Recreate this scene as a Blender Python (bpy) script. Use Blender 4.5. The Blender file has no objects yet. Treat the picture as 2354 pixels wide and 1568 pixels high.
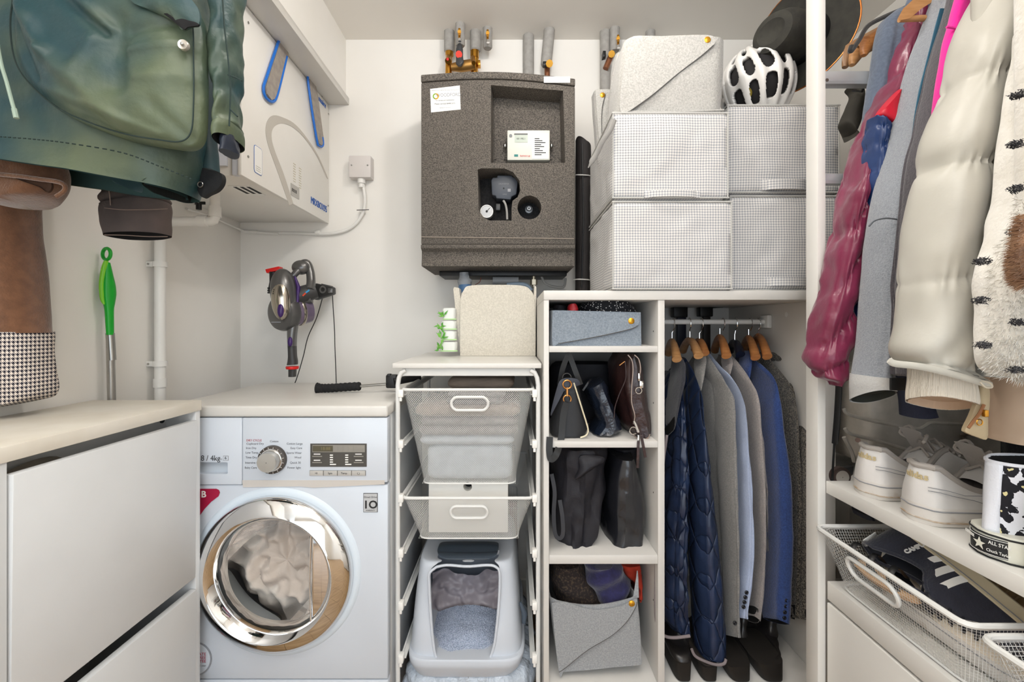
import bpy, bmesh, math, random
from mathutils import Vector, Matrix, noise
random.seed(7)
PI = math.pi
SC = bpy.context.scene
COL = SC.collection
F, CX, CY, H = 1046.0, 1177.0, 750.0, 1.114      # focal length and vanishing point on a 2354x1568 frame, eye height in metres

# ---------------------------------------------------------------- camera, world, lights, exposure
cd = bpy.data.cameras.new('camera'); cam = bpy.data.objects.new('camera', cd); COL.objects.link(cam)
cam.location = (0, 0, H); cam.rotation_euler = (PI/2, 0, 0)
cd.sensor_width = 36; cd.lens = F/2354*36; cd.shift_y = -(784-CY)/2354; cd.clip_start = .02
SC.camera = cam
w = bpy.data.worlds.new('world'); SC.world = w; w.use_nodes = True
w.node_tree.nodes['Background'].inputs[0].default_value = (.80, .90, 1.0, 1)
w.node_tree.nodes['Background'].inputs[1].default_value = 1.0
def light(name, kind, loc, power, col, size=.1, sy=None, rot=(0, 0, 0), spread=None):
    l = bpy.data.lights.new(name, kind); o = bpy.data.objects.new(name, l); COL.objects.link(o)
    o.location = loc; o.rotation_euler = rot; l.energy = power; l.color = col
    if kind == 'AREA':
        l.size = size
        if sy: l.shape = 'RECTANGLE'; l.size_y = sy
        if spread: l.spread = spread
    else: l.shadow_soft_size = size
    return o
WARM = (1.0, .96, .92)
light('downlight_middle', 'POINT', (.12, .98, 2.20), 10.5, WARM, .035)
light('downlight_front', 'POINT', (.22, .15, 2.20), 8, WARM, .05)
light('upward_fill', 'AREA', (-.15, -.3, 1.72), 24, (.97, .98, 1), .8, .8, (PI, 0, 0))  # added fill aimed up to brighten ceiling and walls, no real source
light('downlight_rear', 'POINT', (-.2, -.8, 2.20), 6, WARM, .06)
light('fill_behind_camera', 'AREA', (0, -1.75, 1.15), 33, (.82, .91, 1.0), 1.9, 1.9, (PI/2, 0, 0))  # added cool fill lamp out of view behind the camera
light('overhead_fill', 'AREA', (-.1, -.2, 2.24), 12, (1, .97, .93), 1.6, 1.6, (0, 0, 0))  # added soft fill from above, no fitting there
SC.view_settings.view_transform = 'Standard'; SC.view_settings.look = 'None'
SC.view_settings.exposure = -.22; SC.view_settings.gamma = 1; SC.view_settings.use_curve_mapping = False

# ---------------------------------------------------------------- helpers
def at(x, y, Y): s = F/Y; return Vector(((x-CX)/s, Y, H-(y-CY)/s))
def onX(x, y, X): s = (x-CX)/X; return Vector((X, F/s, H-(y-CY)/s))
def onZ(x, y, Z): s = (y-CY)/(H-Z); return Vector(((x-CX)/s, F/s, Z))
def lin(h):
    if isinstance(h, str):
        h = h.lstrip('#'); h = [int(h[i:i+2], 16)/255 for i in (0, 2, 4)]
    return [c/12.92 if c <= .04045 else ((c+.055)/1.055)**2.4 for c in h]+[1]
MATS = {}
def M(name, col, rough=.5, metal=0, col2=None, vs=20, vlo=.35, vhi=.65, bump=0, bs=80, bd=.003, stretch=(1, 1, 1), sheen=0, coat=0, spec=.5, trans=0, ior=1.45, detail=3, emit=None):
    if name in MATS: return MATS[name]
    m = bpy.data.materials.new(name); MATS[name] = m; m.use_nodes = True
    nt = m.node_tree; N = nt.nodes; L = nt.links; b = N['Principled BSDF']
    b.inputs['Base Color'].default_value = lin(col); b.inputs['Roughness'].default_value = rough; b.inputs['Metallic'].default_value = metal
    b.inputs['Specular IOR Level'].default_value = spec; b.inputs['IOR'].default_value = ior
    if sheen: b.inputs['Sheen Weight'].default_value = sheen; b.inputs['Sheen Roughness'].default_value = .5
    if coat: b.inputs['Coat Weight'].default_value = coat; b.inputs['Coat Roughness'].default_value = .05
    if trans: b.inputs['Transmission Weight'].default_value = trans
    if emit: b.inputs['Emission Color'].default_value = lin(emit[0]); b.inputs['Emission Strength'].default_value = emit[1]
    tc = N.new('ShaderNodeTexCoord'); mp = N.new('ShaderNodeMapping'); mp.inputs['Scale'].default_value = stretch
    L.new(tc.outputs['Object'], mp.inputs[0])
    if col2:
        n = N.new('ShaderNodeTexNoise'); n.inputs['Scale'].default_value = vs; n.inputs['Detail'].default_value = detail
        L.new(mp.outputs[0], n.inputs['Vector']); r = N.new('ShaderNodeValToRGB')
        r.color_ramp.elements[0].position = vlo; r.color_ramp.elements[1].position = vhi
        r.color_ramp.elements[0].color = lin(col); r.color_ramp.elements[1].color = lin(col2)
        L.new(n.outputs['Fac'], r.inputs[0]); L.new(r.outputs[0], b.inputs['Base Color'])
    if bump:
        n2 = N.new('ShaderNodeTexNoise'); n2.inputs['Scale'].default_value = bs; n2.inputs['Detail'].default_value = 4
        L.new(mp.outputs[0], n2.inputs['Vector']); bp = N.new('ShaderNodeBump'); bp.inputs['Strength'].default_value = bump
        bp.inputs['Distance'].default_value = bd
        L.new(n2.outputs['Fac'], bp.inputs['Height']); L.new(bp.outputs[0], b.inputs['Normal'])
    return m
def math_node(N, L, op, a, b=None):
    n = N.new('ShaderNodeMath'); n.operation = op
    for i, v in enumerate((a, b)):
        if v is None: continue
        if isinstance(v, (int, float)): n.inputs[i].default_value = v
        else: L.new(v, n.inputs[i])
    return n.outputs[0]
def gingham(name, base, line, pitch, width=.3, ripple=True, dark=1.0):
    """fine woven check: thin lines on the axes that lie in the face"""
    m = bpy.data.materials.new(name); MATS[name] = m; m.use_nodes = True
    nt = m.node_tree; N = nt.nodes; L = nt.links; b = N['Principled BSDF']; b.inputs['Roughness'].default_value = .85
    tc = N.new('ShaderNodeTexCoord'); sx = N.new('ShaderNodeSeparateXYZ'); L.new(tc.outputs['Object'], sx.inputs[0])
    sn = N.new('ShaderNodeSeparateXYZ'); L.new(tc.outputs['Normal'], sn.inputs[0])
    tot = None
    for i in range(3):
        fr = math_node(N, L, 'FRACT', math_node(N, L, 'DIVIDE', sx.outputs[i], pitch))
        ln = math_node(N, L, 'LESS_THAN', fr, width)
        inpl = math_node(N, L, 'LESS_THAN', math_node(N, L, 'ABSOLUTE', sn.outputs[i]), .6)
        v = math_node(N, L, 'MULTIPLY', ln, inpl)
        tot = v if tot is None else math_node(N, L, 'ADD', tot, v)
    k = math_node(N, L, 'MULTIPLY', tot, .5*dark)
    mx = N.new('ShaderNodeMixRGB'); mx.inputs[1].default_value = lin(base); mx.inputs[2].default_value = lin(line)
    L.new(k, mx.inputs[0]); L.new(mx.outputs[0], b.inputs['Base Color'])
    return m

class G:
    """collects shapes in world coordinates"""
    def __init__(s): s.bm = bmesh.new()
    def mesh_in(s, bm2, mtx=None):
        if mtx is not None: bmesh.ops.transform(bm2, matrix=mtx, verts=bm2.verts)
        me = bpy.data.meshes.new('t'); bm2.to_mesh(me); bm2.free(); s.bm.from_mesh(me); bpy.data.meshes.remove(me)
        return s
    def box(s, x0, x1, y0, y1, z0, z1, bev=0, seg=2, mtx=None):
        b = bmesh.new(); r = bmesh.ops.create_cube(b, size=1)
        for v in b.verts: v.co = Vector(((x0+x1)/2+v.co.x*(x1-x0), (y0+y1)/2+v.co.y*(y1-y0), (z0+z1)/2+v.co.z*(z1-z0)))
        if bev: bmesh.ops.bevel(b, geom=b.edges[:], offset=bev, segments=seg, affect='EDGES', profile=.5, clamp_overlap=True)
        return s.mesh_in(b, mtx)
    def loft(s, rings, cap0=True, cap1=True, closed=True):
        V = [[s.bm.verts.new(p) for p in r] for r in rings]; n = len(V[0])
        for a, b in zip(V, V[1:]):
            for i in range(n if closed else n-1):
                j = (i+1) % n
                try: s.bm.faces.new((a[i], a[j], b[j], b[i]))
                except ValueError: pass
        for flag, ring in ((cap0, V[0]), (cap1, V[-1])):
            if flag:
                c = s.bm.verts.new(sum((v.co for v in ring), Vector())/n)
                for i in range(n): s.bm.faces.new((ring[i], ring[(i+1) % n], c))
        return s
    def tube(s, pts, r, seg=10, cap=True, flat=1.0, up=None):
        pts = [Vector(p) for p in pts]; n = len(pts); rs = r if isinstance(r, (list, tuple)) else [r]*n
        rings = []; pu = None
        for i, p in enumerate(pts):
            t = (pts[min(i+1, n-1)]-pts[max(i-1, 0)]).normalized()
            if pu is None:
                u = Vector(up) if up else (Vector((0, 0, 1)) if abs(t.z) < .9 else Vector((1, 0, 0)))
            else: u = pu
            a = (u-t*u.dot(t)).normalized(); b = t.cross(a); pu = a
            rings.append([p+a*(math.cos(k*2*PI/seg)*rs[i])+b*(math.sin(k*2*PI/seg)*rs[i]*flat) for k in range(seg)])
        return s.loft(rings, cap, cap)
    def cyl(s, p0, p1, r, seg=20, r2=None): return s.tube([p0, p1], [r, r if r2 is None else r2], seg)
    def ring(s, c, n, R, r, seg=48, rs=10, a0=0, a1=2*PI, u=None):
        n = Vector(n).normalized(); c = Vector(c)
        u = Vector(u) if u else (Vector((0, 0, 1)) if abs(n.z) < .9 else Vector((1, 0, 0)))
        u = (u-n*u.dot(n)).normalized(); v = n.cross(u); full = abs(a1-a0-2*PI) < 1e-6
        rings = []
        m = seg if full else seg+1
        for i in range(m):
            a = a0+(a1-a0)*i/seg; d = u*math.cos(a)+v*math.sin(a)
            rings.append([c+d*R+(d*math.cos(k*2*PI/rs)+n*math.sin(k*2*PI/rs))*r for k in range(rs)])
        if full: rings.append(rings[0])
        s.loft(rings, not full, not full)
        bmesh.ops.remove_doubles(s.bm, verts=s.bm.verts, dist=1e-6) if full else None
        return s
    def lathe(s, prof, c, axis, seg=40, cap=False):
        """prof: (distance along axis, radius)"""
        c = Vector(c); ax = Vector(axis).normalized(); u = Vector((0, 0, 1)) if abs(ax.z) < .9 else Vector((1, 0, 0))
        u = (u-ax*u.dot(ax)).normalized(); v = ax.cross(u)
        return s.loft([[c+ax*d+(u*math.cos(k*2*PI/seg)+v*math.sin(k*2*PI/seg))*max(r, 1e-4) for k in range(seg)] for d, r in prof], cap, cap)
    def ell(s, c, rx, ry, rz, seg=24, rings=14, mtx=None, z0=-1, z1=1):
        R = []
        for i in range(rings+1):
            z = z0+(z1-z0)*(1-math.cos(PI*i/rings))/2; q = math.sqrt(max(1e-5, 1-z*z))
            R.append([Vector((math.cos(k*2*PI/seg)*q*rx, math.sin(k*2*PI/seg)*q*ry, z*rz)) for k in range(seg)])
        if mtx is not None: R = [[mtx @ p for p in r] for r in R]
        c = Vector(c); return s.loft([[c+p for p in r] for r in R], True, True)
    def prism(s, pts, d, bev=0):
        """flat outline (3-D points) pushed along vector d"""
        b = bmesh.new(); d = Vector(d)
        f = b.faces.new([b.verts.new(p) for p in pts]); r = bmesh.ops.extrude_face_region(b, geom=[f])
        bmesh.ops.translate(b, vec=d, verts=[v for v in r['geom'] if isinstance(v, bmesh.types.BMVert)])
        bmesh.ops.recalc_face_normals(b, faces=b.faces)
        if bev: bmesh.ops.bevel(b, geom=b.edges[:], offset=bev, segments=2, affect='EDGES', profile=.5, clamp_overlap=True)
        return s.mesh_in(b)
    def pad(s, pts, n, bulge=.01, th=.004, sm=True, rings=8, cr=0, cs=20, dens=4, k=2.2, seed=0, extra=None):
        """soft panel inside an outline: domed by bulge along n, th thick"""
        pts = [Vector(p) for p in pts]
        if sm: pts = closed_spline(pts, dens)
        n = Vector(n).normalized(); c = sum(pts, Vector())/len(pts); R = []
        for i in range(rings+1):
            r = 1-i/(rings+.0)*.98
            R.append([c+(p-c)*r+n*(bulge*(1-r**k))+(n*crumple(c+(p-c)*r, cr, cs, seed)*min(1, (1-r)*5) if cr else Vector())+(n*extra(c+(p-c)*r) if extra else Vector()) for p in pts])
        back = [[p-n*th for p in pts], [c+(p-c)*.02-n*th for p in pts]]
        return s.loft(back[::-1]+R, True, True)
    def grid(s, fn, nu, nv):
        V = [[s.bm.verts.new(fn(i/nu, j/nv)) for j in range(nv+1)] for i in range(nu+1)]
        for i in range(nu):
            for j in range(nv): s.bm.faces.new((V[i][j], V[i+1][j], V[i+1][j+1], V[i][j+1]))
        return s
def crumple(p, amp, scale, seed=0):
    q = Vector(p)*scale+Vector((seed*3.7, seed*1.3, 0))
    return amp*(noise.noise(q)+.5*noise.noise(q*2.1))
def cr_spline(P, m):
    """Catmull-Rom through tuples P, m samples"""
    out = []; n = len(P)
    for i in range(m):
        t = i*(n-1)/(m-1); k = min(int(t), n-2); f = t-k
        a = P[max(k-1, 0)]; b = P[k]; c = P[k+1]; d = P[min(k+2, n-1)]
        out.append([.5*(2*b[j]+(c[j]-a[j])*f+(2*a[j]-5*b[j]+4*c[j]-d[j])*f*f+(3*b[j]-a[j]-3*c[j]+d[j])*f**3) for j in range(len(b))])
    return out
def spline(pts, m): return [Vector(p) for p in cr_spline([tuple(p) for p in pts], m)]
def closed_spline(pts, dens):
    P = [tuple(p) for p in pts]; n = len(P); out = []
    for k in range(n):
        a = P[k-1]; b = P[k]; c = P[(k+1) % n]; d = P[(k+2) % n]
        for i in range(dens):
            f = i/dens
            out.append(Vector([.5*(2*b[j]+(c[j]-a[j])*f+(2*a[j]-5*b[j]+4*c[j]-d[j])*f*f+(3*b[j]-a[j]-3*c[j]+d[j])*f**3) for j in range(3)]))
    return out
def cloth(g, rows, Y=None, th=.05, m=50, n=48, pw=.8, fold=None, cr=0, cs=18, seed=0, caps=(True, True), tilt=0, comp=1):
    """a garment or soft form: rows (xl, yl, xr, yr[, Yfront[, th]]) give its two side edges in the photograph at a real distance;
    every ring is a rounded section th deep.  Returns the rings."""
    P = []
    for r in rows:
        yy = r[4] if len(r) > 4 else Y; t = r[5] if len(r) > 5 else th
        k = min(t, .14)*comp; dl = .75*k if r[0] > CX else .25*k; dr = .75*k if r[2] < CX else .25*k   # the edge nearer the vanishing point is seen at mid depth
        a_, b_ = at(r[0], r[1], yy+dl), at(r[2], r[3], yy+dr); a_.y = b_.y = yy
        if r[1] > CY: a_.z = at(r[0], r[1], yy).z
        if r[3] > CY: b_.z = at(r[2], r[3], yy).z
        P.append(tuple(a_)+tuple(b_)+(t,))
    Q = cr_spline(P, m); R = []
    for i, q in enumerate(Q):
        Lp = Vector(q[0:3]); Rp = Vector(q[3:6]); t = q[6]; c = (Lp+Rp)/2+Vector((0, t/2, 0)); A = (Rp-Lp)/2; al = max(A.length, 1e-4); ad = A/al; v = i/(m-1)
        ring = []
        for k in range(n):
            a = 2*PI*k/n; ca, sa = math.cos(a), math.sin(a)
            ex = math.copysign(abs(ca)**pw, ca); ey = math.copysign(abs(sa)**pw, sa)
            p = c+A*ex+Vector((0, 1, 0))*(ey*t/2)
            nn = (ad*ca*t/2+Vector((0, 1, 0))*sa*al); nn.normalize()
            d = 0
            if fold: d += fold(ex*.5+.5, v, sa)
            if cr: d += crumple(p, cr, cs, seed)
            q_ = p+nn*d; q_.z -= tilt*(q_.y-Lp.y)*v*v; ring.append(q_)
        R.append(ring)
    g.loft(R, *caps)
    return R
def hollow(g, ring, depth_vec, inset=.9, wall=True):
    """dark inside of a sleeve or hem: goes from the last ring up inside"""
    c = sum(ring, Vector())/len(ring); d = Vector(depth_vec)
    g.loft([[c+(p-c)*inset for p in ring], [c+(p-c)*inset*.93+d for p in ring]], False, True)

ORG = {}
def finish(o, bm, mat, ang=40, flip=False):
    bmesh.ops.recalc_face_normals(bm, faces=bm.faces)
    me = o.data; bm.to_mesh(me); bm.free(); me.materials.append(mat)
    me.polygons.foreach_set('use_smooth', [True]*len(me.polygons))
    me.set_sharp_from_angle(angle=math.radians(ang)); me.update()
def obj(name, g, mat, parent=None, org=None, ang=40, kind=None, label=None):
    me = bpy.data.meshes.new(name); o = bpy.data.objects.new(name, me); COL.objects.link(o)
    bm = g.bm
    if parent is not None: org = ORG[parent.name]; o.parent = parent
    elif org is None:
        zs = [v.co for v in bm.verts]; org = Vector((sum(v.x for v in zs)/len(zs), sum(v.y for v in zs)/len(zs), min(v.z for v in zs)))
    org = Vector(org); bmesh.ops.translate(bm, vec=-org, verts=bm.verts)
    if parent is None: o.location = org
    finish(o, bm, mat, ang); ORG[o.name] = org
    if kind: o['kind'] = kind
    if label: o['label'] = label
    return o
def struct(name, g, mat, parent=None): return obj(name, g, mat, parent, kind='structure', org=None if parent else (0, 0, 0))
def thing(name, label, cat, loc, group=None):
    o = bpy.data.objects.new(name, None); COL.objects.link(o); o.location = loc; o.empty_display_size = .05
    o['label'] = label; o['category'] = cat; ORG[o.name] = Vector(loc)
    if group: o['group'] = group
    return o
def tag(o, label, cat, group=None, kind=None):
    o['label'] = label; o['category'] = cat
    if group: o['group'] = group
    if kind: o['kind'] = kind
    return o
TXT = {}
def text(s, org, right, up, size, mat, parent, name='lettering', ext=.0006, align='CENTER', sx=1.0, bold=0):
    cu = bpy.data.curves.new('t', 'FONT'); cu.body = s; cu.size = size; cu.extrude = ext; cu.align_x = align; cu.align_y = 'CENTER'; cu.offset = bold; cu.resolution_u = 3
    to = bpy.data.objects.new('t', cu); COL.objects.link(to)
    dg = bpy.context.evaluated_depsgraph_get(); me = bpy.data.meshes.new_from_object(to.evaluated_get(dg))
    bpy.data.objects.remove(to); bpy.data.curves.remove(cu)
    r = Vector(right).normalized(); u = Vector(up); u = (u-r*u.dot(r)).normalized(); n = r.cross(u)
    mt = Matrix(((r.x*sx, u.x, n.x, 0), (r.y*sx, u.y, n.y, 0), (r.z*sx, u.z, n.z, 0), (0, 0, 0, 1))); mt.translation = Vector(org)
    me.transform(mt); g = G(); g.bm.from_mesh(me); bpy.data.meshes.remove(me)
    return obj(name, g, mat, parent, ang=30)
R_, U_ = (1, 0, 0), (0, 0, 1)
def mesh_net(g, fn, nu, nv, r, diamond=True):
    """wire net on a surface fn(u, v): flat ribbons crossing each other"""
    def strand(path, nrm):
        a = []; b = []
        for i, p in enumerate(path):
            t = (path[min(i+1, len(path)-1)]-path[max(i-1, 0)]).normalized(); sd = t.cross(nrm[i]).normalized()*r
            a.append(g.bm.verts.new(p-sd+nrm[i]*r*.6)); b.append(g.bm.verts.new(p+sd+nrm[i]*r*.6))
        for i in range(len(path)-1): g.bm.faces.new((a[i], a[i+1], b[i+1], b[i]))
    def P(u, v):
        p = fn(u, v); e = 1e-3; n = (fn(min(u+e, 1), v)-fn(max(u-e, 0), v)).cross(fn(u, min(v+e, 1))-fn(u, max(v-e, 0)))
        return p, n.normalized()
    if not diamond:
        for i in range(nu+1):
            q = [P(i/nu, j/12) for j in range(13)]; strand([a for a, _ in q], [b for _, b in q])
        for j in range(nv+1):
            q = [P(i/24, j/nv) for i in range(25)]; strand([a for a, _ in q], [b for _, b in q])
    else:
        for sg in (1, -1):
            for k in range(-nv, nu+nv+1):
                q = []
                for j in range(0, 25):
                    v = j/24; u = (k+sg*v*nv)/nu
                    if 0 <= u <= 1: q.append(P(u, v))
                if len(q) > 1: strand([a for a, _ in q], [b for _, b in q])

# ---------------------------------------------------------------- common materials
white = M('white paint', '#f1eee9', .55, col2='#ece9e2', vs=3, bump=.05, bs=200)
lacquer = M('white lacquer', '#dad8d3', .28, col2='#d5d2cc', vs=5)
wmetal = M('white coated steel', '#dcdcd9', .35)
chrome = M('chrome', '#e6e6e6', .05, 1)
steel = M('brushed steel', '#a9a8a4', .3, 1)
brass = M('brass', '#c8923c', .28, 1)
blk = M('black plastic', '#161617', .45)
dgrey = M('dark grey plastic', '#3a3b3d', .4)
ink = M('black ink', '#232324', .7)
inkg = M('grey ink', '#8f9094', .7)
paper = M('white paper', '#f2f1ed', .7)
red = M('red plastic', '#d8201c', .35)
dark_in = M('dark opening shade', '#121214', .9)  # near-black colour puts the shade into sleeve, shoe and hole openings

def creases(lines, Y):
    """soft folds: (x0, y0, x1, y1, width_px, height_m) drawn as ridges (+) or valleys (-)"""
    Ls = [(at(a, b, Y), at(c, d, Y), w_*Y/F, h_) for a, b, c, d, w_, h_ in lines]
    def f(p):
        t_ = 0
        for a, b, w_, h_ in Ls:
            ab = Vector((b.x-a.x, b.z-a.z)); ap = Vector((p.x-a.x, p.z-a.z)); u = max(0, min(1, ap.dot(ab)/ab.length_squared)); d = (ap-ab*u).length
            t_ += h_*math.exp(-(d/w_)**2)
        return t_
    return f
# ---------------------------------------------------------------- the room
XL, XR, YB, ZC = -1.104, 1.373, 1.85, 2.279
wallm = M('wall emulsion', '#f1eee8', .75, col2='#ece8e1', vs=2.5, bump=.08, bs=120, bd=.001)
ceilm = M('ceiling emulsion', '#f0ece5', .8, col2='#ebe6de', vs=2, bump=.05, bs=120, bd=.001)
floorm = M('wood laminate', '#a98a63', .4, col2='#8c6d49', vs=6, stretch=(1, 8, 1), bump=.05, bs=40)
struct('wall_back', G().box(XL-.1, XR+.1, YB, YB+.1, 0, ZC), wallm)
struct('wall_left', G().box(XL-.1, XL, -2.1, YB, 0, ZC), wallm)
struct('wall_right', G().box(XR, XR+.1, -2.1, YB, 0, ZC), wallm)
struct('ceiling', G().box(XL-.1, XR+.1, -2.1, YB+.1, ZC, ZC+.08), ceilm)
fl = struct('floor', G().box(XL-.1, XR+.1, -2.1, YB+.1, -.06, -.012), floorm)
g = 0
for i in range(17):
    x = XL+i*.146
    for j in range(4):
        y0 = -2.1+j*1.0+(i % 3)*-.33; y1 = min(y0+.998, YB); y0 = max(y0, -2.1)
        if y1-y0 > .05: struct('plank', G().box(x, min(x+.1445, XR), y0, y1, -.012, 0), floorm, fl)
struct('wall_front', G().box(XL, -.95, -2.1, -2.0, 0, ZC).box(.95, XR, -2.1, -2.0, 0, ZC).box(-.95, .95, -2.1, -2.0, 2.1, ZC), wallm)
struct('baseboard_back', G().box(XL, XR, YB-.014, YB, 0, .09, .002), white)
struct('baseboard_left', G().box(XL, XL+.014, -2, YB-.014, 0, .09, .002), white)
# boxed-in duct along the left wall with a proud board under it
sf = struct('trim_1', G().box(XL, -.675, -1.9, YB, 2.045, ZC), white)
struct('trim_2', G().box(XL, -.662, -1.9, YB, 2.013, 2.041, .0015), lacquer)

# ---------------------------------------------------------------- heat recovery ventilation box
BX = -.743
hrv = thing('ventilation_unit', 'white boxed ventilation unit hung high on the wall with blue pull straps', 'ventilation unit', (-.92, 1.5, 1.53))
hw = M('powder coated white', '#f0eee9', .4, col2='#ebe8e2', vs=4)
obj('casing', G().box(XL, BX-.012, 1.272, YB-.002, 1.535, 2.008, .002), hw, hrv)
obj('front_panel', G().box(BX-.011, BX, 1.25, YB-.004, 1.530, 2.010, .0015), hw, hrv)
obj('side_flange', G().box(BX-.03, BX-.011, 1.256, 1.271, 1.532, 2.009, .001).box(XL+.01, BX-.05, 1.262, 1.271, 1.56, 1.99, .001), M('pale blue grey coating', '#d9dde6', .4), hrv)
for x, y in ((570, 52), (570, 360), (755, 262), (754, 473)):
    p = onX(x, y, BX); s_ = obj('screw', G().cyl(p, p+Vector((.002, 0, 0)), .0035, 12), steel, hrv)
bluep = M('blue strap edge', '#1f6fd0', .35)
webm = M('taupe webbing', '#a8a096', .8, col2='#98908a', vs=60)
def hang_strap(pts_blue, pts_face, nm):
    gg = G().prism([onX(x, y, BX+.004) for x, y in pts_face], (.004, 0, 0))
    o = obj(nm, gg, webm, hrv)
    obj('strap_edge', G().tube(spline([onX(x, y, BX+.007) for x, y in pts_blue], 40), .0042, 8), bluep, o)
hang_strap([(649, 92), (643, 92), (637, 105), (612, 180), (606, 200), (608, 218), (617, 230), (628, 234), (636, 222), (646, 185), (659, 130)],
           [(644, 90), (660, 104), (660, 128), (645, 182), (632, 226), (622, 230), (612, 216), (609, 200), (614, 180), (640, 100)], 'pull_strap')
hang_strap([(712, 172), (708, 174), (709, 195), (718, 260), (729, 325), (733, 335), (740, 337), (743, 330), (741, 315)],
           [(710, 175), (719, 178), (728, 215), (738, 290), (743, 325), (740, 335), (733, 332), (728, 318), (716, 240), (709, 190)], 'pull_strap')
# printed arc
def arcpts(lst): return [onX(x, y, BX+.0006) for x, y in lst]
outer = [(665, 472), (640, 400), (620, 345), (611, 310), (612, 285), (620, 270), (632, 265), (650, 270), (675, 283), (700, 310), (730, 355), (752, 405), (754, 412)]
inner = [(752, 410), (728, 358), (698, 315), (672, 292), (652, 284), (638, 286), (627, 296), (624, 315), (631, 345), (652, 400), (674, 468)]
obj('printed_arc', G().prism(spline(arcpts(outer), 40)+spline(arcpts(inner), 40), (.0004, 0, 0)), M('pale grey print', '#c4bfb6', .6), hrv)
def rrect(c, u, v, a, b, r, k=5):
    c = Vector(c); u = Vector(u); v = Vector(v); out = []
    for qx, qy, a0 in ((1, 1, 0), (-1, 1, PI/2), (-1, -1, PI), (1, -1, 3*PI/2)):
        for i in range(k+1):
            t = a0+PI/2*i/k; out.append(c+u*(qx*(a-r)+r*math.cos(t))+v*(qy*(b-r)+r*math.sin(t)))
    return out
c = onX(593, 369, BX+.0006)
lb = obj('round_cornered_label', G().prism(rrect(c, (0, 1, 0), U_, .021, .040, .008), (.0006, 0, 0)), M('label blue', '#3c6fb8', .6), hrv)
obj('label_face', G().prism(rrect(c+Vector((.0006, 0, 0)), (0, 1, 0), U_, .0195, .0385, .007), (.0005, 0, 0)), paper, lb)
for k in range(3): obj('printed_line', G().box(c.x+.0012, c.x+.0016, c.y-.012, c.y+.012, c.z-.020-.006*k, c.z-.0185-.006*k), MATS['pale grey print'], lb)
c = onX(678, 440, BX+.0006)
ip = obj('indicator_panel', G().prism(rrect(c, (0, 1, 0), U_, .030, .020, .002), (.001, 0, 0)), M('panel grey', '#b9b6b0', .5), hrv)
for k in range(4): p = c+Vector((.001, -.021+.009*k, .0)); obj('indicator_mark', G().box(p.x, p.x+.0006, p.y-.002, p.y+.002, p.z-.006, p.z+.005), ink, ip)
for j, (x, y) in enumerate(((677, 398), (690, 408))):
    c = onX(x, y, BX+.0006)
    for k in range(9 if j else 8): obj('printed_line', G().box(c.x, c.x+.0004, c.y-.009, c.y+.009*(1-.3*(k % 3)/2), c.z+.030-.0085*k, c.z+.0315-.0085*k), M('sand print', '#c9bd9c', .7), hrv)
bluet = M('blue print', '#2a5fb0', .6)
text('MRXBOX95', onX(734, 472, BX+.001), (0, 1, 0), U_, .036, bluet, hrv, sx=.78)
text('nuaire', onX(741, 235, BX+.001), (0, 1, 0), U_, .030, bluet, hrv, sx=.9)
p = onX(740, 220, BX); obj('hole', G().cyl(p, p+Vector((.001, 0, 0)), .004, 10), dark_in, hrv)
obj('rating_label', G().box(-.85, -.79, 1.36, 1.46, 1.5335, 1.5352), paper, hrv)
for k in range(3): obj('printed_line', G().box(-.84+.02*k, -.83+.02*k, 1.37, 1.44, 1.533, 1.5336), ink, hrv)

# condensate pipe, waste pipe, cable
pvc = M('white pvc', '#e9e7e2', .35)
cp = thing('condensate_pipe', 'short white elbow pipe coming out under the ventilation unit', 'pipe', (-.95, 1.45, 1.35))
a = at(494, 470, 1.42); b = at(494, 508, 1.42); c = at(400, 510, 1.42)
obj('pipe_run', G().tube([Vector((a.x, a.y, 1.534)), b+Vector((0, 0, .012)), b+Vector((-.004, 0, .003)), b+Vector((-.012, 0, 0)), Vector((XL+.001, 1.42, c.z))], .0145, 16), pvc, cp)
obj('elbow_collar', G().cyl(b+Vector((0, 0, .045)), b+Vector((0, 0, .012)), .018, 16).cyl(b+Vector((-.02, 0, 0)), b+Vector((-.05, 0, 0)), .018, 16), pvc, cp)
wp = thing('waste_pipe', 'white vertical waste pipe clipped to the wall behind the shoe cabinet', 'pipe', (-1.07, 1.384, 0))
px = at(368, 700, 1.384).x
obj('pipe_run', G().cyl((px, 1.384, 0), (px, 1.384, 1.43), .0145, 20), pvc, wp)
obj('coupling', G().cyl(at(368, 870, 1.384), at(368, 890, 1.384), .0175, 20), pvc, wp)
for yy in (608, 836):
    c = at(368, yy, 1.384); k = obj('pipe_clip', G().cyl(c-Vector((0, 0, .008)), c+Vector((0, 0, .008)), .019, 20).box(XL, c.x-.012, c.y-.012, c.y+.004, c.z-.008, c.z+.008, .001), pvc, wp)
    obj('clip_screw', G().cyl((c.x-.026, c.y-.0125, c.z), (c.x-.026, c.y-.0145, c.z), .003, 8), steel, k)
tp = thing('drain_tap', 'small black wing tap under the ventilation unit', 'tap', at(457, 485, 1.4))
obj('tap_wing', G().box(*[v for q in zip(at(447, 466, 1.4), at(468, 470, 1.4)) for v in (min(q)-.0, max(q)+.004)], .001), blk, tp)
obj('tap_stem', G().cyl(at(457, 482, 1.402), at(457, 468, 1.402), .008, 12), blk, tp)
obj('tap_neck', G().cyl(at(457, 468, 1.402), Vector((at(457, 468, 1.402).x, 1.402, 1.534)), .003, 8), steel, tp)
jb = thing('junction_box', 'pale square junction box on the back wall beside the ventilation unit', 'junction box', at(835, 391, YB))
c = at(835, 391, YB-.001)
jbm = M('light grey plastic', '#d9d3cf', .45)
obj('box_body', G().box(c.x-.044, c.x+.044, YB-.045, YB, c.z-.044, c.z+.044, .005), jbm, jb)
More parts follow.
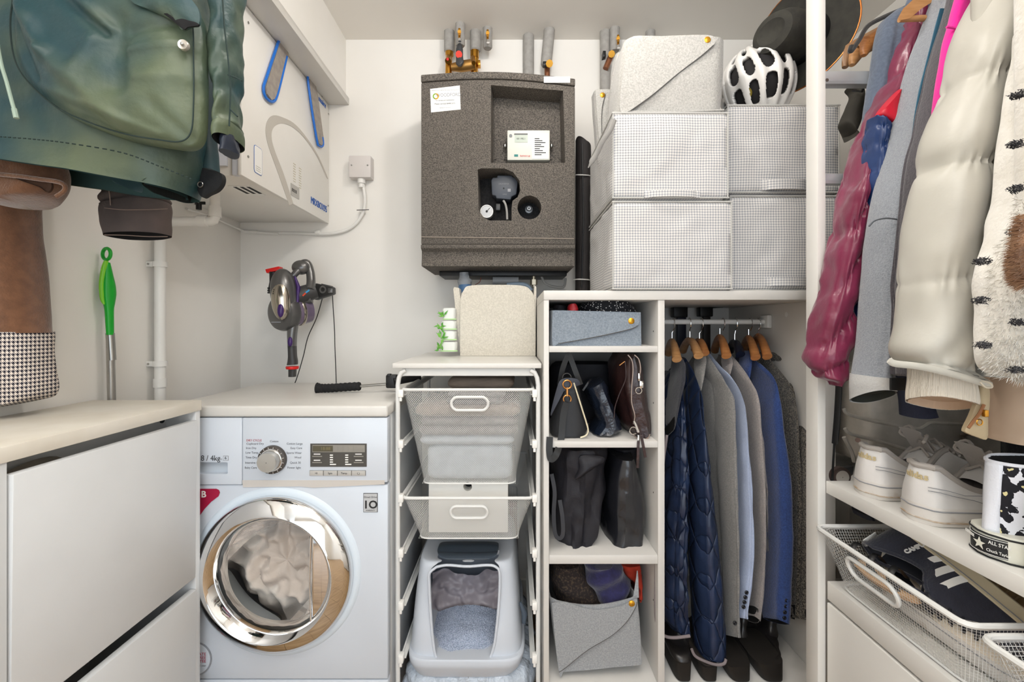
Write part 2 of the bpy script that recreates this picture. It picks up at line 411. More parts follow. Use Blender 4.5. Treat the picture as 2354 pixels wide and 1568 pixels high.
for d in (-.032, .032): obj('screw', G().cyl((c.x+d, YB-.0475, c.z+.004), (c.x+d, YB-.045, c.z+.004), .003, 8), steel, jb)
obj('cable_gland', G().cyl((c.x, YB-.022, c.z-.043), (c.x, YB-.022, c.z-.062), .016, 12).cyl((c.x, YB-.022, c.z-.06), (c.x, YB-.022, c.z-.078), .012, 12), pvc, jb)
cab = thing('mains_cable', 'white cable looping from the junction box along the wall under the unit', 'cable', at(740, 535, YB))
pts = [at(835, 425, YB-.022), at(839, 460, YB-.02), at(834, 490, YB-.016), at(815, 517, YB-.012), at(785, 533, YB-.01), at(740, 538, YB-.009), at(660, 536, YB-.008), at(585, 535, YB-.007), at(556, 532, YB-.008)]
obj('cable_sheath', G().tube(spline(pts, 60), .0065, 10).tube([at(640, 538, YB-.02), at(560, 531, YB-.02), onX(530, 518, XL+.012), onX(480, 495, XL+.01), onX(430, 480, XL+.01)], .004, 8), pvc, cab)
for x, y in ((834, 487), (731, 535), (586, 534)):
    c = at(x, y, YB-.008); obj('cable_clip', G().box(c.x-.01, c.x+.01, YB-.02, YB, c.z-.007, c.z+.007, .002), pvc, cab)
obj('cable_tie', G().tube([at(820, 483, YB-.03), at(848, 482, YB-.028)], .0016, 6), dgrey, cab)

# ---------------------------------------------------------------- mop with green grip
mop = thing('mop', 'mop leaning behind the shoe cabinet with bright green grip and steel pole', 'mop', (-1.05, 1.2, 0))
gr = M('green plastic', '#12a32a', .35); lg = M('lime plastic', '#7cc92e', .35)
def prof_tube(g_, rows, Y, depth=.8, m=40, n=20):
    cloth(g_, [(xl, y, xr, y, Y, (xr-xl)/(F/Y)*depth) for y, xl, xr in rows], m=m, n=n, pw=1)
g1 = G(); prof_tube(g1, [(604, 242, 254), (615, 239, 257), (635, 236, 262), (655, 232, 267), (675, 231, 269), (695, 235, 266), (712, 239, 263), (740, 241, 263), (770, 243, 263)], 1.20)
gp = obj('grip', g1, gr, mop)
g1 = G(); prof_tube(g1, [(600, 238, 250), (612, 233, 251), (630, 229, 248), (655, 226.5, 243), (680, 228, 243), (692, 231, 242), (700, 237, 241)], 1.195)
obj('grip_inlay', g1, lg, gp, label='lime green strip down the grip')
c = at(245, 584, 1.205); obj('hanging_loop', G().ring(c, (-.30, -1, 0), .0150, .0042, 32, 8), gr, mop)
obj('pole', G().cyl(at(253, 768, 1.212), Vector((-1.06, 1.23, .02)), .0092, 20), M('aluminium tube', '#a8a5a0', .35, .8), mop)
obj('pole_collar', G().cyl(at(253, 766, 1.212), at(257, 828, 1.213), .0098, 20), steel, mop)
obj('mop_head', G().box(-1.09, -1.0, 1.19, 1.30, .0, .05, .01), dgrey, mop)

# ---------------------------------------------------------------- shoe cabinet
SX = -.81
sc = thing('shoe_cabinet', 'narrow white shoe cabinet with two tilting flaps, the upper one ajar', 'cabinet', (-.95, .95, 0))
cw = M('white foil board', '#d9dbdc', .4, col2='#d5d7d8', vs=6, bump=.03, bs=60)
topm = M('worn white board', '#e4dfd4', .45, col2='#d9d2c4', vs=9, bump=.05, bs=50)
y0, y1 = .712, 1.182
obj('top_board', G().box(-1.087, SX+.003, .36, y1+.002, .896, .922, .0015), topm, sc)
random.seed(3)
obj('side_panel', G().box(-1.087, SX, y1-.017, y1, 0, .896, .001), cw, sc)
obj('side_panel', G().box(-1.087, SX, .36, y0+.018, 0, .896, .001), cw, sc)
obj('back_panel', G().box(-1.087, -1.082, y0+.018, y1-.017, 0, .896), cw, sc)
rl = obj('top_rail', G().box(-.90, -.885, y0+.018, y1-.017, .82, .896, .001), cw, sc)
p = onX(372, 966, -.8845); obj('hole_plug', G().cyl(p, p+Vector((.002, 0, 0)), .0075, 16), blk, rl)
obj('inner_shelf', G().box(-1.08, -.84, y0+.018, y1-.017, .455, .463), cw, sc)
def flap(z0, z1, tilt, nm):
    gg = G(); gg.box(SX-.016, SX+.001, y0+.022, y1-.019, z0, z1, .0015)
    bmesh.ops.rotate(gg.bm, cent=(SX, 0, z0), matrix=Matrix.Rotation(tilt, 3, 'Y'), verts=gg.bm.verts)
    obj(nm, gg, cw, sc)
flap(.472, .874, .012, 'flap_door'); flap(.02, .442, .008, 'flap_door')
obj('plinth', G().box(SX-.03, SX-.02, y0+.02, y1-.02, 0, .02), cw, sc)
g1 = G(); g1.pad([Vector((-.86, y, z)) for y, z in ((.745, .80), (.75, .852), (.80, .872), (.86, .868), (.90, .83), (.88, .80))], (.4, 0, 1), .015, .06, cr=.008, cs=40)
tag(obj('folded_cloth', g1, M('grey taupe knit', '#7b746a', .9, bump=.4, bs=150)), 'grey crinkled cloth seen through the gap of the shoe cabinet', 'cloth')
g1 = G(); cloth(g1, [(455, 962, 470, 958), (470, 930, 500, 985), (500, 938, 530, 985), (540, 905, 570, 985), (560, 912, 590, 985), (590, 930, 600, 985)], 1.62, .08, m=30, n=24, cr=.004, cs=25)
tag(obj('blue_cloth', g1, M('dark blue cotton', '#27466e', .85, col2='#2f5585', vs=30, bump=.3, bs=90)), 'blue cloth bunched up behind the washing machine', 'cloth')
# ---------------------------------------------------------------- washing machine
def cut(g, cutters):
    """subtract solid shapes from a solid shape"""
    def mk(gg):
        me = bpy.data.meshes.new('t'); bmesh.ops.recalc_face_normals(gg.bm, faces=gg.bm.faces); gg.bm.to_mesh(me); gg.bm.free()
        o = bpy.data.objects.new('t', me); COL.objects.link(o); return o
    a = mk(g); cs = [mk(c) for c in cutters]
    for c in cs:
        md = a.modifiers.new('b', 'BOOLEAN'); md.object = c; md.operation = 'DIFFERENCE'; md.solver = 'EXACT'
    bpy.context.view_layer.update()
    me = bpy.data.meshes.new_from_object(a.evaluated_get(bpy.context.evaluated_depsgraph_get()))
    for o in [a]+cs: bpy.data.objects.remove(o)
    r = G(); r.bm.from_mesh(me); bpy.data.meshes.remove(me); return r
MY, MS = 1.216, 860.0
def mp(x, y, d=0): v = at(x, y, MY); v.y -= d; return v
wm = thing('washing_machine', 'white front-loading washer dryer with large chrome porthole door and dial', 'washing machine', (-.63, 1.45, 0))
ww = M('washer enamel', '#cdd4dd', .3, coat=.2)
wside = M('washer side panel', '#dfe1e2', .45)
mx0, mx1 = -.93, -.332
obj('side_panels', cut(G().box(mx0+.003, mx1-.003, MY+.03, 1.70, .015, .874, .004), [G().cyl((-.63, 1.0, H-565/MS), (-.63, MY+.43, H-565/MS), .21, 64)]), wside, wm)
g_ = cut(G().box(mx0, mx1, MY+.002, MY+.03, .1685, .69, .004), [G().cyl((-.63, 1.0, H-565/MS), (-.63, 1.5, H-565/MS), .175, 64)])
obj('front_panel', g_, ww, wm)
obj('lower_panel', G().box(mx0, mx1, MY+.003, MY+.03, .03, .1655, .004), ww, wm)
for x in (mx0+.05, mx1-.05):
    for y in (MY+.07, 1.64): obj('foot', G().cyl((x, y, 0), (x, y, .02), .02, 12), blk, wm)
topw = M('washer top', '#d8d6d1', .35, col2='#cfccc6', vs=4)
obj('top_panel', G().box(mx0-.002, mx1+.001, MY-.006, 1.704, .872, .902, .006, 3), topw, wm)
# control fascia, a drawer front on the left
zt, zb = .870, .697
yc = mp(558, 1050).x
fas = obj('control_fascia', G().box(yc+.0006, mx1, MY-.003, MY+.03, zb, zt, .003), ww, wm)
obj('fascia_trim', G().prism([mp(559, 1103, .004), mp(885, 1103, .004), mp(884, 1113, .002), mp(720, 1121, .001), mp(690, 1118, .001), mp(559, 1120, .001)], (0, .006, 0)), M('warm grey trim', '#cfcac4', .4), fas)
dr = cut(G().box(mx0, yc-.0006, MY-.003, MY+.03, zb-.006, zt, .003), [G().box(mp(430, 1).x, mp(525, 1).x, MY-.02, MY+.02, mp(1, 1089).z, mp(1, 1062).z, .003)])
dr = obj('detergent_drawer', dr, ww, wm)
obj('drawer_grip', G().box(mp(430, 1).x, mp(525, 1).x, MY+.012, MY+.02, mp(1, 1089).z, mp(1, 1062).z), M('cool grey plastic', '#c3cbd3', .3), dr)
text('8 / 4kg', mp(486, 1053, .0035), R_, U_, .021, M('dark print', '#4a4c50', .6), dr, sx=.9, ext=.0003)
text('DIRECT DRIVE', mp(500, 1055, .0035), R_, U_, .0045, inkg, dr, ext=.0003)
sy = obj('symbol_frame', G().box(mp(515, 1).x, mp(527, 1).x, MY-.0038, MY-.003, mp(1, 1058).z, mp(1, 1047).z), inkg, dr); obj('symbol_field', G().box(mp(516, 1).x, mp(526, 1).x, MY-.0042, MY-.003, mp(1, 1057).z, mp(1, 1048).z), ww, sy)
text('6', mp(521, 1052, .0044), R_, U_, .011, ink, dr, ext=.0002)
# dial
kc = mp(629, 1055, .003); dl = obj('dial', G().lathe([(0, .0375), (.010, .0365), (.012, .030), (.012, .001)], kc, (0, -1, 0), 48), M('dial ring', '#4b4540', .35, .3), wm)
obj('dial_cap', G().lathe([(.010, .028), (.014, .0275), (.030, .0265), (.034, .0245), (.0345, .001)], kc, (0, -1, 0), 48), M('spun silver', '#c9c6bf', .28, .9), dl)
obj('dial_rim', G().ring(kc+Vector((0, -.012, 0)), (0, 1, 0), .0285, .002, 40, 6), chrome, dl)
for k in range(16):
    a = k*2*PI/16+.2; u = Vector((math.sin(a), 0, math.cos(a))); c0 = kc+Vector((0, -.0122, 0))
    obj('dial_mark', G().tube([c0+u*.0315, c0+u*.035], .0006, 4), paper, dl)
pr = M('fine print', '#6d7076', .7)
for s_, x, y, al in (('DRY CYCLE', 568, 1012, 'LEFT'), ('Cupboard Dry', 568, 1019.5, 'LEFT'), ('Iron Dry', 567, 1029.5, 'LEFT'), ('Low Temp. Dry', 566, 1040, 'LEFT'), ('Time Dry', 566, 1051, 'LEFT'), ('Intensive 60', 565, 1063, 'LEFT'), ('Baby Care', 564, 1074.5, 'LEFT'), ('Cotton', 632, 1014, 'CENTER'), ('Cotton Large', 697, 1019.5, 'RIGHT'), ('Easy Care', 696, 1029.5, 'RIGHT'), ('Sports Wear', 695, 1040.5, 'RIGHT'), ('Wool', 694, 1051, 'RIGHT'), ('Quick 30', 693, 1063, 'RIGHT'), ('Power light', 693, 1074.5, 'RIGHT')):
    text(s_, mp(x, y, .0035), R_, U_, .0078, M('red print', '#a8434a', .7) if s_ == 'DRY CYCLE' else pr, fas, ext=.0002, align=al)
def pane(x0, x1, y0, y1, d0, d1, mat, par, nm, bev=0): return obj(nm, G().box(mp(x0, 1).x, mp(x1, 1).x, MY-d1, MY-d0, mp(1, y1).z, mp(1, y0).z, bev), mat, par)
dsp = pane(715, 844, 1019, 1072, .002, .0045, M('display glass', '#4a4844', .25), fas, 'display')
pane(720, 840, 1022, 1038.5, .0045, .0052, M('display frame', '#8c8880', .4), dsp, 'display_frame')
lcd = pane(721, 767, 1023.5, 1037, .0052, .0056, M('lcd window', '#55503f', .3), dsp, 'lcd_window')
text('18:88', mp(750, 1030.5, .0058), R_, U_, .012, M('lcd digits', '#7d7350', .5), dsp, ext=.0002)
for k in range(4): pane(769+12*k, 778+12*k, 1024, 1036.5, .0052, .0058, MATS['display frame'], dsp, 'display_key')
for x, y in ((815, 1024), (720, 1040), (720, 1054), (815, 1040), (815, 1054)):
    pane(x, x+22, y+7, y+9, .0045, .006, MATS['display frame'], dsp, 'display_key'); pane(x+3, x+18, y+2, y+4, .0045, .0049, paper, dsp, 'printed_line')
for j, x in enumerate((760, 795)):
    for k in range(5): pane(x, x+(7 if k < 4 else 14), 1044+5.3*k, 1046.5+5.3*k, .0045, .0049, paper, dsp, 'printed_line')
bb = pane(713, 842, 1080.5, 1092.5, .002, .004, M('key bar grey', '#77746f', .5), fas, 'button_bar')  # darker grey bar behind the silver keys
for k, s_ in enumerate(('>ll', 'Spin', 'Temp.', '')):
    pane(714+32.2*k, 744.5+32.2*k, 1081, 1092, .004, .0062, M('silver keys', '#b5b2ad', .4), bb, 'button', .0005)
    if s_: text(s_, mp(729+32.2*k, 1086.5, .0065), R_, U_, .007, ink, bb, ext=.0002)
obj('power_symbol', G().ring(mp(826, 1087, .0064), (0, 1, 0), .003, .0004, 20, 4, .5, 2*PI-.5), ink, bb)
# badges
bd = pane(835, 868, 1134, 1178, -.002, -.0006, ink, wm, 'badge', .0005); pane(836, 867, 1135, 1177, -.0006, 0, M('badge silver', '#b9bbbd', .4), bd, 'badge_face')
text('Direct Drive', mp(851.5, 1143, .0002), R_, U_, .0068, ink, bd, ext=.0002); text('1O', mp(851.5, 1161, .0002), R_, U_, .029, ink, bd, ext=.0002, bold=.0008); text('WARRANTY', mp(851.5, 1173.5, .0002), R_, U_, .0045, ink, bd, ext=.0002)
rs = obj('rating_sticker', G().prism([mp(x, y, -.001) for x, y in ((405, 1124), (497, 1124), (503, 1127), (505, 1133), (502, 1141), (485, 1154), (470, 1170), (460, 1184), (405, 1200))], (0, -.0008, 0)), M('crimson sticker', '#a3153c', .45), wm)
text('B', mp(468, 1137, -.0002), R_, U_, .024, paper, rs, ext=.0003, bold=.0006); text('g', mp(457, 1172, -.0002), R_, U_, .012, paper, rs, ext=.0003)
gs = obj('round_sticker', G().cyl(mp(447, 1515, -.0015), mp(447, 1515, 0), .046, 40), M('sticker ring', '#8d9096', .5), wm)
obj('sticker_face', G().cyl(mp(447, 1515, -.001), mp(447, 1515, .0006), .042, 40), ww, gs)
for s_, y, sz, m_ in (('LG', 1493, .013, ink), ('PRIVATE', 1504, .011, MATS['crimson sticker']), ('FREE', 1512, .011, MATS['crimson sticker']), ('GUARANTEE', 1520, .011, MATS['crimson sticker']), ('5 year', 1530, .007, pr)):
    text(s_, mp(474 if len(s_) > 2 else 461, y, .0008), R_, U_, sz, m_, gs, ext=.0002, align='RIGHT')
# porthole door
dc = Vector((-.63, MY+.002, H-565/MS))
dr_ = obj('door_ring', G().lathe([(-.002, .206), (.010, .2075), (.022, .2045), (.0285, .199), (.034, .190), (.046, .170), (.048, .1655), (.046, .162), (.030, .150), (.012, .142), (.002, .139), (-.012, .137)], dc, (0, -1, 0), 96), chrome, wm)
obj('door_surround', G().lathe([(.0, .226), (.004, .222), (.006, .212), (.002, .204)], dc, (0, -1, 0), 96), M('pale blue surround', '#d5e0ea', .3), wm)
glm = M('door glass', '#f6f8f8', .02, trans=1, ior=1.12)
obj('door_glass', G().lathe([(.004, .139), (-.03, .128), (-.06, .112), (-.085, .085), (-.098, .04), (-.10, .001)], dc, (0, -1, 0), 64).lathe([(-.104, .001), (-.102, .04), (-.089, .087), (-.063, .115), (-.033, .131), (.0, .1395)], dc, (0, -1, 0), 64), glm, dr_)
hx = .085
pts = [dc+Vector((math.cos(a)*.150, -.012, math.sin(a)*.150)) for a in [i*.98/14-.49 for i in range(15)]]
hnd = obj('door_handle', G().prism([dc+Vector((math.cos(a)*.157, -.030, math.sin(a)*.157)) for a in [-.83+1.66*i/24 for i in range(25)]], (0, .020, 0), .002), chrome, dr_)
obj('handle_edge', G().tube([dc+Vector((math.cos(.83)*.157, -.033, math.sin(.83)*.157)), dc+Vector((.104, -.036, 0)), dc+Vector((math.cos(.83)*.157, -.033, -math.sin(.83)*.157))], .0022, 8), chrome, hnd)
obj('door_seal', G().lathe([(-.006, .176), (-.02, .165), (-.05, .158), (-.09, .162), (-.095, .185)], dc, (0, -1, 0), 64), M('seal rubber', '#8c8e90', .5), wm)
obj('drum', G().lathe([(-.095, .19), (-.11, .205), (-.40, .205), (-.40, .001)], dc, (0, -1, 0), 64), M('drum steel', '#d5d7d9', .35, .7), wm)
g_ = G()
def lf(u, v):
    a = u*2*PI; r = .195*math.sqrt(v)+1e-4; x = math.cos(a)*r*.98-.005; z = math.sin(a)*r-.004; p = Vector((x, 0, z))
    q = noise.noise_vector(p*9)*.05
    h = .13*(1-v*v)+.05*abs(noise.noise((p+q)*14+Vector((3, 0, 1))))+.02*noise.noise(p*35)
    return dc+Vector((x, .20-h, z))
g_.grid(lf, 120, 40)
tag(obj('laundry', g_, M('greige cotton sheets', '#c9bdb2', .9, bump=.3, bs=120)), 'pale greige crumpled sheets behind the glass of the washer door', 'laundry')

# ---------------------------------------------------------------- padded pole lying on the washer
pl = thing('trekking_pole', 'black padded grip and thin pole lying across the washer top', 'pole', (-.4, 1.6, .92))
YP = 1.45
def hp(x, y, Y=YP): return at(x, y, Y)
g1 = G(); g1.tube(spline([hp(728, 892), hp(745, 892.5), hp(770, 891.5), hp(800, 889.5), hp(828, 888)], 40), [(.0135+.0035*math.exp(-(i/4)**2)+(.001*math.sin(i*1.9))) for i in range(40)], 14)
obj('foam_grip', g1, M('black foam', '#1d1d1e', .9, bump=.6, bs=200), pl)
obj('pole_tube', G().tube([hp(826, 888), hp(888, 883)], .0045, 10), steel, pl)
obj('clamp', G().box(*[v for q in zip(hp(886, 893), hp(911, 862, YP)) for v in (min(q), max(q)+(.03 if abs(q[0]-q[1]) < 1e-6 else 0))], .005).box(hp(889, 1).x, hp(897, 1).x, YP, YP+.02, hp(1, 868).z, hp(1, 860).z, .002), blk, pl)
obj('pole_tube', G().tube([hp(905, 878), hp(965, 866, 1.50)], .012, 10), blk, pl)

# ---------------------------------------------------------------- cordless vacuum on its wall dock
vc = thing('handheld_vacuum', 'grey and purple cordless handheld vacuum hanging from a wall dock', 'vacuum cleaner', at(670, 868, 1.72))
vg = M('gunmetal plastic', '#6c6b6a', .28, .6); vd = M('charcoal plastic', '#3b3a3a', .4); vp = M('purple plastic', '#3c2060', .3); vch = M('smoked chrome', '#b5ada0', .15, .9)
VY = 1.66
def v(x, y, d=0): return at(x, y, VY-d)
px_ = VY/F
mt = Matrix.Rotation(-.10, 4, 'Y')
obj('motor_pod', G().ell(v(654, 673, .02), 29*px_, .05, 55*px_, 32, 20, mt), vg, vc)
mtf = Matrix.Rotation(-.06, 4, 'Y')
fp = obj('front_plate', G().ell(v(646, 690, .052), 21*px_, .024, 45*px_, 32, 16, mtf), vch, vc)
obj('release_button', G().ell(v(645, 714, .072), 7*px_, .008, 15*px_, 20, 10), vp, fp)
for k in range(3): obj('vent_slit', G().box(v(641, 1).x, v(644, 1).x, VY-.078, VY-.07, v(1, 668+5*k).z, v(1, 665+5*k).z), blk, fp)
g1 = G(); c0 = v(652, 722, .01); ax = Vector((.95, .35, .10)).normalized()
cyl_c = v(650, 719, .015)
obj('cyclone_cap', G().lathe([(-.020, .001), (-.018, .05), (-.012, .062), (.0, .067), (.022, .0665), (.024, .058)], cyl_c, (.38, .9, .05), 40), vg, vc)
bn = obj('dust_bin', G().lathe([(.022, .056), (.060, .054), (.095, .048), (.102, .03), (.103, .001)], cyl_c, (.62, .75, .14), 40), M('smoky purple clear', '#8f7f98', .1, trans=.5), vc)
obj('bin_band', G().lathe([(.052, .056), (.058, .057), (.064, .055)], cyl_c, (.62, .75, .14), 40), vch, bn)
obj('printed_mark', G().box(v(641, 1).x, v(661, 1).x, VY-.052, VY-.048, v(1, 742).z, v(1, 740).z), inkg, vc)
obj('handle_arch', G().tube(spline([v(664, 648), v(676, 632), v(688, 620, -.01), v(694, 607, -.02), v(706, 606, -.03), v(713, 625, -.03), v(715, 650, -.02), v(712, 668)], 40), [.011+.006*(i/39) for i in range(40)], 14), vg, vc)
obj('handle_cap', G().ell(v(692, 615, -.02), 21*px_, .025, 17*px_, 20, 12), vg, vc)
obj('trigger_body', G().tube([v(676, 682), v(700, 676, -.01), v(724, 668, -.03)], [.030, .032, .030], 24), vd, vc)
obj('power_strip', G().tube([v(696, 680, .026), v(709, 668, .024)], .003, 8), M('red led strip', '#e05030', .4), vc)
obj('power_strip', G().tube([v(703, 673, .030), v(711, 667, .028)], .003, 8), M('blue led strip', '#3aa0d8', .4), vc)
obj('side_spine', G().tube([v(678, 636, .02), v(686, 660, .022), v(684, 695, .02)], [.004, .007, .005], 10), vp, vc)
obj('lower_housing', G().cyl(v(680, 690, -.01), v(716, 684, -.02), .022, 20), vg, vc)
cloth_rows = [(659, 752, 687, 748), (659, 770, 683, 768), (660, 792, 683, 792), (661, 818, 684, 818), (660, 830, 686, 830), (658, 840, 686, 839)]
g1 = G(); cloth(g1, cloth_rows, VY-.02, .034, m=30, n=24); wd = obj('wand', g1, vd, vc)
g1 = G(); cloth(g1, [(657, 735, 692, 728), (659, 752, 688, 745), (660, 775, 684, 772), (660, 796, 683, 796)], VY-.025, .036, m=14, n=24); obj('wand_socket', g1, vg, vc)
obj('wand_button', G().ell(v(667, 786, .03), 5.5*px_, .008, 11*px_, 16, 10), vp, wd)
obj('wand_ring', G().lathe([(0, .0215), (.004, .0225), (.010, .021), (.011, .012)], v(672, 842, .003), (0, 0, -1), 24, True), red, wd)
g1 = G(); cloth(g1, [(663, 850, 682, 849), (663, 867, 681, 867)], VY-.015, .026, m=4, n=20, pw=.5); obj('nozzle', g1, vd, wd)
obj('tool_neck', G().tube([v(631, 626, -.01), v(629, 650, -.01), v(622, 672, -.01)], [.017, .014, .010], 12), blk, vc)
obj('tool_head', G().prism([v(609, 619), v(641, 612), v(642, 621), v(612, 628)], (0, .03, 0), .002), red, vc)
dk = obj('wall_dock', G().prism([v(722, 650, -.02), v(764, 659, -.10), v(765, 676, -.10), v(722, 690, -.02)], (0, .035, 0), .004).prism([at(757, 656, 1.84), at(766, 658, 1.84), at(766, 678, 1.84), at(757, 678, 1.84)], (0, -.08, 0), .002), blk, vc)
obj('dock_buckle', G().ring(v(742, 666, -.01), (.2, 1, 0), .011, .003, 20, 6).box(v(748, 1).x, v(758, 1).x, VY+.02, VY+.03, v(1, 672).z, v(1, 662).z, .002), vg, dk)
ck = thing('charging_cable', 'thin black charging cables trailing from the vacuum dock to the washer', 'cable', at(740, 900, 1.78))
obj('cable_run', G().tube(spline([at(742, 682, 1.78), at(728, 730, 1.79), at(708, 775, 1.80), at(697, 820, 1.80), at(682, 870, 1.79), at(669, 902, 1.78), at(669, 913, 1.76)], 50), .0018, 6), blk, ck)
obj('cable_run', G().tube(spline([at(764, 676, 1.80), at(766, 710, 1.81), at(769, 760, 1.81), at(770, 800, 1.80), at(772, 850, 1.79), at(773, 884, 1.78)], 50), .0018, 6), blk, ck)

# ---------------------------------------------------------------- heat interface unit
HY = 1.566
epp = M('speckled foam casing', '#3f3b38', .85, col2='#716a61', vs=330, vlo=.36, vhi=.66, detail=2, bump=.5, bs=220, bd=.002)
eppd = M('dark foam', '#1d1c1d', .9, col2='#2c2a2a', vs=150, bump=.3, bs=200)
hi = thing('heat_interface_unit', 'dark speckled foam heat interface unit on the wall with recessed meter', 'heating unit', (-.05, 1.7, 1.32))
def hq(x, y, d=0): v_ = at(x, y, HY); v_.y -= d; return v_
x0, x1 = -.313, .217
zc1 = hq(0, 562).z; zl = hq(0, 191).z
def arc_top(n, zl_, zm, zr):
    return [(x0+(x1-x0)*i/n, zl_+(zr-zl_)*i/n+(zm-(zl_+zr)/2)*math.sin(PI*i/n)) for i in range(n+1)]
top = arc_top(14, hq(0, 190).z, hq(0, 183).z, hq(0, 199).z)
body = G().prism([Vector((x, HY, z)) for x, z in top]+[Vector((x1, HY, zc1)), Vector((x0, HY, zc1))], (0, .27, 0), .004)
pshape = [(1098, 390), (1106, 387), (1160, 387), (1180, 396), (1194, 415), (1196, 438), (1190, 453), (1178, 462), (1176, 480), (1176, 507), (1125, 507), (1112, 500), (1100, 483)]
def frust(poly, y0_, y1_, k):
    pts = [Vector(p) for p in poly]; c = sum(pts, Vector())/len(pts)
    return G().loft([[Vector((p.x, y0_, p.z)) for p in pts], [Vector((c.x+(p.x-c.x)*k, y1_, c.z+(p.z-c.z)*k)) for p in pts]])
rc = [hq(1128, 195), hq(1295, 208), hq(1300, 375), hq(1128, 375)]
body = cut(body, [frust(rc, HY-.01, HY+.075, .95), frust([hq(x, y) for x, y in pshape], HY-.01, HY+.11, .98),
                  G().cyl(hq(1217, 477, .02), hq(1217, 477, -.10), .041, 40)])
obj('foam_casing', body, epp, hi)
top2 = arc_top(14, hq(0, 173).z, hq(0, 166).z, hq(0, 182).z); top1 = [(x, z+.0015) for x, z in top]
obj('foam_lid', G().prism([Vector((x, HY-.004, z)) for x, z in top2]+[Vector((x, HY-.004, z)) for x, z in top1[::-1]], (0, .28, 0), .003), epp, hi)
g1 = G(); z0_ = 1.3206
prof = [(HY-.006, zc1-.001), (HY-.006, zc1-.014), (HY+.012, zc1-.024), (HY+.010, z0_+.028), (HY+.004, z0_), (1.838, z0_), (1.838, zc1-.001)]
g1.prism([Vector((x0, y, z)) for y, z in prof], (x1-x0, 0, 0), .003)
obj('foam_skirt', g1, epp, hi)
obj('edge_bead', G().tube([hq(969, 545, .001), hq(1319, 549, .001)], .002, 6), M('foam bead', '#8b8176', .8), hi)
obj('wall_bracket', G().box(-.272, .205, 1.70, 1.845, z0_-.018, z0_, .002), blk, hi)
obj('casing_label', G().box(hq(1250, 1).x, hq(1310, 1).x, HY-.0055, HY-.004, hq(1, 192).z, hq(1, 178).z), paper, hi)
st = obj('installer_sticker', G().prism([hq(989, 205, .0015), hq(1057, 197, .0015), hq(1059, 252, .0015), hq(991, 259, .0015)], (0, .0015, 0)), paper, hi)
tr, tu = Vector((1, 0, .035)), (0, 0, 1)
text('THERMOSTATS SERVICED AND INSTALLED BY', hq(1023, 208, .002), tr, tu, .0048, inkg, st, ext=.0001)
text('WOODFORD', hq(1031, 219, .002), tr, tu, .0165, inkg, st, ext=.0001, sx=.85)
text('For service and maintenance', hq(1023, 231, .002), tr, tu, .0055, ink, st, ext=.0001); text('Please call 020 8498 2575', hq(1023, 239, .002), tr, tu, .0068, ink, st, ext=.0001)
text('heating and plumbing', hq(1023, 248, .002), tr, tu, .0045, inkg, st, ext=.0001)
obj('sticker_emblem', G().ring(hq(1002, 222, .002), (0, 1, 0), .0085, .002, 24, 4, 0, 3.4), M('emblem orange', '#d9a521', .5), st); obj('sticker_emblem', G().ring(hq(1002, 222, .002), (0, 1, 0), .0085, .002, 24, 4, 3.4, 6.2), M('emblem green', '#7fae2a', .5), st)
rcy = HY+.0745
def hb(x, y, Y=rcy): return at(x, y, Y)
obj('recess_floor', G().box(hb(1136, 1).x, hb(1290, 1).x, rcy-.003, rcy+.004, hb(1, 368).z, hb(1, 238).z, .002), epp, hi)
mtr = obj('heat_meter', G().box(*[v_ for q in zip(at(1166, 368, 1.60), at(1264, 299, 1.60)) for v_ in (min(q)-0, max(q)+(.03 if abs(q[0]-q[1]) < 1e-6 else 0))], .003), M('meter casing', '#d6d5cb', .4), hi, label='grey white heat meter with small display in the recess')
def mq(x, y, d=.0008): return at(x, y, 1.60-d)
def mbox(nm, x0_, x1_, y0_, y1_, mat, par, d=.0012): return obj(nm, G().box(mq(x0_, 1).x, mq(x1_, 1).x, 1.60-d, 1.60, mq(1, y1_).z, mq(1, y0_).z), mat, par)
mbox('meter_display', 1183, 1213, 307, 327, M('lcd grey green', '#aeb8ac', .3), mtr); mbox('display_bar', 1182, 1213, 307, 310, dgrey, mtr, .0016); text('00 195.1', mq(1198, 319, .0016), R_, U_, .009, ink, mtr, ext=.0001)
obj('meter_button', G().cyl(mq(1174, 312, .001), mq(1174, 312, .003), .0055, 16), M('button grey', '#8f9294', .4), mtr)
mbox('meter_label', 1223, 1261, 307, 365, paper, mtr)
for k in range(9): obj('printed_line', G().box(mq(1229, 1).x, mq(1240+(k*7 % 17), 1).x, 1.5985, 1.5988, mq(1, 320+4.6*k).z, mq(1, 318+4.6*k).z), ink, mtr)
text('kamstrup', mq(1207, 358, .0012), R_, U_, .0095, M('kam red', '#d02a20', .5), mtr, ext=.0001); mbox('approval_mark', 1182, 1191, 355, 360, M('teal print', '#2d7c78', .6), mtr)
for x in (1161, 1268): obj('meter_seal', G().ell(hb(x, 335, 1.62), .006, .006, .009, 12, 8), steel, mtr)
for x in (1149, 1277): obj('foam_plug', G().cyl(hb(x, 372, 1.625), hb(x, 372, 1.60), .014, 16), epp, hi)
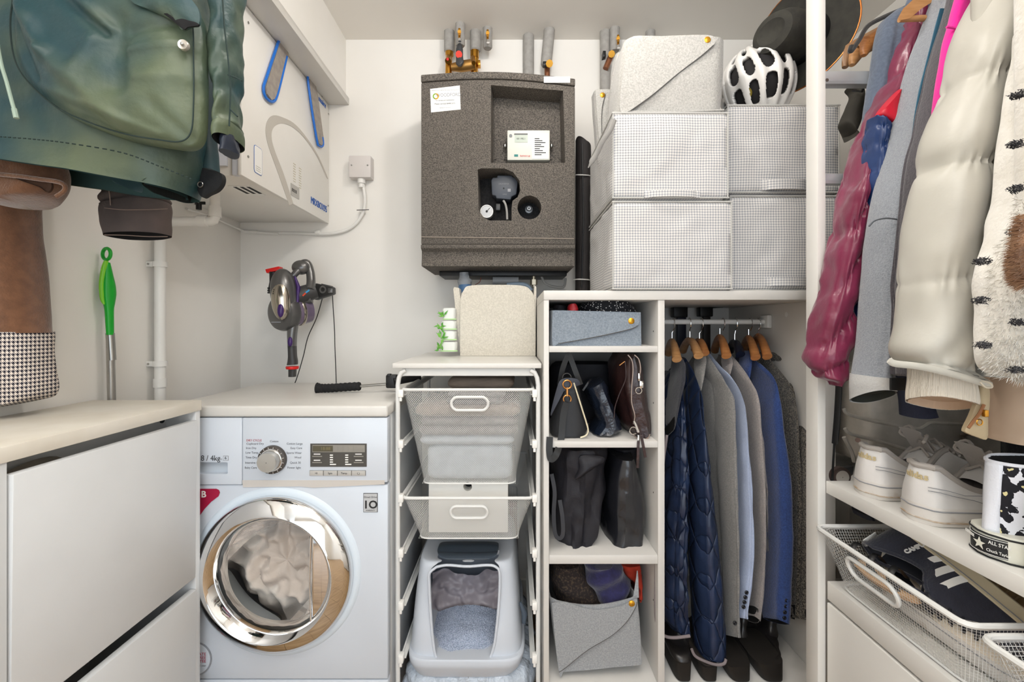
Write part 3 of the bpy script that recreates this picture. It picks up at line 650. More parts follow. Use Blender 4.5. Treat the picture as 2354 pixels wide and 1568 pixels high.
# pump, gauge, valve inside the cut-outs
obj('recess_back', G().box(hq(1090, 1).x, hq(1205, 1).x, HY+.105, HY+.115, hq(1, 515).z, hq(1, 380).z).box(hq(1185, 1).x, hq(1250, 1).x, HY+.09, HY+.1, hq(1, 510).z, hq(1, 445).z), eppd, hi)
pmY = HY+.035
def pq(x, y, d=0): return at(x, y, pmY-d)
pts_ = [(1133, 408), (1143, 408), (1143, 403), (1178, 403), (1178, 407), (1189, 409), (1190, 425), (1187, 447), (1176, 452), (1174, 459), (1141, 456), (1139, 450), (1131, 448), (1129, 415)]
pm = obj('circulation_pump', G().prism([pq(x, y) for x, y in pts_], (0, .055, 0), .003), M('pump blue grey', '#3d424b', .4), hi)
text('GRUNDFOS', pq(1158, 423, .001), R_, U_, .007, inkg, pm, ext=.0001); text('UPM3', pq(1160, 447, .001), R_, U_, .006, inkg, pm, ext=.0001)
obj('pump_lamp', G().cyl(pq(1158, 433, .001), pq(1158, 433), .003, 10), blk, pm); obj('pump_mark', G().box(pq(1167, 1).x, pq(1174, 1).x, pmY-.001, pmY, pq(1, 441).z, pq(1, 434).z), inkg, pm)
obj('pump_lead', G().tube(spline([pq(1157, 461), pq(1162, 470), pq(1165, 485), pq(1166, 505)], 16), .004, 8), M('grey flex', '#9c9a96', .5), pm)
gc = at(1119, 486, HY+.06)
gg_ = obj('pressure_gauge', G().cyl(gc, gc+Vector((0, .03, 0)), .022, 28), M('gauge face', '#c9cacb', .4), hi); obj('gauge_rim', G().ring(gc, (0, 1, 0), .022, .002, 28, 6), steel, gg_); obj('gauge_needle', G().cyl(gc, gc+Vector((0, -.002, 0)), .004, 10).tube([gc+Vector((0, -.0015, 0)), gc+Vector((.011, -.0015, .012))], .0008, 5), ink, gg_)
obj('valve_head', G().box(pq(1139, 1).x, pq(1150, 1).x, pmY+.02, pmY+.05, pq(1, 480).z, pq(1, 464).z, .003), dgrey, hi)
vcn = at(1216, 479, HY+.06); vv = obj('valve_spindle', G().lathe([(0, .001), (0, .007), (.01, .008), (.012, .014), (.03, .018)], vcn, (0, 1, 0), 20), M('zinc', '#8d8f92', .4, .7), hi)
obj('valve_bore', G().cyl(vcn+Vector((0, -.001, 0)), vcn+Vector((0, .002, 0)), .003, 10), blk, vv)

# rolled black insulation beside the unit, with white ties
ri = thing('insulated_pipe', 'tall black lagged pipe with white ties beside the heat interface unit', 'pipe', at(1340, 700, 1.72))
g1 = G(); cloth(g1, [(1322, 326, 1346, 326), (1322, 330, 1357, 335), (1322, 350, 1360, 350), (1322, 500, 1360, 500), (1321, 700, 1357, 700)], 1.69, .09, m=20, n=36, pw=.8)
obj('lagging', g1, M('black rubber foam', '#2c2827', .75, bump=.3, bs=150), ri)
obj('lagging_seam', G().tube([at(1338, 330, 1.688), at(1341, 500, 1.688), at(1337, 660, 1.688)], .003, 6), blk, ri)
for yy in (402, 642): obj('cable_tie', G().tube(spline([at(1319, yy+1, 1.72), at(1330, yy, 1.686), at(1350, yy+1, 1.686), at(1361, yy+3, 1.71)], 16), .0022, 6), M('white nylon', '#dedcd6', .4), ri)

# ---------------------------------------------------------------- lagged pipes and valves above
lag = M('grey pipe lagging', '#a5a29d', .75, col2='#989590', vs=50, bump=.3, bs=100)
def lagged(nm, label, x, ytop, ybot, Y, wpx, x2=None):
    t = thing(nm, label, 'pipe', at(x, ybot, Y)); r = wpx/2*Y/F; a = at(x, ybot, Y); b = at(x2 or x, ytop, Y); b.z = ZC
    obj('lagging', G().tube([a, a+(b-a)*.06, b], [r*.8, r, r], 24), lag, t); return t
t = lagged('lagged_pipe', 'grey lagged pipe left of the red-dotted valve, above the heating unit', 1033, 78, 120, 1.80, 24)
obj('valve_body', G().cyl(at(1033, 120, 1.80), at(1033, 128, 1.80), .016, 16).cyl(at(1032, 126, 1.79), at(1031, 172, 1.79), .013, 16).cyl(at(1031, 128, 1.80), at(1030, 140, 1.76), .012, 12), brass, t)
obj('red_cap', G().cyl(at(1029, 136, 1.755), at(1029, 136, 1.75), .005, 10), red, t)
t = lagged('lagged_pipe', 'grey lagged pipe with brass collar right of the red-dotted valve', 1093, 76, 118, 1.80, 25)
obj('valve_body', G().cyl(at(1091, 118, 1.80), at(1091, 134, 1.80), .017, 16).cyl(at(1092, 134, 1.80), at(1090, 172, 1.80), .014, 16).cyl(at(1087, 132, 1.78), at(1089, 145, 1.75), .008, 12).box(at(1098, 1, 1.8).x, at(1105, 1, 1.8).x, 1.78, 1.81, at(1, 155, 1.8).z, at(1, 144, 1.8).z, .002), brass, t)
obj('valve_bridge', G().tube([at(1037, 155, 1.78), at(1060, 153, 1.78), at(1092, 148, 1.78)], [.013, .021, .02], 20), M('raw brass', '#a97f45', .45, .8), t)
t = thing('valve_handle', 'black lever handle with round red dot above the heating unit', 'valve', at(1056, 150, 1.74))
g1 = G(); cloth(g1, [(1052, 102, 1060, 102), (1048, 112, 1064, 112), (1048, 135, 1065, 135), (1048, 146, 1067, 144), (1053, 151, 1062, 151)], 1.735, .014, m=14, n=16); obj('lever', g1, dgrey, t)
obj('red_disc', G().cyl(at(1055, 125, 1.735), at(1055, 125, 1.73), .0125, 24), M('signal red', '#f0402c', .4), t)
def airvent(label, x, ytop, ybot, Y, wpx, cx, cyy):
    t = lagged('lagged_pipe', label, x, ytop, ybot, Y, wpx)
    obj('brass_valve', G().cyl(at(cx, cyy, Y-.03), at(cx, cyy, Y-.045), .007, 12).cyl(at(cx, cyy-7, Y-.04), at(cx, cyy+16, Y-.04), .0045, 12).cyl(at(cx, cyy+4, Y-.04), at(cx, cyy+5, Y-.055), .005, 10), brass, t)
    obj('drain_nozzle', G().cyl(at(cx+1, cyy+16, Y-.04), at(cx+1, cyy+22, Y-.04), .006, 12), chrome, t)
airvent('short grey lagged pipe with brass drain valve behind the black lever', 1058, 52, 106, 1.755, 22, 1056, 73)
airvent('short grey lagged pipe stub with drain valve hanging alone above the heating unit', 1121, 60, 112, 1.78, 21, 1121, 76)
lagged('lagged_pipe', 'plain straight grey lagged pipe entering the top of the heating unit', 1215, 84, 185, 1.825, 25)
t = lagged('lagged_pipe', 'taped grey lagged pipe with orange cap leaning beside the straight pipe', 1255, 90, 152, 1.79, 25, 1263)
obj('copper_tail', G().cyl(at(1258, 150, 1.79), at(1258, 182, 1.79), .011, 12), M('copper', '#8c5b40', .4, .6), t); obj('orange_cap', G().cyl(at(1263, 146, 1.76), at(1263, 146, 1.745), .014, 8), brass, t); obj('black_clip', G().box(at(1248, 1, 1.76).x, at(1257, 1, 1.76).x, 1.755, 1.775, at(1, 152, 1.76).z, at(1, 142, 1.76).z, .002), blk, t)
t = lagged('lagged_pipe', 'tall grey lagged pipe with black clip behind the pale felt basket', 1391, 88, 300, 1.80, 24)
obj('black_clip', G().box(at(1386, 1, 1.76).x, at(1393, 1, 1.76).x, 1.76, 1.79, at(1, 130, 1.76).z, at(1, 116, 1.76).z, .002), blk, t)
obj('orange_cap', G().cyl(at(1406, 124, 1.76), at(1406, 124, 1.745), .013, 8), brass, t); obj('copper_tail', G().cyl(at(1404, 130, 1.77), at(1392, 158, 1.77), .011, 12), MATS['copper'], t)
airvent('short grey lagged pipe with brass drain valve beside the felt baskets', 1413, 73, 118, 1.78, 22, 1421, 88)
lagged('lagged_pipe', 'stub of grey lagged pipe showing over the top felt basket', 1495, 68, 120, 1.80, 22)
# ---------------------------------------------------------------- shelving unit in the middle
UY, UB = 1.23, 1.78
su = thing('shelving_unit', 'white open wardrobe unit with three shelves on one side and a hanging bay', 'shelving unit', (.48, 1.5, 0))
um = M('white melamine', '#d3d0cb', .45, col2='#cecbc6', vs=5)
obj('side_panel', G().box(.0859, .100, UY, UB, 0, 1.185, .001), um, su)
obj('side_panel', G().box(.845, .875, UY, UB, 0, 1.185, .001), um, su)
obj('divider', G().box(.395, .413, UY+.001, UB, .142, 1.185, .001), um, su)
obj('top_board', G().box(.0855, .8755, UY-.002, UB, 1.185, 1.2105, .0015), um, su)
obj('bottom_board', G().box(.100, .845, UY+.001, UB, .122, .142, .001), um, su)
obj('plinth', G().box(.100, .845, UY+.03, UY+.045, 0, .122), um, su)
obj('back_panel', G().box(.100, .845, UB-.006, UB, .142, 1.185), um, su)
SH = ((1.0434, 1.060), (.785, .802), (.470, .494))
for a, b in SH: obj('shelf', G().box(.1003, .3947, UY+.002, UB-.007, a, b, .001), um, su)
for z in (1.10, .9, .65, .35):
    for x in (.3947,): obj('peg_hole', G().cyl((x-.0005, UY+.04, z), (x, UY+.04, z), .0025, 8), dgrey, su)
rodY = 1.50; rodz = H+10/(F/rodY)
obj('hanging_rod', G().cyl((.413, rodY, rodz), (.832, rodY, rodz), .0085, 20), wmetal, su)
obj('rod_socket', G().box(.829, .845, rodY-.022, rodY+.022, rodz-.02, rodz+.022, .003), wmetal, su)
obj('cam_cover', G().cyl((.8445, 1.40, 1.15), (.8438, 1.40, 1.15), .008, 14), wmetal, su)

# ---------------------------------------------------------------- soft gingham storage cubes
gm = gingham('gingham canvas', '#d6d3cf', '#80858f', .0072, .34)
pip = M('grey piping', '#b9b8b4', .8)
def soft_block(g_, x0, x1, y0, y1, z0, z1, r=.008, cr=.003, seed=0, sag=0, m=26, n=22):
    R = []
    for i in range(m+1):
        v_ = i/m; z = z0+(z1-z0)*v_; e = min(v_, 1-v_)*(z1-z0); ins = r*(1-min(1, e/r))**2 if e < r else 0
        ring = []
        for (ax, ay), (bx, by) in zip(((x0, y0), (x1, y0), (x1, y1), (x0, y1)), ((x1, y0), (x1, y1), (x0, y1), (x0, y0))):
            for k in range(n):
                t = k/n; px, py = ax+(bx-ax)*t, ay+(by-ay)*t
                cx_, cy_ = (x0+x1)/2, (y0+y1)/2
                d = min(t, 1-t); rc_ = max(0, 1-d*max(abs(bx-ax), abs(by-ay))/r) if d*max(abs(bx-ax), abs(by-ay)) < r else 0
                q = Vector((px, py, z)); nx, ny = px-cx_, py-cy_
                q.x -= math.copysign(ins+rc_*r*.29, nx) if abs(nx) > 1e-6 else 0
                q.y -= math.copysign(ins+rc_*r*.29, ny) if abs(ny) > 1e-6 else 0
                f = math.sin(PI*v_)*math.sin(PI*t)
                c = crumple(q, cr, 9, seed)+crumple(q, cr*.4, 30, seed+5)
                if k > 0:
                    if ax == bx: q.x += math.copysign(f*abs(sag)+c*min(1, 4*f+.1), nx)
                    else: q.y += math.copysign(f*sag+c*min(1, 4*f+.1), ny)
                ring.append(q)
        R.append(ring)
    g_.loft(R); return g_
def cube(label, x0, x1, z0, z1, yf, yb, handle=None, seed=0):
    t = thing('storage_cube', label, 'storage box', ((x0+x1)/2, (yf+yb)/2, z0), 'gingham storage cubes on the shelving unit')
    obj('fabric_shell', soft_block(G(), x0+.001, x1-.001, yf, yb, z0+.001, z1-.001, cr=.006, seed=seed, sag=.003), gm, t, ang=60)
    e = .0005
    for z in (z0+.004, z1-.004): obj('piping', G().tube([(x0+e, yb, z), (x0+e, yf, z), (x1-e, yf, z), (x1-e, yb, z)], .0025, 6), pip, t)
    for x in (x0+.002, x1-.002): obj('piping', G().tube([(x, yf+.001, z0+.004), (x, yf+.001, z1-.004)], .002, 6), pip, t)
    if handle:
        hx0, hx1, hz0, hz1 = handle
        g1 = G(); R = []
        for i in range(17):
            u = i/16; x = hx0+(hx1-hx0)*u; d = .004+.010*math.sin(PI*u)**.6
            R.append([Vector((x, yf-d, hz0)), Vector((x, yf-d-.003, hz0)), Vector((x, yf-d-.003, hz1)), Vector((x, yf-d, hz1))])
        g1.loft(R); obj('carry_handle', g1, gm, t)
        for x in (hx0, hx1): obj('handle_tab', G().box(x-.012, x+.012, yf-.0045, yf+.001, hz0-.001, hz1+.001, .001), gm, t)
def sx(px, Y): return (px-CX)/(F/Y)
def sz(py, Y): return H-(py-CY)/(F/Y)
cube('gingham cube at the bottom of the stack beside the black lagged pipe', .270, .5925, 1.2108, 1.453, 1.224, 1.59, None, 1)
cube('gingham cube directly under the pale felt basket', .270, .583, 1.456, 1.692, 1.224, 1.59, (sx(1490, 1.224), sx(1598, 1.224), sz(455, 1.224), sz(440, 1.224)), 2)
cube('gingham cube at the bottom of the stack by the white upright', .611, .922, 1.2108, 1.483, 1.276, 1.64, (sx(1768, 1.276), sx(1852, 1.276), sz(658, 1.276), sz(638, 1.276)), 3)
cube('gingham cube with the cycle helmet standing on it', .604, .920, 1.486, 1.738, 1.276, 1.64, (sx(1760, 1.276), sx(1848, 1.276), sz(438, 1.276), sz(415, 1.276)), 4)

# ---------------------------------------------------------------- felt baskets
feltp = M('pale grey felt', '#c2c0bb', .95, col2='#a3a19c', vs=260, vlo=.3, vhi=.7, bump=.4, bs=400, sheen=.3)
feltb = M('blue grey felt', '#8e98a2', .95, col2='#737d88', vs=280, vlo=.3, vhi=.7, bump=.4, bs=400, sheen=.3)
feltg = M('mid grey felt', '#a3a5a7', .95, col2='#878a8d', vs=280, vlo=.3, vhi=.7, bump=.4, bs=400, sheen=.3)
feltc = M('cream felt', '#d9d3c6', .95, col2='#c4beb1', vs=240, vlo=.3, vhi=.7, bump=.4, bs=400, sheen=.3)
edgem = M('dark felt edge', '#5b5a58', .95)
def basket(label, TL, TR, BR, BL, yf, depth, mat, dip=0, rc=.012, taper=.92, dent=0, rise=None, group='felt baskets', hlp=.004):
    """open felt basket: front face corners from the photograph at distance yf"""
    P = [at(*p, yf) for p in (BL, BR, TR, TL)]
    t = thing('felt_basket', label, 'basket', (P[0]+P[1])/2+Vector((0, depth/2, 0)), group)
    m = 14; n = 16; R = []
    for i in range(m+1):
        v_ = i/m; l = P[0].lerp(P[3], v_); r = P[1].lerp(P[2], v_); yb_ = yf+depth
        k = .5*(1-v_)*(1-taper)*depth
        cs = [Vector((l.x, yf+k*.2, l.z)), Vector((r.x, yf+k*.2, r.z)), Vector((r.x, yb_-k, r.z)), Vector((l.x, yb_-k, l.z))]
        ring = []
        for j in range(4):
            a, b = cs[j], cs[(j+1) % 4]; L_ = (b-a).length
            for q in range(n):
                s_ = q/n; p = a.lerp(b, s_); d = min(s_, 1-s_)*L_
                cc = sum(cs, Vector())/4
                if d < rc: p += (cc-p).normalized()*(1-d/rc)**2*rc*.45
                p.z -= dip*math.sin(PI*s_)*v_**3
                nn = Vector((b-a).cross(Vector((0, 0, 1)))).normalized()
                p += nn*(dent*math.sin(PI*s_)*math.sin(PI*v_)+crumple(p, .002, 12))
                ring.append(p)
        R.append(ring)
    cc = [sum(r, Vector())/len(r) for r in R]
    inner = [[c+Vector(((p-c).x*(1-.004/max(.02, abs((R[-1][n].x-R[-1][0].x)/2))), (p-c).y*(1-hlp/(depth/2)), (p-c).z)) for p in r] for r, c in zip(R, cc)]
    g1 = G(); g1.loft(R+inner[::-1][:m-0], True, True)
    obj('felt_body', g1, mat, t, ang=50)
    return t
def flapline(t, outline, yf, mat, stud=None, d=.0035, edge=None):
    o = obj('felt_flap', G().prism(spline([at(x, y, yf-.001) for x, y in outline+outline[:1]], 60)[:-1], (0, -d, 0)), mat, t)
    if edge: obj('flap_edge', G().tube(spline([at(x, y, yf-d-.0005) for x, y in edge], 30), .0013, 5), edgem, o)
    if stud:
        c = at(*stud, yf-d); obj('brass_stud', G().lathe([(0, .001), (0, .0085), (.002, .0085), (.0035, .006), (.004, .001)], c, (0, -1, 0), 20), M('gold stud', '#d9a032', .3, .8), o)
t = basket('flat blue grey felt basket with gold stud on the top shelf', (1268, 713), (1477, 718), (1480, 796), (1267, 796), 1.245, .28, feltb)
flapline(t, [(1270, 715), (1340, 716), (1400, 718), (1462, 722), (1469, 733), (1466, 748), (1450, 756), (1400, 768), (1340, 780), (1285, 790), (1270, 792)], 1.245, feltb, (1451, 738), edge=[(1283, 790), (1340, 780), (1400, 768), (1450, 756), (1466, 748)])
t = basket('grey felt basket full of scarves on the floor of the shelving unit', (1264, 1378), (1468, 1372), (1480, 1530), (1284, 1547), 1.255, .24, feltg, dip=.02)
flapline(t, [(1268, 1385), (1300, 1383), (1360, 1400), (1420, 1394), (1458, 1376), (1464, 1384), (1460, 1398), (1440, 1430), (1405, 1462), (1350, 1495), (1300, 1535), (1285, 1545)], 1.255, feltg, (1452, 1387), edge=[(1285, 1545), (1300, 1535), (1350, 1495), (1405, 1462), (1440, 1430), (1460, 1398), (1464, 1384)])
g1 = G(); g1.loft([[at(1455, 1376, 1.26), at(1468, 1374, 1.26), at(1470, 1374, 1.38), at(1457, 1374, 1.38)], [at(1462, 1330, 1.27), at(1467, 1330, 1.27), at(1468, 1330, 1.34), at(1463, 1330, 1.34)], [at(1464, 1312, 1.28), at(1466, 1312, 1.28), at(1466, 1312, 1.30), at(1464, 1312, 1.30)]]); obj('corner_tab', g1, feltg, t)
t = basket('pale felt basket with diagonal flap and gold stud on top of the cubes', (1440, 82), (1674, 84), (1666, 254), (1420, 257), 1.235, .17, feltp, rc=.035, dent=.006)
flapline(t, [(1445, 92), (1500, 86), (1600, 82), (1635, 84), (1643, 92), (1640, 104), (1610, 130), (1560, 168), (1500, 218), (1450, 254), (1425, 255), (1430, 180)], 1.231, feltp, (1626, 92), edge=[(1640, 104), (1610, 130), (1560, 168), (1500, 218), (1450, 254)])
obj('bottom_seam', G().tube([at(1424, 256, 1.232), at(1540, 258, 1.228), at(1664, 253, 1.232)], .003, 6), feltp, t)
t = basket('pale felt basket half hidden behind the one with the diagonal flap', (1418, 118), (1600, 118), (1600, 300), (1404, 305), 1.41, .085, feltp, rc=.02, group='felt baskets')
flapline(t, [(1420, 122), (1434, 120), (1438, 130), (1428, 180), (1415, 240), (1408, 290), (1404, 296), (1404, 200)], 1.408, feltp, (1427, 130), edge=[(1436, 130), (1428, 180), (1415, 240), (1408, 290)])
t = basket('pale felt basket at the back with a loose strap hanging down', (1366, 205), (1560, 205), (1560, 345), (1376, 345), 1.515, .072, feltp, rc=.02, group='felt baskets')
flapline(t, [(1368, 208), (1390, 208), (1391, 218), (1384, 250), (1383, 290), (1385, 325), (1378, 330)], 1.513, feltp, (1385, 219), edge=[(1391, 218), (1384, 250), (1383, 290), (1385, 325)])
g1 = G(); g1.tube(spline([at(1412, 275, 1.205), at(1403, 298, 1.205), at(1385, 325, 1.21), at(1372, 352, 1.22), at(1360, 372, 1.225), at(1352, 386, 1.23)], 30), [.007]*24+[.005, .004, .003, .002, .002, .001], 10, flat=.4)
obj('strap', g1, M('grey felt strap', '#8f8d89', .9, bump=.3, bs=200), t)
# cream basket on the drawer stand
YC = 1.57
cb = basket('cream felt basket with scooped corners on the drawer stand', (1075, 657), (1205, 657), (1231, 816), (1058, 816), YC, .17, feltc, group='felt baskets')
g1 = G(); g1.prism(spline([at(x, y, YC-.001) for x, y in [(1058, 816), (1058, 760), (1059, 690), (1066, 668), (1080, 657), (1140, 655), (1200, 657), (1220, 668), (1228, 690), (1231, 760), (1231, 816)]], 60), (0, -.004, 0)); obj('front_felt', g1, feltc, cb)
g1 = G(); a = [at(1057, 816, YC), at(1040, 670, YC+.01), at(1039, 660, YC+.01), at(1056, 659, YC+.005)]
g1.prism([at(1058, 814, YC+.01), at(1042, 665, YC+.0), at(1044, 660, YC), at(1055, 662, YC), at(1059, 690, YC)], (0, .15, 0)); obj('side_felt', g1, feltc, cb)
g1 = G(); g1.prism([at(1231, 816, YC+.01), at(1233, 660, YC), at(1229, 655, YC), at(1226, 690, YC)], (0, .15, 0)); obj('side_felt', g1, feltc, cb)
obj('base_seam', G().tube([at(1058, 817, YC-.004), at(1231, 817, YC-.004)], .0022, 6), feltc, cb)
sb = thing('spray_bottle', 'clear capped bottle with blue label sticking out of the cream basket', 'bottle', at(1070, 760, 1.66))
clr = M('cloudy clear plastic', '#c9cdd2', .15, trans=.7, ior=1.3)
g1 = G(); cloth(g1, [(1056, 627, 1078, 628), (1055, 640, 1080, 640), (1051, 645, 1086, 645), (1053, 656, 1084, 657)], 1.64, .05, m=16, n=20, pw=.6); obj('cap', g1, clr, sb)
g1 = G(); cloth(g1, [(1056, 655, 1082, 655), (1052, 668, 1088, 668), (1052, 760, 1088, 760)], 1.635, .06, m=16, n=20, pw=.8); obj('bottle_body', g1, M('blue label plastic', '#4b6f96', .4), sb)
pf = thing('pipe_fittings', 'white and brass pipe fittings showing under the heat interface unit', 'fittings', at(1170, 655, 1.70))
obj('white_tee', G().cyl(at(1133, 646, 1.72), at(1192, 646, 1.72), .016, 16).cyl(at(1137, 650, 1.72), at(1137, 668, 1.72), .007, 10), M('fitting grey', '#9b9c9d', .4), pf)
obj('blue_hose', G().tube(spline([at(1165, 655, 1.70), at(1190, 653, 1.70), at(1210, 656, 1.70), at(1222, 668, 1.70)], 16), .008, 10), M('pale blue hose', '#9fb2c4', .4), pf)
obj('brass_union', G().cyl(at(1227, 628, 1.72), at(1227, 672, 1.72), .007, 12).cyl(at(1227, 643, 1.72), at(1227, 655, 1.72), .014, 6), M('nickel brass', '#b1a793', .35, .8), pf)
obj('grey_hose', G().tube(spline([at(1245, 635, 1.74), at(1252, 650, 1.73), at(1268, 658, 1.73), at(1295, 660, 1.73), at(1300, 640, 1.74)], 20), .005, 8), M('grey flex', '#9c9a96', .5), pf)
obj('red_wire', G().tube(spline([at(1105, 638, 1.72), at(1103, 648, 1.72), at(1092, 655, 1.72)], 8), .0012, 5), M('copper red wire', '#9a4a34', .5), pf)

# ---------------------------------------------------------------- stacked planter
tp_ = thing('stacked_planter', 'small white four-tier planter with green sprouts beside the cream basket', 'planter', at(1032, 810, 1.555))
leafm = M('leaf green', '#3d8f2f', .5, col2='#78b84a', vs=60); PYY = 1.53
random.seed(5)
for k, (a, b) in enumerate(((709, 736), (738, 759), (761, 783), (786, 809))):
    x0_, x1_ = (1017, 1050) if k < 1 else ((1014, 1051) if k < 3 else (1011, 1053))
    g1 = G(); cloth(g1, [(x0_+3, a, x1_-3, a), (x0_, a+4, x1_, a+4), (x0_+1, b-3, x1_-1, b-3), (x0_+2, b, x1_-2, b)], PYY, .06, m=12, n=28, pw=.45); tr_ = obj('tier', g1, M('planter white', '#e2e4df', .5), tp_)
    obj('tier_band', G().box(at(x0_+1, 1, PYY).x, at(x1_-1, 1, PYY).x, PYY-.001, PYY+.002, at(1, b-1, PYY).z, at(1, b-3.5, PYY).z), M('band green', '#a9d18e', .5), tr_)
    for j in range(11):
        c = at(x0_+2+random.uniform(-5, 4), a+12+random.uniform(-3, 8), PYY-.004); d = Vector((random.uniform(-1.1, .9), random.uniform(-.6, 0), random.uniform(-.5, 1))).normalized()*random.uniform(.012, .026)
        sd = d.cross(Vector((0, -1, .2))).normalized()*.0032; g1 = G()
        v0 = [g1.bm.verts.new(p) for p in (c, c+d*.45+sd, c+d, c+d*.45-sd)]; v1 = g1.bm.verts.new(c+d*.5+Vector((0, -.0015, 0)))
        for q in range(4): g1.bm.faces.new((v0[q], v0[(q+1) % 4], v1))
        g1.bm.faces.new(v0[::-1]); obj('leaf', g1, leafm, tr_)

# ---------------------------------------------------------------- drawer stand with wire baskets
DY, DB = 1.262, 1.76; lx, rx = -.3185, .0730
ds = thing('drawer_stand', 'white metal drawer frame with glossy top board between washer and shelving', 'drawer frame', (-.12, 1.5, 0))
obj('top_board', G().box(-.3305, .0815, DY-.004, 1.78, .9975, 1.0115, .002), lacquer, ds)
obj('apron', G().box(lx+.012, rx-.008, DY+.010, DY+.025, .975, .9972, .001), wmetal, ds)
for x, sg in ((lx, 1), (rx, -1)):
    for y in (DY+.008, DB-.02):
        pts = [(x, y, 0)]+[(x, y, z) for z in (.3, .6, .95)]+[(x+sg*.003, y, .97), (x+sg*.010, y, .985), (x+sg*.022, y, .9915)]
        obj('leg', G().tube(pts, .0065, 12), wmetal, ds)
LV = [H-(y-CY)/830 for y in (903, 1020, 1145, 1272, 1393, 1515)]
clipm = M('clip white', '#efede8', .4)
for z in LV:
    for x, sg in ((lx, 1), (rx, -1)):
        xx = x+sg*.010
        r_ = obj('runner', G().box(xx-.002, xx+.002, DY+.012, DB-.02, z-.008, z+.004, .0008).box(min(xx, xx+sg*.012), max(xx, xx+sg*.012), DY+.012, DB-.02, z-.008, z-.0055), wmetal, ds)
        obj('runner_clip', G().box(xx-.007, xx+.007, DY-.003, DY+.018, z-.013, z+.008, .002).box(xx-.004, xx+.003, DY-.001, DY+.006, z-.024, z-.012, .001), clipm, r_)
def wire_basket(label, x0, x1, y0, y1, z1, bx0, bx1, by0, by1, z0, hxc, hzc, hw_, hh, nx, nz, axis='Y', wr=.0004, diamond=True, rim=.0045):
    t = thing('wire_basket', label, 'wire basket', ((x0+x1)/2, (y0+y1)/2, z0), 'white wire mesh baskets')
    T = [Vector((x0, y0, z1)), Vector((x1, y0, z1)), Vector((x1, y1, z1)), Vector((x0, y1, z1))]
    B = [Vector((bx0, by0, z0)), Vector((bx1, by0, z0)), Vector((bx1, by1, z0)), Vector((bx0, by1, z0))]
    def rr(C, r):
        out = []
        for i in range(4):
            a = C[i]; p = (C[i-1]-a).normalized()*r; q = (C[(i+1) % 4]-a).normalized()*r
            for k in range(5): u = k/4; out.append(a+p*(1-u)**2+q*u**2)
        return out
    TR, BR = rr(T, .022), rr(B, .03)
    obj('rim', G().tube(TR+[TR[0], TR[1]], rim, 8), wmetal, t)
    obj('bottom_wire', G().tube(BR+[BR[0], BR[1]], .0022, 6), wmetal, t)
    def along(ring, u):
        L_ = [0]
        for a, b in zip(ring, ring[1:]+ring[:1]): L_.append(L_[-1]+(b-a).length)
        s_ = (u % 1)*L_[-1]
        for i in range(len(ring)):
            if s_ <= L_[i+1]+1e-9: return ring[i].lerp(ring[(i+1) % len(ring)], (s_-L_[i])/max(1e-9, L_[i+1]-L_[i]))
        return ring[0]
    def wall(u, v_): a = along(TR, u*.99999); b = along(BR, u*.99999); p = a.lerp(b, v_); return p
    per = 2*((x1-x0)+(y1-y0)); nu = int(nx*per/((x1-x0) if axis == 'Y' else (y1-y0)))
    g1 = G(); mesh_net(g1, wall, nu, nz, wr, diamond); obj('mesh_wall', g1, wmetal, t, kind='stuff')
    g1 = G(); mesh_net(g1, lambda u, v_: B[0].lerp(B[1], u).lerp(B[3].lerp(B[2], u), v_), int(nx*.7), int(nx*.7*(by1-by0)/(bx1-bx0)), wr, False); obj('mesh_floor', g1, wmetal, t, kind='stuff')
    g1 = G()
    if axis == 'Y': c = Vector((hxc, 0, hzc)); k = (z1-hzc)/(z1-z0); c.y = y0+(by0-y0)*k-.002; u = Vector((1, 0, 0)); w_ = (B[0]-T[0]); w_.x = 0; w_.normalize(); w_ = -w_
    else: c = Vector((0, hxc, hzc)); k = (z1-hzc)/(z1-z0); c.x = x0+(bx0-x0)*k-.002; u = Vector((0, -1, 0)); w_ = (B[0]-T[0]); w_.y = 0; w_.normalize(); w_ = -w_
    o = rrect(c, u, w_, hw_, hh, hh*.98, 8); g1.tube(o+[o[0], o[1]], .0042, 8); obj('handle_ring', g1, wmetal, t)
    return t
wire_basket('deep white wire basket full of folded towels under the stand top', lx+.013, rx-.013, DY, 1.72, .9375, -.252, .010, DY+.016, 1.70, .672, sx(1080, DY), sz(928, DY+.002), .051, .0185, 62, 44)
wire_basket('shallow white wire basket holding a white box', lx+.013, rx-.013, DY, 1.72, .637, -.262, .018, DY+.016, 1.70, .518, sx(1078, DY), sz(1178, DY+.002), .051, .0175, 62, 22)
def towel(label, mat, x0, x1, y0, y1, z0, z1, layers, seed, grp='towels in the deep wire basket'):
    g1 = G(); h_ = (z1-z0)/layers
    for k in range(layers):
        soft_block(g1, x0+.004*((k*7+seed) % 3), x1-.005*((k*5+seed) % 2), y0+.004*(k % 2), y1, z0+h_*k+.0003, z0+h_*(k+1)-.0003, r=min(h_*.48, .014), cr=.006, seed=seed+k, m=10, n=26)
    return tag(obj('folded_towel', g1, mat, ang=70), label, 'towel', grp)
tw1 = M('blue grey towelling', '#b3bcc4', .95, col2='#a6afb7', vs=40, bump=.6, bs=260, sheen=.4)
tw2 = M('grey towelling', '#8d8b8a', .95, col2='#777573', vs=60, bump=.8, bs=260, sheen=.4)
tw3 = M('taupe towelling', '#9a8e82', .95, col2='#857a6e', vs=60, bump=.6, bs=240, sheen=.4)
tw4 = M('brown ribbed blanket', '#8d8075', .95, col2='#7a6e64', vs=30, stretch=(1, 1, 20), bump=.5, bs=100)
towel('pale blue grey folded sheet at the bottom of the deep wire basket', tw1, -.245, .004, DY+.03, 1.66, .677, .775, 1, 1)
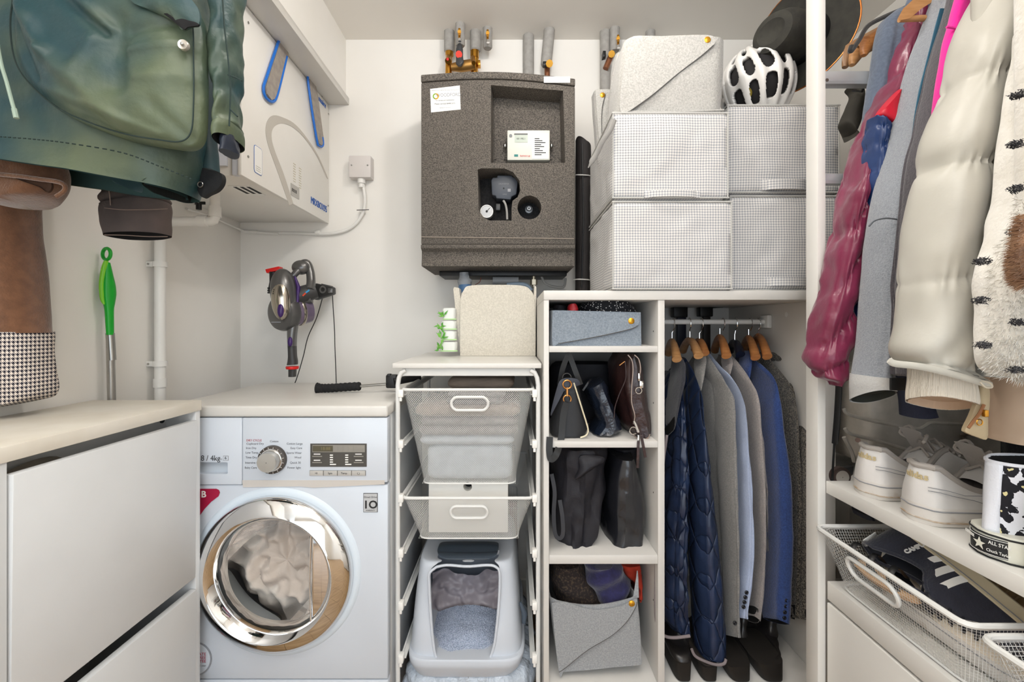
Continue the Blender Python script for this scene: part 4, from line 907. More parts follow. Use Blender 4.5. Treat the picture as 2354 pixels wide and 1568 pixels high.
towel('pale blue folded towel second from the bottom of the deep basket', tw1, -.262, .010, DY+.026, 1.66, .776, .803, 1, 3)
towel('grey looped towel in the middle of the deep wire basket', tw2, -.268, .018, DY+.024, 1.66, .804, .856, 2, 4)
towel('taupe folded towel above the grey one in the deep basket', tw3, -.275, .022, DY+.022, 1.64, .857, .893, 1, 6)
towel('light grey folded towel near the top of the deep basket', tw2, -.19, -.02, DY+.022, 1.64, .894, .928, 2, 7)
towel('brown ribbed blanket on top of the towels', tw4, -.19, .01, DY+.07, 1.66, .929, .962, 1, 9)
wb = thing('white_box', 'plain white box with round finger hole in the shallow wire basket', 'box', (-.12, 1.45, .522))
g_ = cut(G().box(sx(985, 1.30), sx(1168, 1.30), 1.30, 1.62, .524, .668, .003), [G().cyl((sx(1075, 1.3), 1.2, sz(1119, 1.3)), (sx(1075, 1.3), 1.34, sz(1119, 1.3)), .0125, 24)]); obj('box_body', g_, M('white card', '#dcdbd6', .6), wb)
obj('finger_hole', G().cyl((sx(1075, 1.3), 1.335, sz(1119, 1.3)), (sx(1075, 1.3), 1.337, sz(1119, 1.3)), .0124, 24), dark_in, wb)

# ---------------------------------------------------------------- litter box
lt = thing('litter_box', 'pale grey hooded cat litter box with charcoal hatch at the foot of the stand', 'litter box', (-.12, 1.45, .15))
lm = M('litter box plastic', '#c6ccd5', .35); lmd = M('charcoal blue plastic', '#4c5763', .4)
LYf = 1.262
rowsL = [(1000, 1284, 1150, 1284, 1.35, .30), (975, 1288, 1172, 1288, 1.325, .33), (964, 1300, 1183, 1300, 1.31, .36), (958, 1340, 1189, 1340, 1.30, .38), (950, 1400, 1194, 1400, 1.288, .40), (944, 1460, 1198, 1460, 1.275, .42), (939, 1518, 1203, 1518, 1.268, .43)]
def box_loft(g_, rows, pw=.28, m=30, n=96): return cloth(g_, rows, m=m, n=n, pw=pw)
g1 = G(); box_loft(g1, rowsL)
shell = g1
op = [(1005, 1300), (1030, 1296), (1075, 1299), (1120, 1296), (1140, 1300), (1149, 1316), (1147, 1380), (1141, 1440), (1136, 1470), (1124, 1500), (1100, 1515), (1060, 1519), (1022, 1510), (1006, 1490), (999, 1455), (993, 1400), (988, 1330), (990, 1312)]
ops = spline([at(x, y, 1.30) for x, y in op+op[:1]], 60)[:-1]
inner = [(r[0]+5, r[1]+6, r[2]-5, r[3]+6, r[4]+.012, r[5]-.024) for r in rowsL]
g2 = G(); box_loft(g2, inner[:-1]+[(944, 1512, 1198, 1512, 1.28, .41)])
hood = cut(shell, [g2, G().prism([p+Vector((0, -.12, 0)) for p in ops], (0, .22, 0))])
obj('hood', hood, lm, lt, ang=50)
rim_ = [Vector((p.x, 1.30+(p.z-sz(1300, 1.3))*.10-.008, p.z)) for p in ops]
obj('opening_rim', G().tube(rim_+rim_[:2], .0038, 8), lm, lt)
g1 = G(); box_loft(g1, [(937, 1517, 1204, 1517, 1.256, .45), (934, 1524, 1208, 1524, 1.254, .455), (935, 1536, 1206, 1536, 1.254, .455), (942, 1548, 1200, 1548, 1.262, .44), (950, 1556, 1190, 1556, 1.27, .42)]); obj('tray', g1, lm, lt, ang=50)
g1 = G(); cloth(g1, [(1012, 1243, 1142, 1243, 1.50, .05), (1008, 1262, 1146, 1262, 1.42, .06), (1005, 1272, 1146, 1272, 1.36, .06), (1010, 1284, 1140, 1284, 1.335, .05), (1025, 1288, 1125, 1288, 1.335, .03)], m=24, n=40, pw=.4); obj('hatch', g1, lmd, lt)
0 and obj('hatch_catch', G().box(sx(1067, 1.33), sx(1078, 1.33), 1.33, 1.345, sz(1286, 1.33), sz(1276, 1.33), .001), lmd, lt)
for x in (1050, 1100, 1122): obj('hatch_groove', G().tube([at(x, 1265, 1.415), at(x+4 if x > 1090 else x-6, 1247, 1.49)], .0014, 5), blk, lt)
obj('side_latch', G().tube([at(1196, 1385, 1.33), at(1206, 1410, 1.33), at(1204, 1432, 1.33)], [.004, .009, .006], 10), lmd, lt)
zl_ = sz(1452, 1.42)
g1 = G(); random.seed(11)
def gran(u, v_):
    x = sx(985, 1.30)+(sx(1158, 1.3)-sx(985, 1.3))*u; y = 1.272+.19*v_; h_ = .012+.012*v_+.020*math.sin(PI*u)*min(1, v_*2.5)
    return Vector((x, y, sz(1512, 1.28)-.008+h_+crumple((x, y, 0), .004, 14)+noise.noise(Vector((x, y, 0))*420)*.003))
g1.grid(gran, 150, 220)
tag(obj('cat_litter', g1, M('blue white litter', '#c3cde0', .9, col2='#8f9cb5', vs=330, vlo=.4, vhi=.62, bump=1.0, bs=400), ang=180), 'blue white litter granules heaped in the litter box', 'cat litter', kind='stuff')
g1 = G()
g1.grid(lambda u, v_: Vector((sx(978, 1.4)+(sx(1168, 1.4)-sx(978, 1.4))*u, 1.465+.06*v_+crumple((u*3, v_*2, 1), .02, 2.2), .165+.125*v_+.008*math.sin(u*9)*v_)), 60, 30)
obj('liner_bag', g1, M('crumpled liner', '#a9a0a6', .35, bump=.3, bs=30), lt, ang=180)
g1 = G(); soft_block(g1, -.300, .055, 1.272, 1.70, .002, .160, r=.05, cr=.028, seed=4, m=24, n=40)
tag(obj('litter_sack', g1, M('clear crinkled film', '#bcc6d2', .18, bump=.9, bs=28, bd=.02, coat=.4), ang=180), 'crinkled pale plastic sack under the litter box', 'sack')
t = thing('woven_box', 'brown striped card box behind the litter box hatch', 'box', (-.12, 1.72, .2))
obj('box_body', G().box(sx(975, 1.55), sx(1192, 1.55), 1.70, 1.76, .02, .44, .003), M('woven card', '#9c9088', .8, col2='#7c7078', vs=40, stretch=(12, 1, 1)), t)
# ---------------------------------------------------------------- things on the shelves
leather = M('black leather', '#171719', .3, bump=.35, bs=160, spec=.6)
softblk = M('black nylon', '#1b1a20', .7, bump=.35, bs=60)
navyl = M('dark navy leather', '#1a212e', .18, bump=.5, bs=120, bd=.004, spec=.8)
brownl = M('dark brown leather', '#35211f', .3, col2='#2a1a1a', vs=20, bump=.4, bs=110, spec=.6)
gold = M('rose gold', '#c98f55', .25, .9)
def folds(a, k, ph=0, tw=0, lo=0):
    return lambda u, v, s: a*(lo+(1-lo)*v)*(math.sin(k*u*2*PI+ph+tw*v)+.4*math.sin(k*2.3*u*2*PI+ph*2+v*3))
t = thing('spotted_scarf', 'black scarf with white flecks spilling out of the flat felt basket', 'scarf', at(1390, 716, 1.33))
def dotmat(name, base, dot, sc=150, thr=.2):
    m = M(name, base, .8, bump=.2, bs=80); nt = m.node_tree; N = nt.nodes; L = nt.links; b = N['Principled BSDF']
    tc = N.new('ShaderNodeTexCoord'); vo = N.new('ShaderNodeTexVoronoi'); vo.inputs['Scale'].default_value = sc; L.new(tc.outputs['Object'], vo.inputs['Vector'])
    lt_ = math_node(N, L, 'LESS_THAN', vo.outputs['Distance'], thr); mx = N.new('ShaderNodeMixRGB'); mx.inputs[1].default_value = lin(base); mx.inputs[2].default_value = lin(dot)
    L.new(lt_, mx.inputs[0]); L.new(mx.outputs[0], b.inputs['Base Color']); return m
g1 = G(); cloth(g1, [(1345, 693, 1440, 691), (1334, 700, 1458, 700), (1328, 712, 1468, 712), (1328, 735, 1468, 735)], 1.275, .16, m=26, n=60, cr=.006, cs=28)
obj('scarf_cloth', g1, dotmat('flecked cotton', '#15161c', '#e8e6e2', 170, .26), t)
g1 = G(); cloth(g1, [(1308, 700, 1322, 698), (1303, 708, 1330, 705), (1303, 722, 1330, 722)], 1.262, .05, m=14, n=24, cr=.003, cs=60)
tag(obj('red_pouch', g1, M('red nylon', '#b51f28', .4, bump=.3, bs=80)), 'small red pouch tucked in front of the flecked scarf', 'pouch')
g1 = G(); cloth(g1, [(1272, 703, 1300, 703), (1270, 712, 1304, 712), (1270, 735, 1304, 735)], 1.31, .08, m=12, n=24, cr=.004, cs=40)
tag(obj('black_pouch', g1, softblk), 'black fabric pouch in the corner of the flat felt basket', 'pouch')
# bags on the second shelf
hb1 = thing('trapeze_handbag', 'black trapeze handbag with cream piped edge and gold clasp', 'handbag', at(1308, 1005, 1.30))
Y1 = 1.262
g1 = G(); cloth(g1, [(1293, 872, 1326, 872), (1286, 884, 1330, 880), (1277, 920, 1338, 920), (1268, 960, 1346, 955), (1264, 985, 1352, 985), (1264, 1004, 1345, 1006)], Y1, .10, m=30, n=40, pw=.6); obj('bag_body', g1, M('black smooth leather', '#202124', .45, bump=.15, bs=200), hb1)
obj('flap_fold', G().pad([at(x, y, Y1-.002) for x, y in ((1291, 872), (1326, 871), (1333, 885), (1316, 880), (1296, 882), (1284, 905), (1270, 950), (1266, 950), (1278, 900))], (0, -1, 0), .003, .004, rings=4), M('navy black leather', '#23242f', .35), hb1)
obj('piping', G().tube(spline([at(x, y, Y1-.003) for x, y in ((1319, 880), (1328, 908), (1338, 940), (1348, 972), (1352, 990), (1347, 1001), (1334, 1006))], 30), .0022, 8), M('cream piping', '#d8cdb0', .5), hb1)
c = at(1304, 884, Y1-.012); cl = obj('clasp', G().ring(c, (0, 1, 0), .0115, .0024, 28, 8).cyl(c+Vector((0, 0, -.008)), c+Vector((0, 0, -.032)), .0035, 10).ring(c+Vector((0, 0, -.040)), (0, 1, 0), .0105, .0022, 28, 8, .9, 2*PI-.9, u=(0, 0, -1)), gold, hb1)
obj('ring', G().ring(at(1303, 868, Y1+.01), (0, 1, 0), .012, .002, 24, 6), M('dark metal', '#3c3834', .3, .8), hb1)
def strap(pts, wpx, th=.003, m=40, Yd=None, up=(0, 1, 0)):
    """flat strap through pixel points (x, y, Y) with a width in pixels"""
    P = spline([at(*p) for p in pts], m); g_ = G(); R = []; U = Vector(up)
    for i, p in enumerate(P):
        tt = (P[min(i+1, m-1)]-P[max(i-1, 0)]).normalized(); sd = tt.cross(U).normalized()*(wpx/2*P[i].y/F); nn = U*th
        R.append([p-sd, p+sd, p+sd+nn, p-sd+nn])
    g_.loft(R); return g_
obj('shoulder_strap', strap([(1303, 925, Y1-.014), (1297, 945, Y1-.012), (1293, 975, Y1-.012), (1291, 1003, Y1-.014), (1287, 1020, Y1-.02), (1281, 1040, 1.222), (1274, 1052, 1.22), (1266, 1055, 1.221), (1263, 1035, 1.222), (1264, 1005, 1.225)], 15, m=60), M('black strap', '#232425', .5), hb1)
obj('top_handle', strap([(1287, 885, 1.30), (1293, 850, 1.29), (1303, 822, 1.285), (1308, 816, 1.285), (1316, 835, 1.285), (1326, 862, 1.285), (1335, 885, 1.29)], 12), MATS['black strap'], hb1)
t = thing('slouchy_bag', 'glossy dark navy leather bag between the trapeze handbag and the brown bag', 'handbag', at(1385, 1003, 1.32))
g1 = G(); cloth(g1, [(1338, 898, 1388, 876), (1342, 912, 1396, 890), (1352, 935, 1402, 915), (1362, 955, 1412, 945), (1368, 975, 1424, 972), (1356, 992, 1430, 992), (1350, 1003, 1420, 1001)], 1.268, .16, m=40, n=44, cr=.004, cs=26, fold=folds(.0035, 3, 1, 2, .3)); obj('bag_body', g1, navyl, t)
obj('bag_handle', strap([(1340, 898, 1.29), (1352, 880, 1.29), (1358, 872, 1.3)], 4), leather, t)
t = thing('zip_backpack', 'dark brown leather bag with chrome zips standing against the divider', 'backpack', at(1462, 1008, 1.30))
Y2 = 1.262
g1 = G(); cloth(g1, [(1424, 815, 1462, 816), (1408, 840, 1476, 835), (1406, 880, 1484, 880), (1412, 925, 1490, 925), (1420, 960, 1498, 960), (1428, 985, 1500, 985), (1440, 1005, 1496, 1003), (1452, 1012, 1478, 1012)], Y2, .22, m=40, n=50, cr=.004, cs=20, fold=folds(.003, 3, 2, 1, .5)); bp_ = obj('bag_body', g1, brownl, t)
def zipper(pts, nm='zip', par=t, y=Y2-.004): return obj(nm, G().tube(spline([at(x, yy, y) for x, yy in pts], 40), .0021, 6), M('zip metal', '#a8968c', .3, .8), par)
zipper([(1443, 816), (1452, 828), (1455, 850), (1452, 890), (1452, 925), (1459, 955), (1456, 975)])
zipper([(1458, 816), (1468, 826), (1472, 845), (1471, 862)])
zipper([(1447, 992), (1460, 1003), (1475, 1011), (1488, 1008), (1494, 998)], y=Y2-.002)
obj('zip_pull', G().box(at(1467, 1, 1.25).x, at(1472, 1, 1.25).x, 1.249, 1.252, at(1, 876, 1.25).z, at(1, 858, 1.25).z, .001).box(at(1470, 1, 1.25).x, at(1479, 1, 1.25).x, 1.247, 1.250, at(1, 892, 1.25).z, at(1, 876, 1.25).z, .001), chrome, t)
obj('d_ring', G().ring(at(1468, 898, 1.25), (0, 1, 0), .0085, .0016, 20, 6), chrome, t)
obj('clip', G().tube(spline([at(1457, 968, 1.25), at(1462, 978, 1.248), at(1468, 994, 1.245)], 12), .003, 8).ring(at(1456, 990, 1.25), (0, 1, 0), .010, .0018, 20, 6).cyl(at(1468, 1000, 1.24), at(1468, 1014, 1.238), .004, 8), chrome, t)
obj('zip_tassel', strap([(1468, 1014, 1.226), (1467, 1040, 1.224), (1466, 1076, 1.224)], 6, m=10), brownl, t)
obj('zip_tassel', strap([(1474, 1000, 1.226), (1479, 1025, 1.224), (1484, 1052, 1.224)], 6, m=10), brownl, t)
obj('gold_mark', G().tube([at(1424, 840, 1.262), at(1436, 831, 1.262)], .0015, 6), gold, t)
obj('seam_ridge', G().tube(spline([at(x, y, 1.262) for x, y in ((1437, 830), (1438, 870), (1424, 905), (1414, 935), (1412, 960))], 24), .0016, 6), brownl, t)
g1 = G(); cloth(g1, [(1270, 838, 1420, 838), (1262, 850, 1430, 850), (1260, 900, 1430, 900), (1264, 1000, 1425, 1000)], 1.47, .16, m=20, n=40, cr=.01, cs=12)
tag(obj('black_rucksack', g1, softblk), 'black soft rucksack at the back of the handbag shelf', 'rucksack')
# third shelf
t = thing('black_holdall', 'large black fabric holdall slumped on the third shelf', 'holdall', at(1325, 1270, 1.32))
g1 = G(); cloth(g1, [(1275, 1036, 1385, 1036), (1266, 1050, 1400, 1045), (1264, 1100, 1400, 1100), (1264, 1160, 1396, 1160), (1266, 1210, 1390, 1210), (1268, 1250, 1386, 1245), (1278, 1267, 1378, 1264)], 1.268, .30, m=50, n=70, cr=.010, cs=13, fold=folds(.008, 3, 1, 6, .4)); obj('bag_body', g1, M('charcoal nylon', '#1b1a21', .6, bump=.5, bs=50), t)
obj('webbing_loop', strap([(1268, 1090, 1.262), (1275, 1130, 1.258), (1273, 1180, 1.256), (1276, 1225, 1.254), (1285, 1238, 1.254), (1294, 1228, 1.254), (1293, 1190, 1.256), (1287, 1150, 1.26)], 9, m=50), M('grey black webbing', '#303136', .6), t)
obj('flap', G().pad([at(x, y, 1.262) for x, y in ((1335, 1048), (1385, 1050), (1388, 1062), (1375, 1070), (1340, 1095), (1322, 1102), (1330, 1080))], (0, -1, 0), .012, .01, cr=.004, cs=30), MATS['charcoal nylon'], t)
t = thing('leather_tote', 'shiny black leather tote beside the holdall', 'tote bag', at(1430, 1270, 1.32))
g1 = G(); cloth(g1, [(1402, 1060, 1460, 1060), (1396, 1090, 1466, 1085), (1392, 1130, 1474, 1125), (1388, 1180, 1482, 1165), (1386, 1230, 1483, 1210), (1384, 1262, 1482, 1262), (1392, 1270, 1478, 1270)], 1.275, .25, m=50, n=64, cr=.007, cs=12, pw=.65, fold=folds(.005, 2, .5, 4, .2)); obj('bag_body', g1, M('glossy black leather', '#1f2025', .22, bump=.2, bs=60, spec=.8), t)
obj('base_seam', G().tube(spline([at(x, y, 1.272) for x, y in ((1384, 1264), (1420, 1267), (1460, 1265), (1482, 1262))], 16), .0022, 6), leather, t)
g1 = G(); cloth(g1, [(1395, 1036, 1468, 1036), (1392, 1060, 1470, 1060), (1395, 1140, 1470, 1140)], 1.36, .2, m=16, n=40, cr=.01, cs=14)
tag(obj('black_jumper', g1, softblk), 'black fabric bundle stuffed behind the leather tote', 'clothing')
# scarves in the bottom basket
def blob(name, label, cat, rows, Y, th, mat, cr=.006, cs=22, seed=0, fold=None, grp=None):
    g_ = G(); cloth(g_, rows, Y, th, m=40, n=56, cr=cr, cs=cs, seed=seed, fold=fold); return tag(obj(name, g_, mat), label, cat, grp)
blob('brown_scarf', 'dark brown tweed scarf at the left of the scarf basket', 'scarf', [(1268, 1308, 1330, 1308), (1264, 1330, 1345, 1325), (1266, 1360, 1370, 1360), (1275, 1400, 1400, 1400)], 1.30, .16, M('brown tweed', '#2a2322', .95, col2='#5a4a3a', vs=160, vlo=.5, vhi=.75, bump=.6, bs=120), .010, 20, 1)
blob('purple_scarf', 'rolled purple blue knitted scarf in the middle of the scarf basket', 'scarf', [(1345, 1308, 1418, 1308), (1336, 1325, 1432, 1320), (1338, 1350, 1446, 1345), (1350, 1375, 1450, 1370), (1370, 1400, 1445, 1400)], 1.285, .15, M('purple blue knit', '#232146', .9, col2='#2c2a58', vs=80, bump=.5, bs=120, sheen=.4), .004, 14, 2, fold=lambda u, v, s: .006*math.sin(v*14+u*5))
blob('red_scarf', 'rust red scarf hanging over the corner of the scarf basket', 'scarf', [(1415, 1305, 1470, 1305), (1425, 1325, 1474, 1322), (1440, 1345, 1475, 1342), (1452, 1360, 1474, 1360), (1458, 1385, 1466, 1385)], 1.31, .10, M('rust red wool', '#a5301c', .9, bump=.5, bs=90), .006, 35, 3)
# ---------------------------------------------------------------- helmet and hat on the cubes
t = thing('cycle_helmet', 'white vented cycle helmet with dark liner standing on a gingham cube', 'helmet', (.74, 1.42, 1.739))
hc = Vector((sx(1738, 1.40), 1.40, sz(200, 1.40))); rx_, ry_, rz_ = .095, .125, .117
mt = Matrix.Rotation(math.radians(-14), 4, 'Y')
hm = M('white helmet shell', '#dcdad6', .3, coat=.3)
obj('liner', G().ell(hc, rx_*.86, ry_*.88, rz_*.86, 32, 20, mt), M('black liner foam', '#1c1a1b', .8), t)
def hp_(a, b, k=1.0):
    """a: longitude, b: latitude from top"""
    p = Vector((math.cos(a)*math.sin(b)*rx_*k, math.sin(a)*math.sin(b)*ry_*k, math.cos(b)*rz_*k)); return hc+mt.to_3x3() @ p
def band(pf, n=24, w=.008, th=.008):
    P = [pf(i/n) for i in range(n+1)]; g_ = G(); R = []
    for i, p in enumerate(P):
        tt = (P[min(i+1, n)]-P[max(i-1, 0)]).normalized(); nn = (p-hc).normalized(); sd = tt.cross(nn).normalized(); ww = w(i/n) if callable(w) else w
        R.append([p-sd*ww, p-sd*ww*.7+nn*th, p+sd*ww*.7+nn*th, p+sd*ww])
    return g_.loft(R)
g_ = G(); NA, NB = 300, 190
def vent(a, b):
    """inside one of the vents: columns of long slots"""
    c0 = (a+3.3)/.47; i = round(c0); f = c0-i+.12*math.sin(b*3)
    if b < .38 or b > 2.38: return False
    lo, hi = (.40, .86) if b < .90 else ((.95, 1.55) if b < 1.60 else (1.66, 2.30))
    m_ = (b-(lo+hi)/2)/((hi-lo)/2)
    return abs(m_) < 1 and abs(f) < .32*math.sqrt(1-m_**4)*(1.1 if i % 2 else .85)*min(1, .4+b*.5)
V = {}
for i in range(NA):
    for j in range(NB+1):
        a = -PI+2*PI*i/NA; b = .02+2.5*j/NB; fl_ = 1+.035*math.cos((a+3.3)/.47*2*PI+.75*math.sin(b*3)+PI)*min(1, b)
        V[i, j] = g_.bm.verts.new(hp_(a, b, fl_))
for i in range(NA):
    for j in range(NB):
        a = -PI+2*PI*(i+.5)/NA; b = .02+2.5*(j+.5)/NB
        if not vent(a, b): g_.bm.faces.new((V[i, j], V[(i+1) % NA, j], V[(i+1) % NA, j+1], V[i, j+1]))
bmesh.ops.delete(g_.bm, geom=[v for v in g_.bm.verts if not v.link_faces], context='VERTS')
sh_ = obj('shell', g_, hm, t, ang=60); md = sh_.modifiers.new('thickness', 'SOLIDIFY'); md.thickness = .012; md.offset = -1
obj('inner_pad', G().ell(hc+Vector((-.055, -.062, -.05)), .010, .008, .016), M('ochre pad', '#8b7a2c', .7), t)
hat = thing('fedora_hat', 'dark wide-brimmed felt hat with copper edge leaning behind the cycle helmet', 'hat', (.80, 1.36, 1.80))
ax = Vector((-.90, -.42, -.06)).normalized(); u_ = Vector((0, 0, 1)); u_ = (u_-ax*u_.dot(ax)).normalized(); v_ = ax.cross(u_)
bc = at(1842, 96, 1.335)
hfm = M('dark olive felt', '#2b2a26', .85, col2='#35342e', vs=40, bump=.3, bs=150)
def hring(d, a, b, off=0, wav=0, n=56): return [bc+ax*(d+wav*math.cos(2*2*PI*k/n))+u_*(math.cos(2*PI*k/n)*a+off)+v_*math.sin(2*PI*k/n)*b for k in range(n)]
obj('brim', G().loft([hring(.004, .062, .078), hring(.006, .105, .12, 0, .004), hring(.010, .142, .155, 0, .012), hring(.013, .143, .156, 0, .012), hring(.010, .105, .12, 0, .004), hring(.009, .062, .078)], False, False), hfm, hat)
obj('crown', G().loft([hring(.0, .066, .084), hring(.06, .064, .080), hring(.105, .060, .075), hring(.130, .050, .060), hring(.136, .032, .042), hring(.124, .012, .02)], False, True), hfm, hat)
obj('hat_band', G().loft([hring(.006, .0685, .0865), hring(.036, .067, .084), hring(.036, .064, .08)], False, False), M('black ribbon', '#121213', .6), hat)
R = hring(.0115, .144, .157, 0, .012); obj('copper_edge', G().tube(R+R[:2], .0022, 6), M('copper wire', '#b06a35', .3, .8), hat)
obj('band_brooch', G().ell(hring(.022, .070, .088)[24], .007, .007, .005, 16, 8), M('champagne metal', '#c9a58a', .3, .8), hat)

# ---------------------------------------------------------------- things behind the hanging rod
t = thing('clamp_tool', 'dark quick clamp hanging behind the jackets next to the divider', 'clamp', at(1568, 800, 1.74))
obj('clamp_bar', G().box(at(1558, 1, 1.72).x, at(1578, 1, 1.72).x, 1.72, 1.74, at(1, 800, 1.72).z, at(1, 700, 1.72).z, .003), M('dark navy tool', '#1b1e2e', .5), t)
obj('clamp_head', G().box(at(1549, 1, 1.70).x, at(1582, 1, 1.70).x, 1.70, 1.74, at(1, 730, 1.70).z, at(1, 703, 1.70).z, .005), blk, t)
t = thing('clamp_tool', 'dark brown clamp with cross handle hanging behind the middle hangers', 'clamp', at(1630, 840, 1.74))
obj('clamp_bar', G().box(at(1618, 1, 1.72).x, at(1634, 1, 1.72).x, 1.72, 1.74, at(1, 840, 1.72).z, at(1, 700, 1.72).z, .003), M('dark brown tool', '#2a2320', .5), t)
obj('clamp_head', G().box(at(1610, 1, 1.70).x, at(1640, 1, 1.70).x, 1.70, 1.74, at(1, 728, 1.70).z, at(1, 702, 1.70).z, .004).cyl(at(1636, 706, 1.71), at(1662, 704, 1.71), .005, 10), blk, t)
# ---------------------------------------------------------------- jackets on wooden hangers
wood = M('orange beech', '#b87c48', .4, col2='#a3683a', vs=20, stretch=(1, 1, 8)); wood2 = M('beech', '#c69463', .4, col2='#b3814f', vs=20, stretch=(1, 1, 8))
def hanger(name_label, hx, neck, tip, mat=wood, grp='hangers on the rod in the shelving unit', bpx=None):
    """hx: hook pixel on the rod; neck: pixel of the collar of the hanger; tip: pixel and distance of the near shoulder tip"""
    t = thing('coat_hanger', name_label, 'hanger', at(*neck, rodY), grp)
    n_ = at(*neck, rodY); h_ = at(hx, 740, rodY)
    hk = [n_, n_+Vector((0, 0, .018)), h_+Vector((0, 0, -.035))]+[h_+Vector((0, math.sin(a)*-.012, math.cos(a)*-.012+.0)) for a in [.0+.5*i for i in range(1, 8)]]
    obj('hook', G().tube([n_+Vector((0, 0, -.01)), n_+Vector((0, 0, .03)), h_+Vector((.0, 0, -.028)), h_+Vector((0, -.012, -.016)), h_+Vector((0, -.0125, 0)), h_+Vector((0, -.009, .009)), h_+Vector((0, 0, .0125)), h_+Vector((0, .009, .009)), h_+Vector((0, .0125, 0))], .0016, 8), chrome, t)
    T = at(*tip); B_ = Vector((2*n_.x-T.x, 2*n_.y-T.y, T.z)); B_.y = min(B_.y, 1.75); g_ = G()
    for E in (T, B_):
        P = spline([n_+Vector((0, 0, .0)), n_.lerp(E, .35)+Vector((0, 0, .010)), n_.lerp(E, .7)+Vector((0, 0, .008)), E], 16)
        R = []
        for i, p in enumerate(P):
            tt = (P[min(i+1, 15)]-P[max(i-1, 0)]).normalized(); sd = Vector((1, 0, 0)); up = sd.cross(tt).normalized(); up = up if up.z > 0 else -up; w_ = .009+.006*(i/15); h2 = .012+.002*math.sin(i/15*PI)
            R.append([p+sd*math.cos(a)*w_+up*math.sin(a)*h2 for a in [k*PI/6 for k in range(12)]])
        g_.loft(R)
    obj('hanger_arm', g_, mat, t); return t
hanger('beech hanger nearest the divider in the shelving unit', 1548, (1545, 786), (1556, 826, 1.36), wood2)
hanger('beech hanger holding the grey knitted jacket', 1585, (1586, 784), (1606, 818, 1.36), wood2)
hanger('small beech hanger holding the pale blue jacket', 1613, (1608, 787), (1620, 812, 1.40), wood)
hanger('large orange hanger holding the beige grey jacket', 1662, (1655, 776), (1670, 818, 1.36), wood)
hanger('dark plastic hanger between the two orange hangers', 1691, (1689, 790), (1702, 815, 1.40), M('dark navy plastic', '#141827', .3))
hanger('orange hanger holding the bright blue jacket', 1725, (1721, 778), (1737, 822, 1.36), wood)
hanger('orange hanger holding the speckled tweed jacket, last on the rod', 1744, (1744, 774), (1764, 820, 1.36), wood)
def fabric(nm, c1, c2, vs=200, bump=.4, rough=.9, lo=.35, hi=.65, st=(1, 1, 1)): return M(nm, c1, rough, col2=c2, vs=vs, vlo=lo, vhi=hi, bump=bump, bs=vs*1.2, sheen=.3, stretch=st)
def jacket(label, mat, sleeve, body, cat='jacket', nm='jacket', fold_a=.003, buttons=None, seed=0, hem=None, bmat=None, cuffmat=None, collar=None, pw=.85):
    t = thing(nm, label, cat, at(sleeve[-1][0], sleeve[-1][1], sleeve[-1][4]), 'jackets in the shelving unit')
    if body:
        g_ = G(); cloth(g_, body, m=60, n=72, cr=.004, cs=14, seed=seed, fold=folds(fold_a, 4, seed, 1.5, .2), pw=.6); obj('body', g_, bmat or mat, t, ang=70)
    g_ = G(); rg = cloth(g_, sleeve, m=60, n=44, cr=.003, cs=16, seed=seed+3, fold=folds(fold_a*.7, 2, seed+1, 2, .2), pw=pw, caps=(True, False), tilt=.55); sl = obj('sleeve', g_, mat, t, ang=70)
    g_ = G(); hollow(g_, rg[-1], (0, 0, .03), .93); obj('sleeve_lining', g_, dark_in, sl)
    if collar: g_ = G(); cloth(g_, collar, m=20, n=30, cr=.001, cs=30, pw=.6); obj('collar', g_, mat, t)
    for b_ in buttons or (): c = at(*b_); obj('button', G().lathe([(0, .001), (0, .0055), (.002, .0055), (.003, .004), (.002, .001)], c, (0, -1, 0), 14), b_mat[0], sl)
    return t
b_mat = [M('dark horn button', '#17171c', .4)]
# rows: (xl, yl, xr, yr, Yfront, depth)
jacket('speckled dark tweed jacket at the end of the rod', fabric('dark tweed', '#33312e', '#8b8377', 260, .6, lo=.42, hi=.62),
  [(1768, 818, 1780, 812, 1.45, .05), (1790, 850, 1812, 845, 1.38, .10), (1815, 895, 1842, 885, 1.32, .13), (1822, 960, 1862, 955, 1.285, .12), (1824, 1100, 1868, 1100, 1.275, .10), (1822, 1300, 1868, 1300, 1.275, .10), (1818, 1424, 1866, 1434, 1.275, .09)],
  [(1752, 815, 1764, 812, 1.47, .08), (1765, 850, 1790, 850, 1.42, .2), (1780, 900, 1820, 900, 1.36, .36), (1790, 1000, 1835, 1000, 1.34, .40), (1795, 1300, 1845, 1300, 1.34, .40), (1795, 1420, 1840, 1425, 1.34, .38)], seed=1)
jacket('dark grey tweed jacket mostly hidden behind the bright blue one', MATS['dark tweed'],
  [(1742, 815, 1752, 813, 1.45, .05), (1762, 850, 1782, 846, 1.38, .08), (1785, 895, 1806, 890, 1.33, .11), (1796, 960, 1824, 955, 1.31, .10), (1800, 1100, 1832, 1100, 1.305, .10), (1800, 1300, 1830, 1300, 1.305, .10), (1800, 1415, 1828, 1422, 1.305, .09)], None, seed=2)
